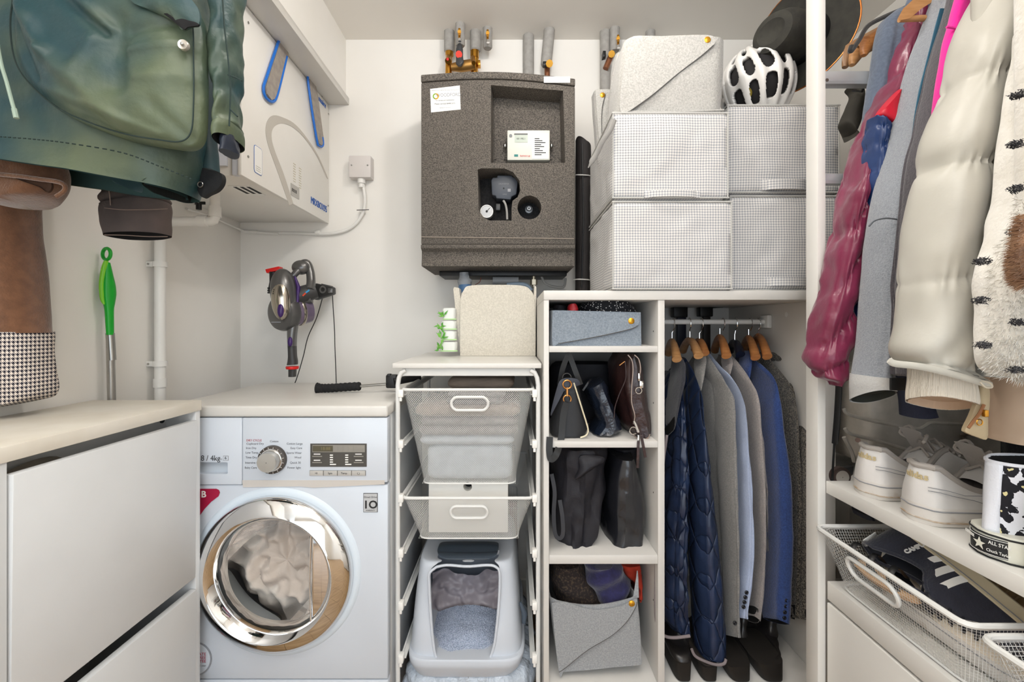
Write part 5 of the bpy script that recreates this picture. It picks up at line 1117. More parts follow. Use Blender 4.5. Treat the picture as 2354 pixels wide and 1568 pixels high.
jacket('bright blue wool jacket with dark cuff buttons', fabric('bright blue wool', '#1d3468', '#2b457e', 240, .5),
  [(1702, 818, 1716, 812, 1.45, .05), (1716, 845, 1745, 838, 1.38, .10), (1736, 880, 1768, 868, 1.32, .13), (1738, 930, 1786, 915, 1.285, .13), (1744, 1000, 1798, 990, 1.27, .12), (1756, 1120, 1815, 1115, 1.262, .11), (1758, 1260, 1820, 1260, 1.26, .11), (1754, 1400, 1816, 1395, 1.26, .10), (1758, 1425, 1811, 1440, 1.26, .10)],
  [(1700, 820, 1712, 815, 1.47, .08), (1715, 860, 1740, 855, 1.42, .2), (1725, 920, 1765, 920, 1.36, .36), (1740, 1100, 1790, 1100, 1.34, .4), (1745, 1400, 1790, 1410, 1.34, .38)],
  buttons=[(1808, 1380, 1.262), (1806, 1393, 1.262), (1804, 1407, 1.262), (1803, 1420, 1.262)], seed=3, collar=[(1704, 815, 1724, 808, 1.42, .06), (1700, 850, 1726, 830, 1.38, .06), (1712, 885, 1722, 870, 1.36, .03)])
jacket('beige grey wool jacket between the pale blue and bright blue ones', fabric('beige grey wool', '#9a918d', '#85807f', 240, .5),
  [(1664, 822, 1678, 815, 1.45, .05), (1668, 850, 1700, 842, 1.38, .10), (1690, 890, 1722, 880, 1.32, .12), (1702, 930, 1736, 920, 1.29, .12), (1712, 1000, 1742, 995, 1.278, .11), (1722, 1120, 1752, 1115, 1.27, .10), (1726, 1260, 1750, 1260, 1.27, .10), (1720, 1340, 1748, 1340, 1.27, .10), (1716, 1420, 1742, 1434, 1.27, .09)],
  [(1660, 820, 1670, 818, 1.47, .08), (1670, 860, 1690, 855, 1.42, .2), (1690, 920, 1722, 920, 1.36, .36), (1715, 1100, 1752, 1100, 1.33, .4), (1725, 1400, 1756, 1424, 1.33, .38)], seed=4, collar=[(1662, 818, 1676, 812, 1.42, .05), (1660, 840, 1682, 836, 1.38, .06), (1668, 868, 1676, 862, 1.36, .03)])
jacket('pale blue linen jacket with four dark cuff buttons', fabric('pale blue linen', '#a9b5cf', '#9aa8c6', 300, .3),
  [(1622, 818, 1630, 812, 1.45, .05), (1636, 846, 1650, 840, 1.38, .08), (1656, 880, 1676, 872, 1.33, .11), (1672, 920, 1696, 910, 1.29, .12), (1682, 980, 1708, 970, 1.272, .11), (1690, 1100, 1720, 1100, 1.262, .10), (1692, 1220, 1728, 1220, 1.26, .10), (1690, 1310, 1728, 1300, 1.26, .10), (1683, 1400, 1718, 1400, 1.26, .09), (1684, 1422, 1715, 1425, 1.26, .09)], None,
  buttons=[(1716, 1362, 1.262), (1713, 1373, 1.262), (1711, 1384, 1.262), (1709, 1395, 1.262)], seed=5)
jacket('mottled grey knitted jacket with one cuff button', fabric('grey melange', '#8a8783', '#6d6c6b', 200, .5, st=(1, 1, 2.5)),
  [(1608, 818, 1622, 812, 1.45, .05), (1612, 850, 1642, 840, 1.38, .10), (1632, 890, 1662, 878, 1.32, .12), (1640, 930, 1684, 915, 1.285, .13), (1646, 1000, 1688, 990, 1.272, .12), (1652, 1120, 1692, 1115, 1.265, .11), (1660, 1260, 1693, 1260, 1.262, .11), (1664, 1340, 1694, 1340, 1.262, .10), (1665, 1440, 1698, 1440, 1.262, .09), (1666, 1466, 1700, 1467, 1.262, .09)],
  [(1600, 820, 1612, 818, 1.47, .08), (1598, 860, 1625, 855, 1.42, .2), (1610, 920, 1650, 920, 1.36, .36), (1625, 1100, 1680, 1100, 1.33, .4), (1640, 1400, 1690, 1424, 1.33, .38)],
  buttons=[(1689, 1432, 1.264)], seed=6, collar=[(1602, 815, 1620, 812, 1.42, .06), (1596, 850, 1622, 838, 1.37, .06), (1606, 900, 1612, 895, 1.34, .02)])
b_mat[0] = M('dark horn button', '#17171c', .4)
# navy quilted jacket
def quiltmat(name, c1, c2, scale=28):
    m = M(name, c1, .32, col2=c2, vs=12, spec=.5, bump=.25, bs=60); nt = m.node_tree; N = nt.nodes; L = nt.links
    tc = N.new('ShaderNodeTexCoord'); sx_ = N.new('ShaderNodeSeparateXYZ'); L.new(tc.outputs['Object'], sx_.inputs[0])
    hs = None
    xy = math_node(N, L, 'ADD', math_node(N, L, 'MULTIPLY', sx_.outputs[0], 1.9), math_node(N, L, 'MULTIPLY', sx_.outputs[1], 1.2))
    for sg in (1, -1):
        q = math_node(N, L, 'ADD', xy, math_node(N, L, 'MULTIPLY', sx_.outputs[2], sg)); q = math_node(N, L, 'MULTIPLY', q, scale)
        q = math_node(N, L, 'ABSOLUTE', math_node(N, L, 'SINE', q)); q = math_node(N, L, 'POWER', q, .35); hs = q if hs is None else math_node(N, L, 'MINIMUM', hs, q)
    bp = N.new('ShaderNodeBump'); bp.inputs['Strength'].default_value = .9; bp.inputs['Distance'].default_value = .008; L.new(hs, bp.inputs['Height'])
    old = [n for n in N if n.type == 'BUMP' and n != bp]
    if old: L.new(old[0].outputs[0], bp.inputs['Normal'])
    L.new(bp.outputs[0], N['Principled BSDF'].inputs['Normal']); return m
qm = quiltmat('navy quilted nylon', '#1e2940', '#263350', 30)
qj = jacket('navy diamond quilted jacket with taupe binding, longest on the rod', qm,
  [(1565, 830, 1576, 822, 1.45, .05), (1575, 870, 1592, 862, 1.38, .10), (1580, 930, 1608, 905, 1.31, .13), (1580, 1000, 1614, 960, 1.275, .14), (1579, 1080, 1628, 1060, 1.258, .14), (1578, 1200, 1644, 1190, 1.25, .14), (1580, 1320, 1658, 1320, 1.248, .14), (1586, 1420, 1665, 1420, 1.248, .14), (1588, 1495, 1668, 1500, 1.248, .13), (1592, 1518, 1666, 1528, 1.25, .12)],
  None, seed=7, fold_a=.004)
obj('hem_binding', G().tube(spline([at(1590, 1492, 1.245), at(1598, 1508, 1.243), at(1620, 1520, 1.243), at(1645, 1528, 1.244), at(1664, 1526, 1.246), at(1669, 1515, 1.25)], 30), .0038, 8), M('taupe binding', '#7d7374', .7), qj)
g_ = G(); cloth(g_, [(1535, 880, 1560, 850, 1.40, .1), (1530, 960, 1572, 930, 1.33, .3), (1524, 1060, 1582, 1050, 1.29, .36), (1516, 1180, 1586, 1180, 1.27, .4), (1510, 1260, 1586, 1260, 1.262, .42), (1508, 1380, 1586, 1380, 1.26, .42), (1509, 1430, 1586, 1440, 1.26, .42), (1522, 1456, 1588, 1464, 1.26, .40), (1530, 1462, 1586, 1466, 1.27, .38)], m=70, n=80, cr=.008, cs=22, fold=folds(.004, 5, 2, 2, .3), pw=.7, tilt=.3)
wq = quiltmat('navy waxed quilt', '#172036', '#22304c', 34)
obj('front_body', g_, wq, qj)
obj('front_binding', G().tube(spline([at(x, y, yy) for x, y, yy in ((1533, 1000, 1.30), (1524, 1070, 1.285), (1517, 1170, 1.27), (1510, 1250, 1.262), (1507, 1350, 1.258), (1508, 1420, 1.256), (1515, 1448, 1.256), (1528, 1462, 1.256), (1550, 1466, 1.256), (1586, 1462, 1.257))], 50), .0042, 8), MATS['taupe binding'], qj)
for x, y in ((1522, 1320), (1520, 1424)): obj('brass_snap', G().lathe([(0, .001), (0, .006), (.003, .005), (.004, .001)], at(x, y, 1.258), (0, -1, 0), 14), brass, qj)
jacket('dark grey cord collared jacket hanging first on the rod', fabric('charcoal cord', '#3b3b42', '#2e2f36', 160, .4),
  [(1545, 828, 1560, 812, 1.43, .06), (1545, 850, 1572, 836, 1.37, .10), (1538, 890, 1572, 870, 1.34, .12), (1532, 940, 1560, 920, 1.33, .12), (1530, 990, 1548, 975, 1.33, .10)],
  [(1530, 870, 1545, 860, 1.44, .12), (1528, 960, 1556, 950, 1.40, .3), (1528, 1200, 1560, 1200, 1.40, .3)], seed=8, fold_a=.002)
# ---------------------------------------------------------------- boots on the floor of the hanging bay
def boot(label, rows, mat, soles, seed=0, sole_at=(0, 0)):
    t = thing('boot', label, 'boot', at(*soles[-1][:2], soles[-1][4]), 'boots on the floor of the hanging bay')
    g_ = G(); cloth(g_, rows, m=40, n=44, cr=.002, cs=30, seed=seed, comp=.15, pw=.6, fold=lambda u, v, s: .002*math.sin(v*30)*(v < .4)); obj('boot_upper', g_, mat, t)
    g_ = G(); cloth(g_, soles, m=10, n=44, pw=.5, comp=.15); obj('sole', g_, M('boot sole', '#1b1713', .7), t)
    return t
bl = M('worn black leather', '#25221f', .33, col2='#1b191a', vs=12, bump=.3, bs=60, spec=.6); bb_ = M('dark brown suede boot', '#39312a', .8, col2='#2c2622', vs=20, bump=.3, bs=120)
boot('black ankle boot nearest the divider with elastic side', [(1548, 1440, 1580, 1440, 1.32, .10), (1544, 1480, 1588, 1480, 1.29, .14), (1542, 1505, 1594, 1505, 1.25, .20), (1546, 1522, 1595, 1522, 1.238, .15), (1550, 1530, 1594, 1530, 1.238, .15)], bl, [(1549, 1526, 1595, 1526, 1.236, .15), (1549, 1540, 1594, 1540, 1.238, .15), (1551, 1567, 1592, 1567, 1.24, .14)], 1)
boot('dark brown boot under the quilted jacket hem', [(1614, 1440, 1650, 1440, 1.34, .10), (1610, 1500, 1650, 1500, 1.30, .14), (1606, 1525, 1654, 1525, 1.25, .20), (1606, 1540, 1655, 1540, 1.238, .15)], bb_, [(1606, 1536, 1655, 1536, 1.236, .15), (1610, 1567, 1652, 1567, 1.24, .14)], 2)
boot('black leather boot in the middle of the hanging bay', [(1698, 1420, 1722, 1420, 1.36, .11), (1692, 1470, 1722, 1470, 1.34, .13), (1680, 1505, 1726, 1500, 1.30, .18), (1666, 1530, 1731, 1525, 1.245, .17), (1668, 1545, 1731, 1543, 1.236, .15)], bl, [(1664, 1536, 1732, 1532, 1.234, .15), (1672, 1556, 1731, 1556, 1.236, .15), (1676, 1568, 1730, 1568, 1.24, .14)], 3)
boot('black leather boot under the bright blue jacket cuff', [(1764, 1420, 1790, 1420, 1.36, .11), (1756, 1465, 1794, 1460, 1.34, .13), (1746, 1500, 1800, 1490, 1.29, .20), (1738, 1525, 1807, 1518, 1.245, .17), (1742, 1542, 1807, 1540, 1.236, .15)], bl, [(1734, 1530, 1808, 1526, 1.234, .15), (1744, 1556, 1807, 1556, 1.236, .15), (1748, 1568, 1806, 1568, 1.24, .14)], 4)
# ---------------------------------------------------------------- open wardrobe frame along the right wall
wf = thing('wardrobe_frame', 'white open wardrobe frame with upright, metal rails and a shoe shelf', 'wardrobe', (1.0, .8, 0))
PX = .703
fm = M('frame white', '#dedcd7', .4)
obj('upright', G().box(PX, PX+.018, 1.046, 1.088, 0, ZC-.002, .0008), fm, wf)
obj('upright', G().box(1.33, 1.348, 1.046, 1.088, 0, ZC-.002, .0008), fm, wf)
for yy, h_ in ((180, .030), (411, .022)):
    z = sz(yy, 1.06); obj('cross_rail', G().box(PX+.018, 1.33, 1.056, 1.078, z-h_/2, z+h_/2, .001).box(PX+.018, 1.33, 1.050, 1.056, z-h_/2-.003, z-h_/2+.004), M('satin aluminium', '#b9bcbf', .35, .6), wf)
obj('shoe_shelf', G().box(PX+.0185, 1.34, .15, 1.0455, .731, .759, .0012), fm, wf)
obj('rear_shelf', G().box(.8755, 1.35, 1.10, 1.60, .694, .712, .001), fm, wf)
obj('drawer_top', G().box(PX+.02, 1.34, .15, 1.044, .488, .530, .0015), fm, wf)
obj('drawer_front', G().box(PX+.0185, PX+.036, .16, 1.0425, .10, .482, .002), M('drawer front lacquer', '#e3e1dc', .35), wf)
obj('drawer_case', G().box(PX+.04, 1.33, .16, 1.04, .02, .486), fm, wf)
obj('hanging_rail', G().cyl((1.03, .1, 2.03), (1.03, 1.09, 2.03), .0125, 20), steel, wf)
obj('support_bar', G().box(1.02, 1.04, 1.056, 1.078, 2.03, ZC-.002), steel, wf)
obj('screw', G().cyl((PX+.024, 1.0495, sz(184, 1.05)), (PX+.024, 1.052, sz(184, 1.05)), .004, 10), steel, wf)
# suitcase on the rear shelf
scm = M('champagne grey shell', '#b8b2a8', .38, .1, col2='#aaa49a', vs=30, bump=.1, bs=200)
st_ = thing('suitcase', 'taupe grey hard shell suitcase lying on its side behind the white trainers', 'suitcase', (1.1, 1.3, .713))
g1 = G(); cloth(g1, [(1952, 850, 2300, 850), (1940, 862, 2330, 862), (1932, 900, 2340, 900), (1930, 1000, 2345, 1000), (1934, 1060, 2340, 1060), (1950, 1078, 2320, 1078)], 1.165, .26, m=30, n=90, pw=.25); obj('shell', g1, scm, st_)
for pts in (((1940, 940), (1950, 952), (2000, 966), (2060, 978), (2108, 986), (2125, 980), (2140, 972), (2170, 973), (2240, 976), (2320, 978)), ((1942, 985), (1955, 997), (2010, 1012), (2060, 1026), (2110, 1040), (2200, 1050), (2320, 1052))):
    obj('shell_ridge', G().tube(spline([at(x, y, 1.163) for x, y in pts], 50), .0045, 8), scm, st_)
obj('corner_guard', G().tube(spline([at(x, y, 1.16) for x, y in ((1940, 1005), (1948, 1020), (1958, 1040), (1964, 1062))], 12), .005, 8), scm, st_)
obj('shell_rivet', G().cyl(at(1972, 1012, 1.164), at(1972, 1012, 1.160), .006, 16), M('dull rose metal', '#96796c', .5), st_)
wc = at(1937, 1062, 1.135); wc.z = .713+.024
wh = obj('wheel', G().lathe([(0, .001), (0, .017), (.002, .018), (.003, .0235), (.016, .0235), (.018, .016), (.018, .001)], wc, (0, 1, 0), 32), M('wheel tyre', '#4c3f3b', .6), st_)
obj('wheel_hub', G().lathe([(-.001, .001), (-.001, .016), (.001, .017)], wc, (0, 1, 0), 28), M('hub beige', '#c6bfb6', .5), wh)
obj('wheel_bracket', G().prism([wc+Vector((.005, .004, .02)), wc+Vector((.032, .004, .028)), wc+Vector((.03, .004, .005)), wc+Vector((.018, .004, -.004))], (0, .012, 0), .002), dgrey, st_)
obj('side_handle', G().tube([at(2216, 1012, 1.16), at(2214, 1000, 1.145), at(2222, 996, 1.145), at(2250, 998, 1.145)], .006, 8), M('bronze grey', '#77695c', .4, .4), st_)
t = thing('umbrella', 'folded black umbrella standing between the upright and the suitcase', 'umbrella', at(1918, 1080, 1.12))
g1 = G(); cloth(g1, [(1921, 860, 1936, 860), (1920, 900, 1936, 900), (1917, 960, 1932, 960), (1913, 1010, 1928, 1010), (1913, 1023, 1924, 1023)], 1.12, .02, m=20, n=20, pw=1); obj('canopy', g1, M('umbrella black', '#242424', .6, bump=.3, bs=80), t)
obj('shaft', G().cyl(at(1918, 1020, 1.13), Vector((at(1912, 1080, 1.13).x, 1.13, .713)), .0025, 8), blk, t)

# ---------------------------------------------------------------- shoes on the shelf (toes to the wall)
ZS = .7592
tm = M('white trainer leather', '#dcd9d6', .45, col2='#d3d0cd', vs=20, bump=.1, bs=120); tmg = M('trainer suede grey', '#a9a39d', .85, bump=.2, bs=200)
solew = M('trainer sole', '#cfcac4', .6, col2='#a08a70', vs=22, vlo=.55, vhi=.8); dirt = M('grubby sole edge', '#a48b6d', .8, col2='#c4bcb2', vs=60)
def trainer(label, yc, x0, L_=.285, W=.105, rot=0, seed=0):
    """low trainer, heel at x0 pointing to the camera's left, toe into the shelf"""
    t = thing('trainer', label, 'shoe', (x0+L_/2, yc, ZS), 'white trainers on the shoe shelf')
    def hw(u): return W/2*(.66+.30*math.sin(min(1, u*1.25)*PI*.62))*(1 if u < .85 else math.sqrt(max(.02, 1-((u-.85)/.155)**2)))*(math.sqrt(max(.03, 1-(1-min(u/.07, 1))**2)))
    cr_, sr_ = math.cos(rot), math.sin(rot)
    def W_(x, y, z): return Vector((x0+x*cr_-y*sr_, yc+x*sr_+y*cr_, ZS+z))
    n = 60; us = [i/29 for i in range(30)]
    def ring(z, k, off=0, top=None):
        P = []
        for u in us: P.append(W_(u*L_-off*(u < .5)*0, hw(u)*k, z(u) if callable(z) else z))
        for u in us[::-1]: P.append(W_(u*L_, -hw(u)*k, z(u) if callable(z) else z))
        return P
    g_ = G(); g_.loft([ring(.0, .93), ring(.002, .99), ring(.012, 1.02), ring(.030, 1.0), ring(.034, .96)]); so = obj('sole', g_, solew, t)
    g_ = G(); r_ = ring(.009, 1.03); g_.tube(r_+r_[:2], .0016, 5); obj('sole_line', g_, dirt, so)
    g_ = G(); r_ = ring(.028, 1.02); g_.tube(r_+r_[:2], .0012, 5); obj('sole_line', g_, inkg, so)
    # height of the collar along the shoe
    def ch(u): return .101 if u < .10 else (.101-.043*math.sin((u-.10)/.30*PI/2) if u < .40 else (.058+.040*math.sin((u-.40)/.2*PI/2) if u < .60 else .098-.055*((u-.6)/.4)**.8))
    def wk(u): return .62 if u < .4 else .62-.25*max(0, min(1, (u-.4)/.35))
    g_ = G(); R = []
    for i in range(12):
        v_ = i/11; R.append(ring(lambda u, v_=v_: .032+(ch(u)-.032)*v_, 1))
    # pull the walls in as they rise
    cxs = [[(p) for p in r] for r in R]; out = []
    for i, r in enumerate(R):
        v_ = i/11; o_ = []
        for k, p in enumerate(r):
            u = us[k] if k < 30 else us[59-k]; kk = .97+(wk(u)-.97)*v_**1.8; y_ = hw(u)*kk*(1 if k < 30 else -1); xx = u*L_+(.010*v_**2 if u < .06 else 0)
            o_.append(W_(xx, y_, .032+(ch(u)-.032)*v_))
        out.append(o_)
    g_.loft(out, True, False)
    up = obj('upper', g_, tm, t, ang=70)
    top = out[-1]
    # padded collar around the opening (first 60 % of the length)
    oi = [top[k] for k in range(59, 59-18, -1)][::-1]+[top[k] for k in range(0, 18)]
    obj('collar', G().tube(oi, .0055, 8), tmg, up)
    cen = sum(oi, Vector())/len(oi); g_ = G(); g_.loft([oi, [p.lerp(cen, .25)+Vector((0, 0, -.03)) for p in oi], [p.lerp(cen, .5)+Vector((0, 0, -.055)) for p in oi]], False, True); obj('shoe_lining', g_, M('trainer lining', '#5f5b59', .9), up)
    # tongue, vamp and laces
    def vt(u, s_): return W_(u*L_, hw(u)*wk(u)*s_*.98, ch(u)+.006*(1-s_*s_))
    g_ = G(); g_.grid(lambda a, b: vt(.42+.57*a, -1+2*b), 24, 10); obj('vamp', g_, tm, up, ang=180)
    g_ = G(); cloth_pts = [W_(.36*L_+.03*k/6*0+.010*k, 0, .075+.011*k-.0*k) for k in range(0)]
    g_.loft([[W_(.50*L_-.012*i, w_, .085+.017*i+.003*math.cos(w_*60)) for w_ in (-.022, -.011, 0, .011, .022)]+[W_(.50*L_-.012*i+.006, w_, .083+.017*i) for w_ in (.022, .011, 0, -.011, -.022)] for i in range(4)]); obj('tongue', g_, tmg, up)
    lace = M('lace grey', '#b3aba3', .8)
    for k in range(6):
        u = .46+.055*k; obj('lace', G().tube([vt(u, -.8)+Vector((0, 0, .004)), vt(u+.02, 0)+Vector((0, 0, .010)), vt(u, .8)+Vector((0, 0, .004))], .003, 6), lace, up)
    a0 = W_(.46*L_, 0, .108); obj('lace_bow', G().tube(spline([a0, a0+Vector((-.01, -.03, .022)), a0+Vector((-.03, -.045, .012)), a0+Vector((-.005, -.01, .004)), a0+Vector((.0, .02, .03)), a0+Vector((-.01, .035, .012)), a0+Vector((0, .005, 0))], 30), .003, 6), lace, up)
    # heel stitching, wording
    g_ = G(); g_.tube([W_(u*L_, -(hw(u)*1.0)-.0008, z_) for u, z_ in ((.02, .062), (.06, .062), (.14, .056), (.25, .05), (.36, .04), (.45, .033))], .0007, 5); obj('stitching', g_, inkg, up)
    g_ = G(); g_.tube([W_(u*L_, -(hw(u)*.99)-.0008, z_) for u, z_ in ((.02, .068), (.10, .066), (.2, .058), (.3, .058), (.36, .072))], .0006, 5); obj('stitching', g_, inkg, up)
    for k_, chh in enumerate('adidas'):
        yo = .0165-.0070*k_; v_ = (.083-.032)/.069; kk = .97+(.62-.97)*v_**1.8
        def xo(y_):
            u = 0
            while hw(u)*kk < abs(y_) and u < .3: u += .0005
            return u*L_+(.010*v_**2 if u < .06 else 0)
        e = .003; tx_ = Vector((xo(yo-e)-xo(yo+e), -2*e, 0)); rt = W_(0, 0, 0)*0; rt = Vector((tx_.x*cr_-tx_.y*sr_, tx_.x*sr_+tx_.y*cr_, 0))
        text(chh, W_(xo(yo)-.0012, yo, .083), rt, (.0, 0, 1), .0165, M('pale gold print', '#c6b58c', .5), up, name='letter', ext=.0005, bold=.0005)
    text('adidas', W_(.42*L_, -(hw(.42)*1.02)-.002, .0165), (1, -.12, 0), U_, .019, M('sole emboss', '#b5afaa', .6), so, ext=.0004, bold=.0004)
    return t
trainer('white trainer standing furthest along the shelf next to the suitcase', .955, .735, rot=.10, seed=1)
trainer('white trainer with loose laces beside the leopard print boots', .835, .733, rot=.06, seed=2)
# leopard hi-tops
def leomat():
    m = M('leopard canvas', '#e6e8f0', .8, bump=.2, bs=400); nt = m.node_tree; N = nt.nodes; L = nt.links; b = N['Principled BSDF']
    tc = N.new('ShaderNodeTexCoord'); mp_ = N.new('ShaderNodeMapping'); mp_.inputs['Scale'].default_value = (62, 62, 54); L.new(tc.outputs['Object'], mp_.inputs[0])
    no = N.new('ShaderNodeTexNoise'); no.inputs['Scale'].default_value = 2.2; L.new(mp_.outputs[0], no.inputs['Vector'])
    ad = N.new('ShaderNodeMixRGB'); ad.blend_type = 'ADD'; ad.inputs[0].default_value = .55; L.new(mp_.outputs[0], ad.inputs[1]); L.new(no.outputs['Color'], ad.inputs[2])
    vo = N.new('ShaderNodeTexVoronoi'); vo.inputs['Scale'].default_value = 1.0; L.new(ad.outputs[0], vo.inputs['Vector'])
    r = N.new('ShaderNodeValToRGB'); r.color_ramp.interpolation = 'CONSTANT'; e = r.color_ramp.elements
    e[0].position = 0; e[0].color = lin('#d9cf9a'); e[1].position = .22; e[1].color = lin('#15151d'); x = e.new(.56); x.color = lin('#e6e8f0')
    L.new(vo.outputs['Distance'], r.inputs[0]); L.new(r.outputs[0], b.inputs['Base Color']); return m
leo = leomat(); canvas = M('white canvas', '#e3e6ee', .85, bump=.3, bs=500); rubber = M('cream rubber', '#e0dfd2', .4)
def hitop(label, yc, x0, seed=0):
    L_ = .27; t = thing('hi_top_shoe', label, 'shoe', (x0+L_/2, yc, ZS), 'leopard print hi-tops on the shoe shelf')
    W = .100
    def hw(u): return W/2*(.70+.28*math.sin(min(1, u*1.2)*PI*.6))*(1 if u < .82 else math.sqrt(max(.02, 1-((u-.82)/.185)**2)))*(math.sqrt(max(.05, 1-(1-min(u/.09, 1))**2)))
    us = [i/29 for i in range(30)]
    def ring(z, k, x_=lambda u: 0): return [Vector((x0+u*L_+x_(u), yc+hw(u)*k, ZS+z)) for u in us]+[Vector((x0+u*L_+x_(u), yc-hw(u)*k, ZS+z)) for u in us[::-1]]
    so = obj('sole', G().loft([ring(0, .98), ring(.002, 1.02), ring(.018, 1.04), ring(.034, 1.04), ring(.040, 1.0)]), rubber, t)
    for z_ in (.036, .0015): r_ = ring(z_, 1.05); obj('sole_stripe', G().tube(r_+r_[:2], .0014, 5), ink, so)
    # heel licence plate, black with star and words
    def hp2(s_, z_, d=0): # s_: -1..1 around the heel
        a = s_*1.15; return Vector((x0-.0025-d+.030*(1-math.cos(a))*1.2, yc-.036*math.sin(a), ZS+z_))
    g_ = G(); g_.grid(lambda a, b: hp2(-1+2*a, .006+.027*b, .002), 20, 3); pl_ = obj('heel_plate', g_, ink, so, ang=180); md = pl_.modifiers.new('t', 'SOLIDIFY'); md.thickness = .001
    g_ = G(); q = [hp2(s_, z_, .0032) for s_, z_ in ([(-.94+1.88*i/12, .0075) for i in range(13)]+[(.94-1.88*i/12, .0315) for i in range(13)])]; g_.tube(q+q[:1], .0004, 4); obj('plate_border', g_, paper, so)
    c = hp2(.0, .0195, .0034); S = []
    for k in range(10):
        r = .0095 if k % 2 == 0 else .0038; a = k*PI/5; S.append(c+Vector((0, -math.sin(a)*r, math.cos(a)*r)))
    obj('star', G().prism(S, (-.0006, 0, 0)), rubber, so)
    text('ALL STAR', hp2(.58, .0255, .0036), (.42, -1, 0), U_, .0075, paper, so, ext=.0003, sx=.8); text('Chuck Taylor', hp2(.55, .0135, .0036), (.42, -1, 0), U_, .0062, paper, so, ext=.0002, sx=.8)
    text('CONVERSE', hp2(-.58, .0255, .0036), (-.42, -1, 0), U_, .0065, paper, so, ext=.0003, sx=.8)
    # shaft
    Hh = .145
    def R(v_):
        z = .038+(Hh-.038)*v_; out = []
        kx = max(0, 1-v_*1.3)
        for k in range(48):
            a = 2*PI*k/48; ca, sa = math.cos(a), math.sin(a); bl_ = L_*.96*kx**1.3+.118*(1-kx**1.3)
            x = x0+.004+.010*v_+bl_*(1-ca)/2; wv = (hw(min(.95, (1-ca)/2))*kx+.040*(1-kx)) if ca < .6 else .036*(1-.1*v_)
            out.append(Vector((x, yc+sa*max(.035*(1 if kx < .5 else .9), wv*.96), ZS+z)))
        return out
    rr_ = [R(i/14) for i in range(15)]; up = obj('upper', G().loft(rr_, True, False), leo, t, ang=80)
    rt = rr_[-1]; obj('top_binding', G().tube(rt+rt[:2], .0028, 6), canvas, up)
    cen = sum(rt, Vector())/48; obj('shoe_lining', G().loft([[p.lerp(cen, .06) for p in rt], [p.lerp(cen, .3)+Vector((0, 0, -.07)) for p in rt]], False, True), dark_in, up)
    g_ = G()   # white heel strip following the heel curve
    def hs(a, b):
        r_ = rr_[int(min(14, b*14))]; cc = sum(r_, Vector())/48; k = int(round(-3+6*a)) % 48; p = r_[k]; return p+Vector((-.002, 0, 0))
    g_.grid(hs, 6, 14); o = obj('heel_strip', g_, canvas, up, ang=180); md = o.modifiers.new('t', 'SOLIDIFY'); md.thickness = .003
    g_ = G()
    def fs(a, b):
        r_ = rr_[int(min(14, 2+b*12))]; k = int(round(27+5*a)) % 48; p = r_[k]; return p+Vector((0, -.002, 0))
    g_.grid(fs, 5, 12); o = obj('eyelet_strip', g_, canvas, up, ang=180); md = o.modifiers.new('t', 'SOLIDIFY'); md.thickness = .003
    # ankle patch facing the camera
    pc = Vector((x0+.066, yc-.0435, ZS+.098)); pa = obj('ankle_patch', G().cyl(pc, pc+Vector((0, -.002, 0)), .024, 32), canvas, up)
    obj('patch_ring', G().ring(pc+Vector((0, -.002, 0)), (0, 1, 0), .0235, .0006, 32, 4), M('patch blue', '#6d7ba6', .7), pa)
    S = []
    for k in range(10):
        r = .011 if k % 2 == 0 else .0044; a = k*PI/5; S.append(pc+Vector((-math.sin(a)*r, -.002, math.cos(a)*r)))
    obj('patch_star', G().prism(S, (0, -.0006, 0)), M('star red', '#c8202c', .6), pa)
    pb = M('patch navy', '#2a3760', .7); text('CONVERSE', pc+Vector((0, -.0026, .0165)), R_, U_, .0065, pb, pa, ext=.0003); text('ALL STAR', pc+Vector((0, -.0026, -.0165)), R_, U_, .0065, pb, pa, ext=.0003)
    for k in range(5):
        p = rr_[3+2*k][34]; obj('eyelet', G().ring(p+Vector((0, -.005, 0)), (0, 1, 0), .004, .0012, 14, 5), steel, up)
    return t
hitop('leopard print hi-top shoe next to the white trainers', .705, .730, 1)
hitop('leopard print hi-top shoe cut off at the end of the shelf', .600, .722, 2)
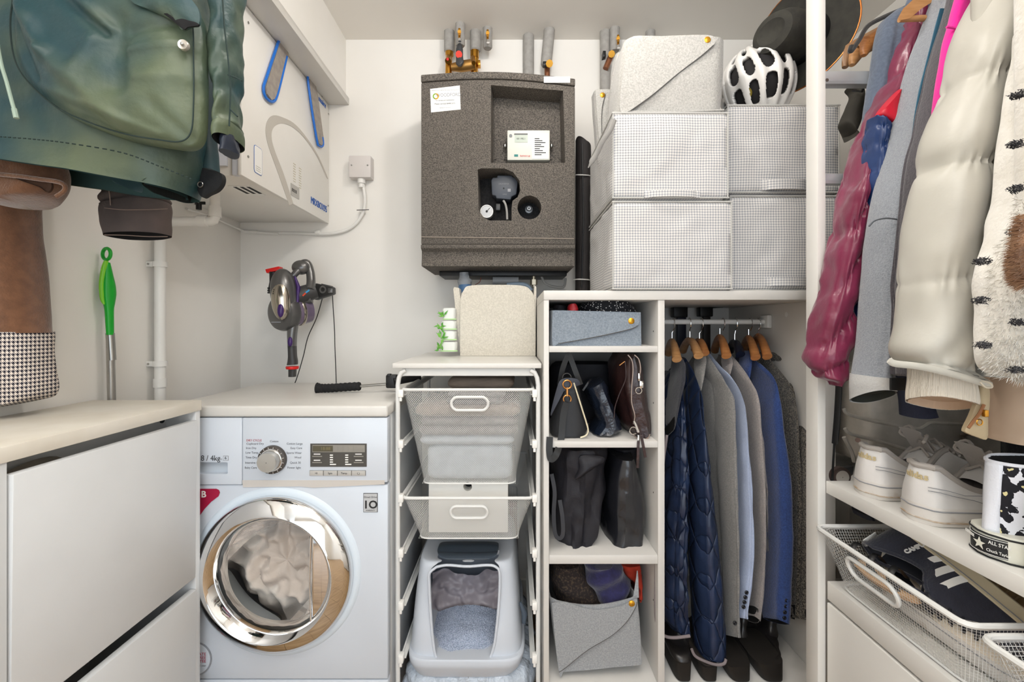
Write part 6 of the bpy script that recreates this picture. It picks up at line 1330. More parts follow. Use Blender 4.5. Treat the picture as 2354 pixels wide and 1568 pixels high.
# ---------------------------------------------------------------- basket of shoes on the drawer top
BZ = .655
b1 = wire_basket('white wire basket of trainers sticking out under the shoe shelf', .695, 1.08, .695, 1.043, BZ, .735, 1.05, .725, 1.02, .535, .895, .614, .062, .022, 58, 20, axis='X', wr=.00045, diamond=False, rim=.0052)
b2 = wire_basket('second white wire basket at the near end, cut off by the frame', .690, 1.06, .30, .672, BZ, .730, 1.03, .33, .645, .535, .48, .614, .062, .022, 58, 20, axis='X', wr=.00045, diamond=False, rim=.0052)
nv = M('navy suede', '#20222e', .9, col2='#2a2c3a', vs=30, bump=.4, bs=260, sheen=.4); cream = M('cream gum sole', '#cfc3a6', .5)
def lying_shoe(label, cx_, cy_, cz_, d, nrm, L_, mat, solem, stripes=True, W=.098, Hh=.092, grp='shoes in the first wire basket', word=None):
    """low shoe lying on its side: d heel-to-toe, nrm the direction its sole faces"""
    d = Vector(d).normalized(); n_ = Vector(nrm); n_ = (n_-d*n_.dot(d)).normalized(); s_ = d.cross(n_)
    o0 = Vector((cx_, cy_, cz_)); t = thing('shoe', label, 'shoe', o0, grp)
    def P(u, w_, h_): return o0+d*((u-.5)*L_)+s_*w_-n_*h_
    def hw(u): return W/2*(.68+.30*math.sin(min(1, u*1.25)*PI*.62))*(1 if u < .84 else math.sqrt(max(.02, 1-((u-.84)/.165)**2)))*(math.sqrt(max(.05, 1-(1-min(u/.09, 1))**2)))
    us = [i/29 for i in range(30)]
    def ring(h_, k): return [P(u, hw(u)*k, h_(u) if callable(h_) else h_) for u in us]+[P(u, -hw(u)*k, h_(u) if callable(h_) else h_) for u in us[::-1]]
    so = obj('sole', G().loft([ring(0, .96), ring(.003, 1.02), ring(.026, 1.02), ring(.028, .98)]), solem, t)
    r_ = ring(.022, 1.03); obj('sole_line', G().tube(r_+r_[:2], .001, 5), inkg, so)
    for k in range(14):
        u = .1+.06*k; obj('tread', G().tube([P(u, -hw(u)*.8, -.001), P(u+.03, 0, -.001), P(u, hw(u)*.8, -.001)], .0022, 5), solem, so)
    def ch(u): return Hh if u < .1 else (Hh-.035*math.sin((u-.1)/.3*PI/2) if u < .4 else (Hh-.035+.03*math.sin((u-.4)/.15*PI/2) if u < .55 else (Hh-.005)-(Hh-.05)*((u-.55)/.45)**.9))
    def wk(u): return .60 if u < .45 else .60-.32*min(1, (u-.45)/.4)
    rr_ = []
    for i in range(10):
        v_ = i/9; o_ = []
        for k in range(60):
            u = us[k] if k < 30 else us[59-k]; kk = .97+(wk(u)-.97)*v_**1.6; o_.append(P(u, hw(u)*kk*(1 if k < 30 else -1), .026+(ch(u)-.026)*v_))
        rr_.append(o_)
    up = obj('upper', G().loft(rr_, True, False), mat, t, ang=80); top = rr_[-1]
    oi = [top[k] for k in range(59, 59-16, -1)][::-1]+[top[k] for k in range(0, 16)]; cen = sum(oi, Vector())/len(oi)
    obj('collar', G().tube(oi, .004, 6), mat, up); obj('shoe_lining', G().loft([oi, [p.lerp(cen, .4)+n_*.05 for p in oi]], False, True), M('blue black lining', '#1a1d28', .6), up)
    def vt(u, q): return P(u, hw(u)*wk(u)*q, ch(u)+.005*(1-q*q))
    g_ = G(); g_.grid(lambda a, b: vt(.44+.55*a, -1+2*b), 20, 8); obj('vamp', g_, mat, up, ang=180)
    obj('tongue', G().prism([P(.52, -.02, ch(.5)), P(.52, .02, ch(.5)), P(.34, .025, ch(.5)+.025), P(.34, -.025, ch(.5)+.025)], -n_*.006, .002), mat, up)
    for k in range(6): u = .46+.06*k; obj('lace', G().tube([vt(u, -1.1)-n_*.003, vt(u+.02, 0)-n_*.009, vt(u, 1.1)-n_*.003], .004, 6, flat=.5), M('flat black lace', '#2a2b33', .8) if mat == nv else M('lace grey', '#b3aba3', .8), up)
    if stripes:
        for sgn in (1, -1):
            for k in range(3):
                u = .40+.085*k; q = []
                for v_ in (0, .25, .5, .75, 1):
                    for du in ((-.022, .022),): q.append([sgn*0, u+du[0]-.04*v_, u+du[1]-.04*v_, v_])
                L1 = [P(a_, sgn*(hw(a_)*(.97+(wk(a_)-.97)*v_**1.6)+.0022), .027+(ch(a_)-.035)*v_) for _, a_, b_, v_ in q]; L2 = [P(b_, sgn*(hw(b_)*(.97+(wk(b_)-.97)*v_**1.6)+.0022), .027+(ch(b_)-.035)*v_) for _, a_, b_, v_ in q]
                g_ = G(); g_.loft([[a_, b_, b_-s_*sgn*.003, a_-s_*sgn*.003] for a_, b_ in zip(L1, L2)]); obj('side_stripe', g_, paper, up)
    if word: u = .275; text(word, P(u, hw(u)*.92+.004, .040), n_, -d, .0115, paper, up, ext=.0008, bold=.0005)
    g_ = G(); obj('heel_tab', G().prism([P(-.003, -.018, .06), P(-.003, .018, .06), P(.012, .016, .093), P(.012, -.016, .093)], -d*.002, .0008), paper if stripes else mat, up)
    return t
lying_shoe('navy suede trainer with three white stripes lying on its side in the basket', .855, .845, .640, (.06, -1, -.30), (.85, -.1, .42), .285, nv, cream, word='CAMPUS')
lying_shoe('second trainer sole outward behind the striped navy one', .975, .86, .610, (.05, -1, -.12), (-.8, 0, .5), .285, M('dark taupe suede', '#4a4038', .9, bump=.3, bs=200), M('gum sole', '#b79b74', .6, col2='#a3855e', vs=50), stripes=False)
lying_shoe('cream trainer lying low in the basket behind the mesh', .815, .84, .542, (.08, -1, -.05), (0, .1, -1), .27, M('cream trainer leather', '#d9cdbb', .6), M('trainer sole', '#cfcac4'), stripes=False, Hh=.05, W=.075)
t = thing('strappy_sandal', 'black and tan strappy sandal behind the basket handle', 'sandal', (.775, .95, .56))
obj('footbed', G().pad([Vector((.76+.03*math.sin(a)*1.0, .93+.075*math.cos(a), .60)) for a in [i*PI/5 for i in range(10)]], (-.5, 0, .8), .004, .01), M('tan footbed', '#c9a37c', .7), t)
for k in range(3): obj('sandal_strap', G().tube(spline([Vector((.745, .88+.05*k, .60)), Vector((.738, .89+.05*k, .622)), Vector((.76, .90+.05*k, .638)), Vector((.79, .91+.05*k, .61))], 12), .006, 6, flat=.3), blk, t)
lying_shoe('red and grey trainer at the bottom of the second wire basket', .80, .56, .56, (.1, -1, 0), (0, 0, -1), .25, M('brick red mesh', '#8e2f33', .8, col2='#6f6a6c', vs=18), M('trainer sole', '#cfcac4'), stripes=False, Hh=.07, W=.09, grp='shoes in the second wire basket')
lying_shoe('navy shoe lying in the second wire basket', .90, .47, .585, (.0, -1, .05), (0, .2, -1), .26, M('dark navy canvas', '#27304f', .8), paper, stripes=False, Hh=.08, grp='shoes in the second wire basket')
g1 = G(); cloth(g1, [(1960, 1186, 2000, 1184), (1962, 1196, 2010, 1200)], 1.0, .05, m=6, n=20); tag(obj('black_slipper', g1, softblk), 'black slipper edge poking out at the back of the basket under the shelf', 'slipper')
# ---------------------------------------------------------------- garments on the wall rail
def garment(nm, label, cat, mat, rows, Y=None, th=.06, cr=.003, cs=12, fold=None, m=70, n=64, pw=.75, seed=0, hole=False, hook=True, grp='garments on the wall rail', caps=(True, True), part='sleeve', holed=.05):
    t = thing(nm, label, cat, at(rows[-1][0], rows[-1][1], Y or rows[-1][4]), grp)
    g_ = G(); rg = cloth(g_, rows, Y, th, m=m, n=n, cr=cr, cs=cs, fold=fold, pw=pw, seed=seed, caps=(True, not hole)); o = obj(part, g_, mat, t, ang=80)
    if hole: g_ = G(); hollow(g_, rg[-1], (.0, 0, holed), .92); obj('lining', g_, dark_in, o)
    if hook:
        yy = (Y or rows[0][4])+th/2
        obj('hanger_hook', G().tube([(1.03, yy, 1.97), (1.03, yy, 2.005), (1.03-.016, yy, 2.02), (1.03-.014, yy, 2.04), (1.03, yy, 2.0445), (1.03+.014, yy, 2.04), (1.03+.016, yy, 2.025)], .0018, 6), chrome, t)
        obj('hanger_bar', G().tube(spline([(.86, yy, 1.93), (.95, yy, 1.96), (1.03, yy, 1.975), (1.11, yy, 1.96), (1.20, yy, 1.93)], 20), .010, 8), wood2, t)
    return t
def xz(x, y, Y): return at(x, y, Y)
for k, (a, b) in enumerate((((1942, 155), (1978, 100)), ((1958, 150), (1992, 108)), ((1985, 128), (2010, 90)))):
    t = thing('wooden_hanger', ('brown wooden hanger end at the back of the wall rail', 'pale wooden hanger end overlapping the brown one at the back', 'orange wooden hanger end above the two others at the back')[k], 'hanger', at(*a, 1.12), 'spare hangers at the back of the wall rail')
    Y_ = 1.135-.03*k; a = at(*a, Y_); b = at(b[0], b[1], Y_); e = Vector((1.03, Y_, 1.905))
    P = spline([a, a.lerp(b, .5)+Vector((-.004, 0, .010)), b, e], 24); g_ = G(); R = []
    for i, p in enumerate(P):
        tt = (P[min(i+1, 23)]-P[max(i-1, 0)]).normalized(); up = Vector((0, 1, 0)).cross(tt); h_ = .006+.012*math.sin(min(1, i/9)*PI/2)*(1 if i < 12 else .8)
        R.append([p+Vector((0, math.cos(q)*.007, 0))+up*math.sin(q)*h_ for q in [j*PI/6 for j in range(12)]])
    g_.loft(R); obj('hanger_arm', g_, (M('brown beech', '#8d6a4a', .4), wood2, wood)[k], t)
    obj('hook', G().tube([e, e+Vector((0, 0, .105)), e+Vector((-.016, 0, .12)), e+Vector((-.013, 0, .136)), e+Vector((0, 0, .139)), e+Vector((.013, 0, .135))], .0018, 6), chrome, t)
t = thing('velvet_hanger', 'slim black velvet hanger with notched shoulder at the back', 'hanger', at(1955, 118, 1.06))
obj('hanger_bar', G().tube(spline([at(x, y, 1.05) for x, y in ((1958, 106), (1955, 117), (1960, 114), (1975, 92), (1995, 60), (2030, 40), (2080, 18), (2130, -10))], 40), [.006]*8+[.005]*32, 8), M('black velvet', '#1c1a19', .95, sheen=.5), t)
obj('hook', G().tube([at(2130, -10, 1.05), (1.03, 1.05, 2.01), (1.013, 1.05, 2.03), (1.03, 1.05, 2.0445), (1.045, 1.05, 2.03)], .0018, 6), chrome, t)
g1 = G(); cloth(g1, [(1945, 205, 1978, 203), (1955, 218, 1985, 218), (1945, 245, 1985, 250), (1930, 275, 1980, 280), (1926, 290, 1975, 295), (1940, 303, 1965, 310), (1953, 313, 1962, 318)], 1.12, .05, m=30, n=30, cr=.002); t = thing('hanging_bag', 'olive black fabric pouch hanging under the metal rail', 'pouch', at(1955, 315, 1.12)); obj('pouch_body', g1, M('olive black cloth', '#38352e', .8, bump=.3, bs=80), t)
obj('pouch_loop', G().tube([at(1960, 208, 1.13), Vector((at(1960, 208, 1.13).x, 1.10, sz(190, 1.06))), Vector((at(1960, 208, 1.13).x, 1.067, sz(190, 1.06)+.036))], .003, 6), blk, t)
slate = fabric('slate wool', '#596476', '#4d5869', 160, .3)
garment('slate_coat', 'slate grey blue coat at the back of the wall rail', 'coat', slate, [(2040, 40, 2130, 10, 1.04, .08), (2020, 62, 2110, 60), (2008, 90, 2100, 120), (2000, 140, 2090, 200), (1990, 200, 2080, 280), (1975, 280, 2060, 380), (1962, 340, 2040, 500), (1952, 390, 2020, 640), (1946, 440, 2000, 800)] and [(2040, 40, 2130, 30, 1.02, .06), (2016, 62, 2110, 70, 1.01, .06), (2006, 110, 2100, 120, 1.0, .06), (1998, 160, 2090, 160, 1.0, .06), (1988, 220, 2080, 220, 1.0, .06), (1976, 290, 2060, 290, 1.0, .06), (1962, 350, 2040, 350, 1.0, .06), (1955, 400, 2020, 400, 1.0, .06), (1950, 520, 2005, 520, 1.0, .06)], fold=folds(.004, 2, 1, 2, .3), seed=1)
mar = M('maroon down nylon', '#6a1c39', .30, col2='#7a2747', vs=12, bump=.35, bs=35, bd=.006, sheen=.2)
def puff(bounds, amp, slant=0.0):
    def f(u, v, s):
        q = v+slant*(u-.5); k = 0
        for a, b in zip(bounds, bounds[1:]):
            if a <= q < b: t_ = (q-a)/(b-a); k = amp*(max(0, math.sin(PI*t_))**.5-1); break
        return k+.0025*math.sin(u*37+v*11)*math.exp(-((q-bounds[min(range(len(bounds)), key=lambda i: abs(bounds[i]-q))])/.03)**2)
    return f
gm_ = garment('maroon_puffer', 'maroon quilted down jacket with puffy sleeve hanging over the upright', 'jacket', mar,
  [(2072, 58, 2122, 48, .985, .06), (2050, 90, 2112, 90, .97, .08), (2030, 150, 2098, 150, .96, .09), (2012, 210, 2075, 215, .955, .09), (1990, 265, 2040, 285, .95, .09), (1968, 330, 2015, 350, .95, .09), (1942, 400, 1995, 420, .95, .09), (1920, 480, 1990, 500, .95, .09), (1903, 560, 1986, 575, .95, .09), (1882, 650, 1978, 660, .95, .095), (1862, 730, 1970, 745, .95, .095), (1846, 800, 1956, 815, .95, .095), (1846, 842, 1953, 850, .95, .085), (1862, 868, 1950, 872, .95, .07), (1900, 880, 1942, 882, .95, .05), (1906, 888, 1936, 892, .95, .045)],
  th=.09, cr=.007, cs=24, fold=puff([0, .13, .26, .37, .47, .57, .68, .79, .99, 1.3], .013, .10), seed=3, hole=True, m=110, holed=.03)
g1 = G(); cloth(g1, [(2010, 268, 2075, 200), (2012, 272, 2070, 240), (2025, 280, 2065, 270), (2045, 292, 2060, 288)], .925, .03, m=20, n=24, cr=.002, cs=30); obj('red_lining', g1, M('red lining satin', '#c41a30', .35, bump=.3, bs=40), gm_)
g1 = G(); cloth(g1, [(2004, 20, 2125, 40), (2100, 60, 2125, 100), (2090, 130, 2118, 180)], 1.0, .02, m=10, n=16) if False else None
bv = garment('blue_quilted_vest', 'blue quilted down vest tucked between the maroon jacket and the grey coat', 'vest', M('mid blue down nylon', '#1c3360', .38, col2='#243f72', vs=10, bump=.3, bs=40, bd=.005),
  [(1992, 275, 2050, 290, .925, .05), (1988, 300, 2044, 310, .925, .06), (1986, 360, 2035, 365, .925, .06), (1985, 430, 2022, 435, .925, .06), (1985, 520, 2010, 520, .925, .06), (1984, 620, 2005, 620, .925, .06), (1978, 700, 2000, 700, .925, .06), (1968, 800, 1995, 800, .925, .06)], fold=puff([0, .14, .24, .36, .48, .6, .72, .84, .95, 1.2], .006), cr=.003, cs=40, seed=4, hook=False, part='vest_body')
gw = fabric('pale grey melton', '#8f949b', '#7d828a', 330, .5)
gc_ = garment('grey_wool_coat', 'pale grey wool coat with tubular sleeve and whitish turned cuff', 'coat', gw,
  [(2150, -10, 2200, -20, .86, .07), (2132, 50, 2172, 60, .855, .08), (2108, 120, 2146, 130, .85, .085), (2086, 200, 2128, 205, .85, .085), (2062, 290, 2108, 300, .85, .085), (2040, 370, 2090, 380, .85, .085), (2012, 450, 2082, 458, .85, .085), (1996, 520, 2076, 522, .85, .085), (1986, 620, 2062, 620, .85, .085), (1978, 740, 2054, 740, .85, .085), (1968, 820, 2052, 822, .85, .085), (1958, 872, 2056, 880, .85, .085)],
  fold=folds(.002, 2, 1, 2, .4), seed=5, cr=.002, hole=False)
g1 = G(); rg = cloth(g1, [(1957, 868, 2052, 872), (1954, 884, 2058, 890), (1955, 894, 2060, 902)], .846, .09, m=14, n=50, pw=.8, caps=(True, False), tilt=.42); cf = obj('cuff', g1, M('whitish cuff wool', '#b9b9b8', .9, bump=.4, bs=300), gc_)
g1 = G(); hollow(g1, rg[-1], (0, .004, .012), .9); obj('cuff_lining', g1, M('black green lining', '#2d302c', .8), cf)
obj('sleeve_seam', G().tube(spline([at(x, y, .848) for x, y in ((1998, 520), (2010, 508), (2035, 502), (2060, 504), (2074, 508))], 24), .0016, 5), M('seam dark wool', '#5d6167', .9), gc_)  # seam line in a darker grey than the sleeve
ch_ = fabric('charcoal brown wool', '#4a464b', '#3d3a40', 250, .4)
garment('charcoal_coat', 'charcoal wool coat between the grey coat and the pink jumper', 'coat', ch_,
  [(2180, -20, 2230, -20, .80, .045), (2165, 60, 2200, 60, .80, .045), (2140, 150, 2170, 150, .80, .045), (2110, 280, 2145, 280, .80, .045), (2088, 380, 2120, 380, .80, .045), (2074, 520, 2100, 520, .80, .045), (2060, 650, 2095, 650, .80, .045), (2055, 780, 2095, 780, .80, .045), (2058, 865, 2096, 870, .80, .045)], seed=6, fold=folds(.003, 2, 2, 2, .3), hook=False)
garment('teal_shirt', 'narrow teal fabric edge beside the charcoal coat', 'shirt', M('teal cotton', '#2c5a70', .8), [(2160, 20, 2176, 20, .848, .002), (2132, 130, 2150, 130, .848, .002), (2108, 230, 2124, 230, .848, .002), (2094, 320, 2108, 320, .848, .002), (2086, 400, 2096, 400, .848, .002)], seed=7, hook=False, cr=.001)
pk = garment('pink_jumper', 'hot pink knitted jumper between the charcoal coat and the cream puffer', 'jumper', M('hot pink knit', '#d6108c', .85, bump=.2, bs=300, sheen=.3),
  [(2200, -30, 2260, -30, .777, .022), (2184, 30, 2236, 30, .777, .022), (2176, 62, 2220, 66, .777, .022), (2166, 100, 2206, 105, .777, .022), (2156, 160, 2188, 165, .777, .022), (2149, 220, 2170, 225, .777, .022), (2144, 300, 2165, 300, .777, .022), (2140, 400, 2165, 400, .777, .022)], seed=8, cr=.002)
obj('shoulder_seam', G().tube(spline([at(x, y, .776) for x, y in ((2176, 62), (2190, 64), (2205, 68), (2218, 66))], 12), .0022, 6), MATS['hot pink knit'], pk)
cp_ = M('cream down nylon', '#b7b4ab', .42, col2='#b1aea4', vs=8, bump=.25, bs=22, bd=.006)
cpj = garment('cream_puffer', 'cream puffer coat with wide quilted panels and ribbed inner cuff', 'coat', cp_,
  [(2245, -30, 2370, -30, .68, .08), (2215, 40, 2358, 40, .675, .10), (2190, 110, 2342, 110, .67, .105), (2172, 160, 2336, 155, .67, .105), (2155, 220, 2322, 215, .67, .105), (2132, 290, 2306, 285, .67, .105), (2112, 350, 2296, 350, .67, .105), (2106, 392, 2286, 385, .67, .105), (2090, 440, 2276, 440, .67, .105), (2072, 540, 2262, 540, .67, .105), (2060, 612, 2254, 615, .67, .105), (2052, 680, 2248, 680, .67, .105), (2048, 760, 2244, 770, .67, .105), (2041, 805, 2246, 830, .67, .105), (2046, 832, 2254, 868, .67, .10), (2052, 842, 2276, 888, .67, .10)],
  th=.13, cr=.005, cs=11, fold=lambda u, v, s: puff([-.02, .245, .475, .70, .93, 1.1], .009, .02)(u, v, s)+max(0, v-.72)*.02*math.sin(u*11+v*38)*max(0, -s), seed=9, m=120, hole=True, holed=.004)
obj('hem_band', G().tube(spline([at(x, y, .667) for x, y in ((2044, 828), (2058, 836), (2110, 842), (2170, 855), (2230, 872), (2278, 886))], 30), .005, 8, flat=.5), cp_, cpj)
ribm = M('cream rib knit', '#d8cfc0', .9, bump=.9, bs=120, stretch=(6, 6, .2), bd=.003)
g1 = G(); rg = cloth(g1, [(2086, 845, 2240, 868), (2084, 880, 2250, 905), (2080, 900, 2254, 928), (2080, 906, 2252, 934)], .69, .075, m=16, n=90, pw=.75, tilt=.30, fold=lambda u, v, s: .0006*math.sin(u*260), caps=(True, False)); rc_ = obj('rib_cuff', g1, ribm, cpj)
g1 = G(); hollow(g1, rg[-1], (0, 0, .012), .93); obj('cuff_lining', g1, M('cuff inner tan', '#b89e86', .9), rc_)
obj('drawcord', G().tube(spline([at(x, y, .665) for x, y in ((2252, 878), (2265, 890), (2280, 890), (2275, 880), (2256, 876))], 16), .0015, 5), M('cord cream', '#cfc6b4', .7), cpj)
nvs = garment('navy_knit_hem', 'navy knitted hem hanging below the cream puffer cuff', 'jumper', M('dark navy knit', '#161a2c', .9, bump=.4, bs=120), [(2064, 830, 2130, 830, .80, .06), (2066, 900, 2140, 895, .80, .06), (2068, 935, 2146, 928, .80, .06), (2071, 966, 2157, 960, .80, .06)], seed=10, hook=False, part='hem')
obj('garment_tag', G().box(at(2044, 1, .80).x, at(2078, 1, .80).x, .796, .80, at(1, 897, .8).z, at(1, 868, .8).z, .001), blk, nvs)
# white fur coat with dark flecks: body plus tufts
furw = M('white fur', '#e2dfd8', .9, col2='#d8d4cb', vs=30, bump=.6, bs=160, sheen=.5); furb = M('dark fur fleck', '#1d1b24', .9, sheen=.3)
fr = thing('fur_coat', 'white fluffy fur coat with black flecks at the near end of the rail', 'coat', at(2300, 880, .62), 'garments on the wall rail')
g1 = G(); rg = cloth(g1, [(2375, 40, 2480, 40), (2358, 120, 2470, 120), (2346, 200, 2460, 200), (2330, 290, 2450, 290), (2312, 380, 2440, 380), (2298, 460, 2440, 460), (2278, 540, 2440, 540), (2256, 610, 2440, 610), (2244, 700, 2440, 700), (2240, 790, 2440, 790), (2244, 840, 2440, 850), (2266, 868, 2430, 872), (2310, 876, 2400, 880)], .56, .10, m=70, n=70, cr=.006, cs=14, pw=.8)
obj('fur_body', g1, furw, fr)
spots = [(2346, 216), (2340, 330), (2342, 432), (2338, 532), (2262, 600), (2258, 690), (2264, 793), (2346, 740), (2341, 850), (2300, 700-100), (2352, 640)]
sp3 = [at(x, y, .561) for x, y in (spots[:9])]
random.seed(21); fw, fb = G(), G()
for i in range(34000):
    r_ = rg[random.randrange(len(rg))]; k = random.randrange(len(r_)); p0 = r_[k]; p1 = r_[(k+1) % len(r_)]; p = p0.lerp(p1, random.random())+Vector((0, 0, random.uniform(-.008, .008)))
    c = sum(r_, Vector())/len(r_); nn = (p-c).normalized()
    if nn.y > .35: continue
    d = (nn*.7+Vector((random.uniform(-.5, .2), random.uniform(-.3, .3), random.uniform(-1.1, -.1)))).normalized()
    dark = any((Vector((p.x-s_.x, 0, (p.z-s_.z)*1.6))).length < .0095 and p.y < s_.y+.05 for s_ in sp3)
    L_ = random.uniform(.005, .010)*(1.2 if dark else 1); sd = d.cross(Vector((random.random(), 1, random.random()))).normalized()*.0006; q = fb if dark else fw
    a_, b_, c_ = q.bm.verts.new(p-sd), q.bm.verts.new(p+sd), q.bm.verts.new(p+d*L_); q.bm.faces.new((a_, b_, c_))
for s_ in sp3:
    for i in range(300):
        a = random.uniform(0, 2*PI); q_ = math.sqrt(random.random()); p = s_+Vector((math.cos(a)*q_*.0075, random.uniform(-.004, .008), math.sin(a)*q_*.0045)); d = Vector((random.uniform(-1, .1), random.uniform(-.7, 0), random.uniform(-.4, .2))).normalized(); sd = d.cross(Vector((0, 1, random.random()))).normalized()*.0008
        a_, b_, c_ = fb.bm.verts.new(p-sd), fb.bm.verts.new(p+sd), fb.bm.verts.new(p+d*random.uniform(.003, .006)); fb.bm.faces.new((a_, b_, c_))
obj('fur_pile', fw, furw, fr, kind='stuff', ang=180); obj('dark_flecks', fb, furb, fr, kind='stuff', ang=180)
bf = thing('brown_fur_jacket', 'brown fur sleeve edge nearest the camera at the end of the rail', 'jacket', at(2350, 640, .56), 'garments on the wall rail')
g1 = G(); rg = cloth(g1, [(2352, 500, 2460, 500), (2338, 560, 2460, 560), (2332, 600, 2460, 600), (2336, 628, 2460, 640), (2356, 645, 2450, 665)], .50, .04, m=30, n=40, cr=.003, cs=20); obj('fur_body', g1, M('brown fur', '#a07a5a', .9, col2='#8a6448', vs=60, bump=.8, bs=120, sheen=.4), bf)
fw = G()
for i in range(5000):
    r_ = rg[random.randrange(len(rg))]; p = r_[random.randrange(len(r_))]+Vector((random.uniform(-.003, .003), 0, random.uniform(-.005, .005))); c = sum(r_, Vector())/len(r_); d = ((p-c).normalized()+Vector((random.uniform(-.5, .2), random.uniform(-.3, .3), random.uniform(-1, 0)))).normalized(); sd = d.cross(Vector((0, 1, .3))).normalized()*.0006
    a_, b_, c_ = fw.bm.verts.new(p-sd), fw.bm.verts.new(p+sd), fw.bm.verts.new(p+d*.010); fw.bm.faces.new((a_, b_, c_))
obj('fur_pile', fw, MATS['brown fur'], bf, kind='stuff', ang=180)
bg = M('beige trench cotton', '#c3aa92', .75, col2='#b79d85', vs=8, bump=.3, bs=30)
tc_ = garment('beige_trench', 'beige cotton coat with brass zip below the white fur', 'coat', bg, [(2262, 840, 2420, 840, .70, .08), (2262, 900, 2420, 900, .70, .08), (2262, 960, 2420, 960, .70, .08), (2266, 1010, 2420, 1018, .70, .08), (2268, 1026, 2420, 1036, .70, .07)], seed=11, hook=False, cr=.005, fold=folds(.004, 2, 1, 2, .3), part='hem')
g1 = G(); g1.pad([at(x, y, .70) for x, y in ((2262, 878), (2276, 900), (2272, 960), (2270, 1008), (2250, 1006), (2225, 996), (2219, 988), (2232, 960), (2248, 920))], (0, -1, 0), .006, .006, rings=5, cr=.002, cs=40); fp_ = obj('front_flap', g1, M('khaki canvas', '#b3a182', .8, bump=.3, bs=60), tc_)
obj('zip_tape', G().tube(spline([at(x, y, .692) for x, y in ((2262, 930), (2252, 950), (2238, 968), (2226, 984))], 16), .0022, 6), M('rust zip', '#8a5a35', .5), fp_)
obj('zip_slider', G().box(at(2259, 1, .69).x, at(2268, 1, .69).x, .686, .692, at(1, 958, .69).z, at(1, 942, .69).z, .001).ring(at(2252, 971, .69), (0, 1, 0), .0045, .0009, 16, 5), brass, fp_)
t = thing('black_bag', 'black leather bag behind the leopard print hi-tops', 'bag', (1.15, .9, ZS))
g1 = G(); soft_block(g1, 1.045, 1.30, .78, .99, ZS+.001, .925, r=.03, cr=.004, seed=3); obj('bag_body', g1, leather, t)
obj('bag_strap', G().tube(spline([(1.05, .82, .925), (1.06, .80, .95), (1.15, .80, .955), (1.24, .82, .925)], 20), .005, 8), leather, t)
t = thing('pale_hanger', 'pale wooden hanger with trouser bar above the grey wool coat', 'hanger', at(2068, 44, .92))
obj('hanger_arm', G().loft([[at(x, y, .92)+Vector((0, d_, 0)) for d_ in (0, .012) for (x, y) in ((xa, ya), (xb, yb))][0:2]+[at(x, y, .932) for (x, y) in ((xb, yb), (xa, ya))] for xa, ya, xb, yb in ((2064, 42, 2068, 47), (2076, 20, 2092, 42), (2098, 0, 2118, 20), (2130, -25, 2150, 0))]), wood2, t)
obj('trouser_bar', G().cyl(at(2068, 44, .926), at(2125, 42, .926), .006, 12), wood2, t)
obj('hook', G().tube([at(2140, -20, .926), (1.03, .926, 2.01), (1.013, .926, 2.03), (1.03, .926, 2.0445), (1.045, .926, 2.03)], .0018, 6), chrome, t)
# ---------------------------------------------------------------- garments on the left rail
rl_ = thing('clothes_rail', 'steel clothes rail above the shoe cabinet carrying the green parka', 'clothes rail', (-.86, .7, 1.97))
obj('rail_tube', G().cyl((-.86, .2, 1.985), (-.86, 1.24, 1.985), .011, 16), steel, rl_); obj('rail_bracket', G().box(-.872, -.848, .30, .32, 1.985, 2.012).box(-.872, -.848, 1.18, 1.20, 1.985, 2.012), steel, rl_)
def rail_hanger(par, y, cx=-.86, w_=.2, zb=1.86):
    obj('hanger_hook', G().tube([(cx, y, zb), (cx, y, 1.965), (cx-.016, y, 1.975), (cx-.012, y, 1.996), (cx, y, 1.999), (cx+.013, y, 1.99)], .0018, 6), chrome, par)
    obj('hanger_bar', G().tube(spline([(cx-w_, y, zb-.05), (cx-w_*.5, y, zb-.015), (cx, y, zb), (cx+w_*.5, y, zb-.015), (cx+w_, y, zb-.05)], 16), .008, 8), wood2, par)
gp_ = M('green waxed cotton', '#1b3c41', .46, col2='#545e47', vs=4.5, vlo=.40, vhi=.62, bump=.5, bs=40, bd=.005)
gpd = M('dark teal cotton', '#22393f', .55, col2='#2f4b50', vs=8, bump=.3, bs=45)
pk_ = thing('green_parka', 'green waxed parka with large bellows pocket hanging above the shoe cabinet', 'coat', at(250, 420, .85))
g1 = G()
def pf_(u, v, s): return .004*math.sin(u*17+v*3)*v+.006*crumple((u*3, v*4, 0), 1, 1.2, 3)
rg = cloth(g1, [(60, -330, 330, -330, .80, .08), (-40, -260, 430, -250, .80, .12), (-150, -120, 474, -110), (-160, 0, 476, 0), (-160, 100, 480, 100), (-160, 200, 472, 205), (-160, 290, 466, 310), (-160, 330, 458, 400), (-160, 350, 446, 456)], .78, .17, m=110, n=130, cr=.010, cs=9, fold=pf_, pw=.7, caps=(True, False))
bd_ = obj('body', g1, gp_, pk_, ang=80)
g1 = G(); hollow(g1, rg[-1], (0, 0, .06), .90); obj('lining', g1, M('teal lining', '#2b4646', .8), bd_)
pouter = [(36, 30), (60, -30), (180, -60), (320, -50), (420, -10), (458, 50), (463, 150), (463, 250), (457, 315), (432, 338), (380, 334), (300, 320), (220, 294), (150, 262), (92, 216), (52, 165), (36, 105)]
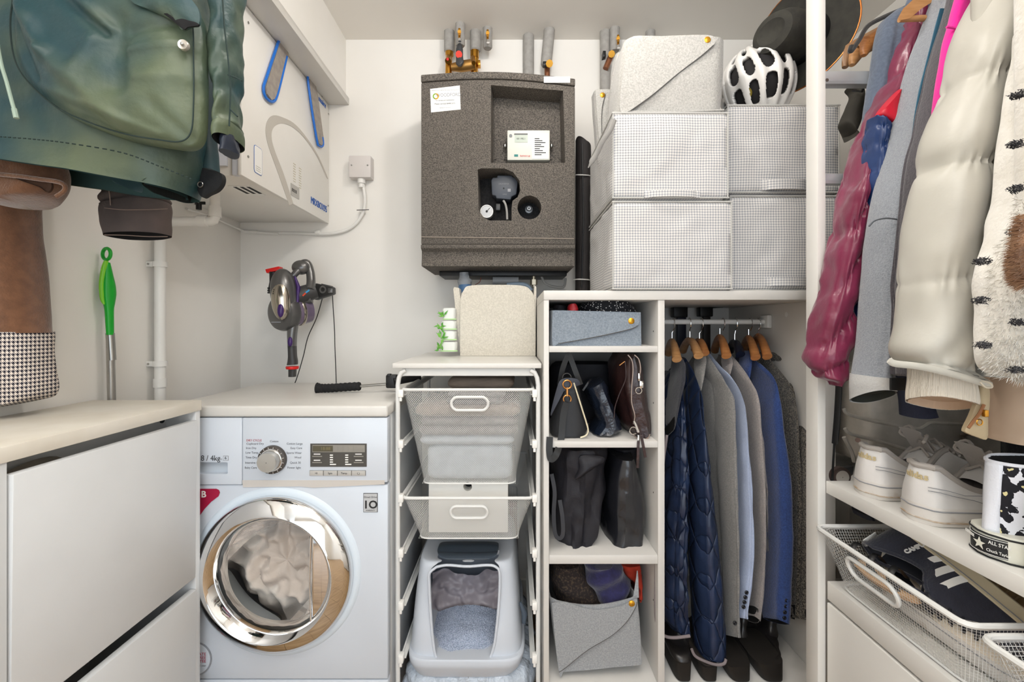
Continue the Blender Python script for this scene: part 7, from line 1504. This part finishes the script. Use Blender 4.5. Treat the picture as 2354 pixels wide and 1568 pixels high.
g1 = G(); g1.pad([at(x, y, .772) for x, y in pouter], (0, -1, 0), .034, .018, rings=44, dens=8, cr=.006, cs=13, k=5, seed=4, extra=creases([(75, 20, 150, 150, 16, .012), (150, 150, 300, 300, 18, .010), (60, 70, 110, 190, 12, -.010), (160, 5, 275, 100, 9, -.009), (185, -10, 290, 90, 9, .007), (300, 70, 300, 210, 26, -.012), (335, 95, 420, 75, 12, -.006), (330, 140, 450, 115, 10, .007), (350, 200, 452, 190, 14, .005), (250, 120, 215, 180, 14, .006), (380, 260, 440, 320, 16, -.006), (120, 215, 380, 318, 10, .005)], .772)); po = obj('bellows_pocket', g1, gp_, pk_, ang=80)
pin = [(at(x, y, .77)) for x, y in pouter]; pc_ = sum(pin, Vector())/len(pin)
ql = closed_spline([pc_+(p-pc_)*.965+Vector((0, -.012, 0)) for p in pin], 8); obj('pocket_stitching', G().tube(ql+ql[:2], .0013, 5), M('dark green thread', '#1f2f2c', .8), po)
g1 = G(); g1.pad([at(x, y, .735) for x, y in ((290, -60), (300, 0), (345, 22), (400, 48), (418, 68), (440, 60), (457, 55), (455, 20), (420, -20), (360, -60))], (0, -1, 0), .006, .004, rings=8, cr=.004, cs=25); obj('pocket_flap', g1, gp_, po)
g1 = G(); g1.pad([at(x, y, .733) for x, y in ((340, 6), (385, 38), (420, 66), (432, 62), (458, 56), (420, 38), (380, 14))], (0, -1, 0), .002, .002, rings=4); obj('pocket_gap_shade', g1, dark_in, po)  # flat dark pad draws the shade in the gap below the flap
c = at(421, 103, .742); sn = obj('snap_stud', G().lathe([(-.004, .0085), (0, .0085), (.002, .0075), (.001, .005), (.001, .001)], c, (.1, -1, -.1), 28), M('pale snap', '#c9c2b8', .3, .7), pk_); obj('snap_core', G().ell(c+Vector((0, -.002, 0)), .003, .003, .003, 12, 8), steel, sn)
th_ = MATS['dark green thread']
g1 = G()
hl = spline([at(x, y, .776) for x, y in ((-40, 312), (0, 316), (80, 322), (160, 331), (285, 353), (375, 386), (450, 416))], 90)
for i in range(0, 88, 2): g1.tube([hl[i]+Vector((0, -.004, 0)), hl[i+1]+Vector((0, -.004, 0))], .0011, 4)
obj('hem_stitching', g1, th_, bd_, kind='stuff')
obj('draw_cord', G().tube(spline([at(x, y, .765) for x, y in ((-6, 100), (4, 150), (16, 190), (28, 235), (36, 262))], 20), .0028, 8).cyl(at(33, 250, .764), at(38, 272, .764), .0038, 8), M('pale sage cord', '#9fb0a0', .7), pk_)
g1 = G(); rg = cloth(g1, [(472, -200, 540, -200, .80, .08), (476, -60, 562, -60), (480, 40, 560, 40), (484, 110, 558, 110), (488, 180, 556, 180), (495, 240, 553, 242), (494, 296, 551, 300)], .78, .075, m=70, n=60, cr=.007, cs=20, fold=lambda u, v, s: .0025*math.sin(v*40+u*6)*v, caps=(True, True)); sl_ = obj('sleeve', g1, gp_, pk_, ang=80)
g1 = G(); rg = cloth(g1, [(492, 296, 556, 298, .775, .08), (490, 308, 558, 310, .773, .085), (494, 326, 556, 332, .775, .085)], m=14, n=50, cr=.002, cs=30, caps=(True, False)); cu = obj('cuff', g1, gp_, sl_)
g1 = G(); hollow(g1, rg[-1], (0, 0, .02), .94); obj('cuff_lining', g1, dark_in, cu)
g1 = G(); cloth(g1, [(505, 318, 548, 322), (504, 335, 549, 338), (506, 352, 546, 356)], .79, .05, m=12, n=40, cr=.003, cs=50); obj('inner_cuff', g1, M('navy satin lining', '#252b38', .35), sl_)
for pts in (((512, 0), (516, 60), (524, 130), (530, 200), (527, 290)), ((524, 172), (545, 180), (556, 186)), ((528, 250), (540, 262), (546, 268))):
    obj('seam', G().tube(spline([at(x, y, .777) for x, y in pts], 24), .0014, 5), th_, sl_)
g1 = G(); cloth(g1, [(456, 90, 500, 90), (456, 180, 502, 180), (454, 280, 503, 290), (454, 340, 504, 350), (454, 388, 507, 398)], .89, .04, m=30, n=36, cr=.004, cs=16); obj('rear_panel', g1, gpd, pk_)
g1 = G(); g1.pad([at(x, y, .885) for x, y in ((455, 388), (480, 390), (507, 398), (510, 418), (498, 436), (478, 446), (464, 453), (455, 440), (450, 424))], (0, -1, 0), .006, .012, rings=6, cr=.002, cs=40); vt_ = obj('vent_flap', g1, M('black corduroy', '#191a1c', .8, bump=.3, bs=90), pk_)
obj('ring_snap', G().ring(at(460, 424, .876), (0, 1, 0), .005, .001, 20, 6), steel, vt_)
g1 = G(); cloth(g1, [(-160, 250, 400, 250), (-160, 330, 350, 360), (60, 372, 344, 400), (190, 388, 342, 430), (230, 402, 335, 444), (262, 420, 326, 445)], .94, .012, m=40, n=50, cr=.004, cs=20); obj('back_panel', g1, gpd, pk_)
g1 = G(); rg = cloth(g1, [(330, 385, 450, 380), (336, 405, 450, 405), (342, 430, 448, 425), (346, 440, 446, 436)], .80, .14, m=24, n=60, cr=.004, cs=22, caps=(True, False)); hm_ = obj('corner_hem', g1, gp_, pk_)
g1 = G(); hollow(g1, rg[-1], (0, 0, .03), .95); obj('hem_lining', g1, M('black rib lining', '#151a18', .9, bump=.8, bs=200, stretch=(4, 1, .1)), hm_)
rail_hanger(pk_, .86, w_=.16, zb=1.90)
# brown wool coat with houndstooth hem
brw = M('tobacco wool', '#6f4b32', .95, col2='#5f3e28', vs=60, bump=.4, bs=260, sheen=.5)
bw = thing('brown_coat', 'tobacco brown wool coat with houndstooth lower panel against the wall', 'coat', at(30, 930, .94))
g1 = G(); cloth(g1, [(-90, -60, 60, -60, .93, .06), (-95, 250, 80, 250), (-80, 400, 94, 400), (-60, 500, 97, 500), (-55, 600, 105, 600), (-55, 700, 117, 700), (-55, 766, 122, 766)], .92, .10, m=60, n=60, cr=.004, cs=10, pw=.75); bo = obj('body', g1, brw, bw, ang=80)
def hounds(name, p, c1, c2):
    m = bpy.data.materials.new(name); MATS[name] = m; m.use_nodes = True; nt = m.node_tree; N = nt.nodes; L = nt.links; b = N['Principled BSDF']; b.inputs['Roughness'].default_value = .9
    tc = N.new('ShaderNodeTexCoord'); s_ = N.new('ShaderNodeSeparateXYZ'); L.new(tc.outputs['Object'], s_.inputs[0])
    u = math_node(N, L, 'FRACT', math_node(N, L, 'DIVIDE', math_node(N, L, 'ADD', s_.outputs[0], s_.outputs[1]), p)); v_ = math_node(N, L, 'FRACT', math_node(N, L, 'DIVIDE', s_.outputs[2], p))
    a = math_node(N, L, 'LESS_THAN', u, .5); c = math_node(N, L, 'LESS_THAN', v_, .5); tw = math_node(N, L, 'LESS_THAN', math_node(N, L, 'FRACT', math_node(N, L, 'MULTIPLY', math_node(N, L, 'ADD', u, v_), 2)), .5)
    mx = N.new('ShaderNodeMixRGB'); mx.inputs[1].default_value = lin(c1); mx.inputs[2].default_value = lin(c2)
    both = math_node(N, L, 'MULTIPLY', a, c); xor = math_node(N, L, 'ABSOLUTE', math_node(N, L, 'SUBTRACT', a, c)); k = math_node(N, L, 'ADD', both, math_node(N, L, 'MULTIPLY', xor, tw))
    L.new(k, mx.inputs[0]); L.new(mx.outputs[0], b.inputs['Base Color']); return m
g1 = G(); rg = cloth(g1, [(-60, 762, 120, 764), (-58, 800, 124, 805), (-55, 860, 130, 862), (-50, 905, 133, 902), (-45, 940, 128, 918), (-30, 946, 118, 926)], .915, .11, m=30, n=70, cr=.003, cs=12, pw=.75); obj('houndstooth_panel', g1, hounds('houndstooth', .0085, '#d8cdc2', '#1d1b2a'), bw, ang=80)
g1 = G(); cloth(g1, [(-70, 352, 150, 358), (-75, 372, 160, 372), (-75, 400, 169, 405), (-75, 435, 169, 438), (-60, 455, 150, 462), (-40, 462, 118, 471)], .83, .10, m=40, n=60, cr=.005, cs=14, pw=.8); cf_ = obj('turned_cuff', g1, brw, bw, ang=80)
g1 = G(); g1.pad([at(x, y, .828) for x, y in ((20, 402), (60, 410), (95, 416), (115, 418), (118, 432), (108, 442), (90, 430), (50, 416))], (0, -1, 0), -.006, .004, rings=5); obj('cuff_crease_shade', g1, M('tobacco crease shade', '#3b2517', .95), cf_)  # dark pad, the shade of the crease put into its colour
obj('fold_ridge', G().tube(spline([at(x, y, .826) for x, y in ((-40, 398), (30, 404), (90, 412), (140, 420), (150, 436), (130, 452))], 24), .004, 8), brw, cf_)
rail_hanger(bw, .97, cx=-.90, w_=.13, zb=1.88)
dn = M('faded black denim', '#3f3836', .85, col2='#544945', vs=9, bump=.4, bs=120)
dj = thing('denim_jacket', 'faded black denim sleeve with buttonless cuff showing under the parka', 'jacket', at(310, 545, .90))
g1 = G(); cloth(g1, [(240, -60, 380, -60), (234, 200, 388, 200), (230, 380, 392, 390), (226, 420, 396, 425), (227, 472, 398, 470)], .98, .09, m=50, n=60, cr=.004, cs=16, fold=lambda u, v, s: .003*math.sin(v*50+u*4)*(v > .7)); so_ = obj('sleeve', g1, dn, dj, ang=80)
g1 = G(); rg = cloth(g1, [(228, 470, 396, 470), (226, 478, 399, 478), (227, 510, 400, 508), (229, 540, 400, 545)], .977, .095, m=24, n=70, cr=.004, cs=18, caps=(True, False)); cb_ = obj('cuff', g1, dn, dj, ang=80)
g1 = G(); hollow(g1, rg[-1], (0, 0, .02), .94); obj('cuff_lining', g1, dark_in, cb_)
for pts in (((240, 478), (280, 482), (340, 482), (385, 480)), ((248, 425), (252, 450), (254, 472)), ((240, 540), (290, 541), (340, 544), (385, 544))):
    obj('top_stitching', G().tube(spline([at(x, y, .974) for x, y in pts], 20), .001, 5), M('taupe thread', '#75655c', .8), cb_)
rail_hanger(dj, 1.02, cx=-.84, w_=.06, zb=1.9)
# ---------------------------------------------------------------- bodies of the garments on the wall rail (behind their sleeves)
def torso(t, mat, y0, y1, x0, x1, zt, zh, amp=.004, seed=0, quilt=0, hang=False):
    R = []; cx_ = 1.03; n = 60
    for i in range(36):
        v_ = i/35; z = zt-(zt-zh)*v_; k = min(1, .28+.72*min(1, v_/.16)**.7); ring = []
        a, b = cx_-(cx_-x0)*k, cx_+(x1-cx_)*k; th = (y1-y0)*min(1, .45+v_*4)
        q = quilt*(abs(math.sin(v_*PI*7))**.5-1) if quilt else 0
        for j in range(n):
            an = 2*PI*j/n; ca, sa = math.cos(an), math.sin(an); p = Vector(((a+b)/2+(b-a)/2*math.copysign(abs(ca)**.6, ca), (y0+y1)/2+(th/2+q)*math.copysign(abs(sa)**.8, sa), z))
            p.y += (amp*math.sin(p.x*38+seed+v_*2)*v_)*.6; ring.append(p)
        R.append(ring)
    g_ = G(); g_.loft(R); obj('body', g_, mat, t, ang=80)
    if hang:
        yy = (y0+y1)/2
        obj('hanger_hook', G().tube([(1.03, yy, zt), (1.03, yy, 2.005), (1.014, yy, 2.02), (1.016, yy, 2.04), (1.03, yy, 2.0445), (1.044, yy, 2.04)], .0018, 6), chrome, t)
O_ = bpy.data.objects
torso(O_['slate_coat'], slate, 1.005, 1.040, .88, 1.27, 1.975, 1.08, .001, 1)
torso(O_['maroon_puffer'], mar, .955, .996, .87, 1.27, 1.975, 1.06, .002, 2, .004)
torso(O_['blue_quilted_vest'], MATS['mid blue down nylon'], .930, .950, .86, 1.25, 1.95, 1.08, .001, 3, .003, True)
torso(O_['grey_wool_coat'], gw, .868, .915, .84, 1.27, 1.975, 1.05, .002, 4)
torso(O_['charcoal_coat'], ch_, .806, .836, .82, 1.26, 1.97, 1.05, .001, 5, 0, True)
torso(O_['pink_jumper'], MATS['hot pink knit'], .780, .796, .80, 1.24, 1.97, 1.12, .001, 6)
torso(O_['cream_puffer'], cp_, .678, .765, .735, 1.28, 1.975, 1.035, .003, 7, .006)
torso(O_['fur_coat'], furw, .572, .648, .68, 1.27, 1.975, 1.05, .004, 8, 0, True)
torso(O_['brown_fur_jacket'], MATS['brown fur'], .508, .538, .62, 1.26, 1.97, 1.15, .003, 9, 0, True)
torso(O_['beige_trench'], bg, .655, .668, .80, 1.22, 1.965, .94, .001, 10, 0, True)
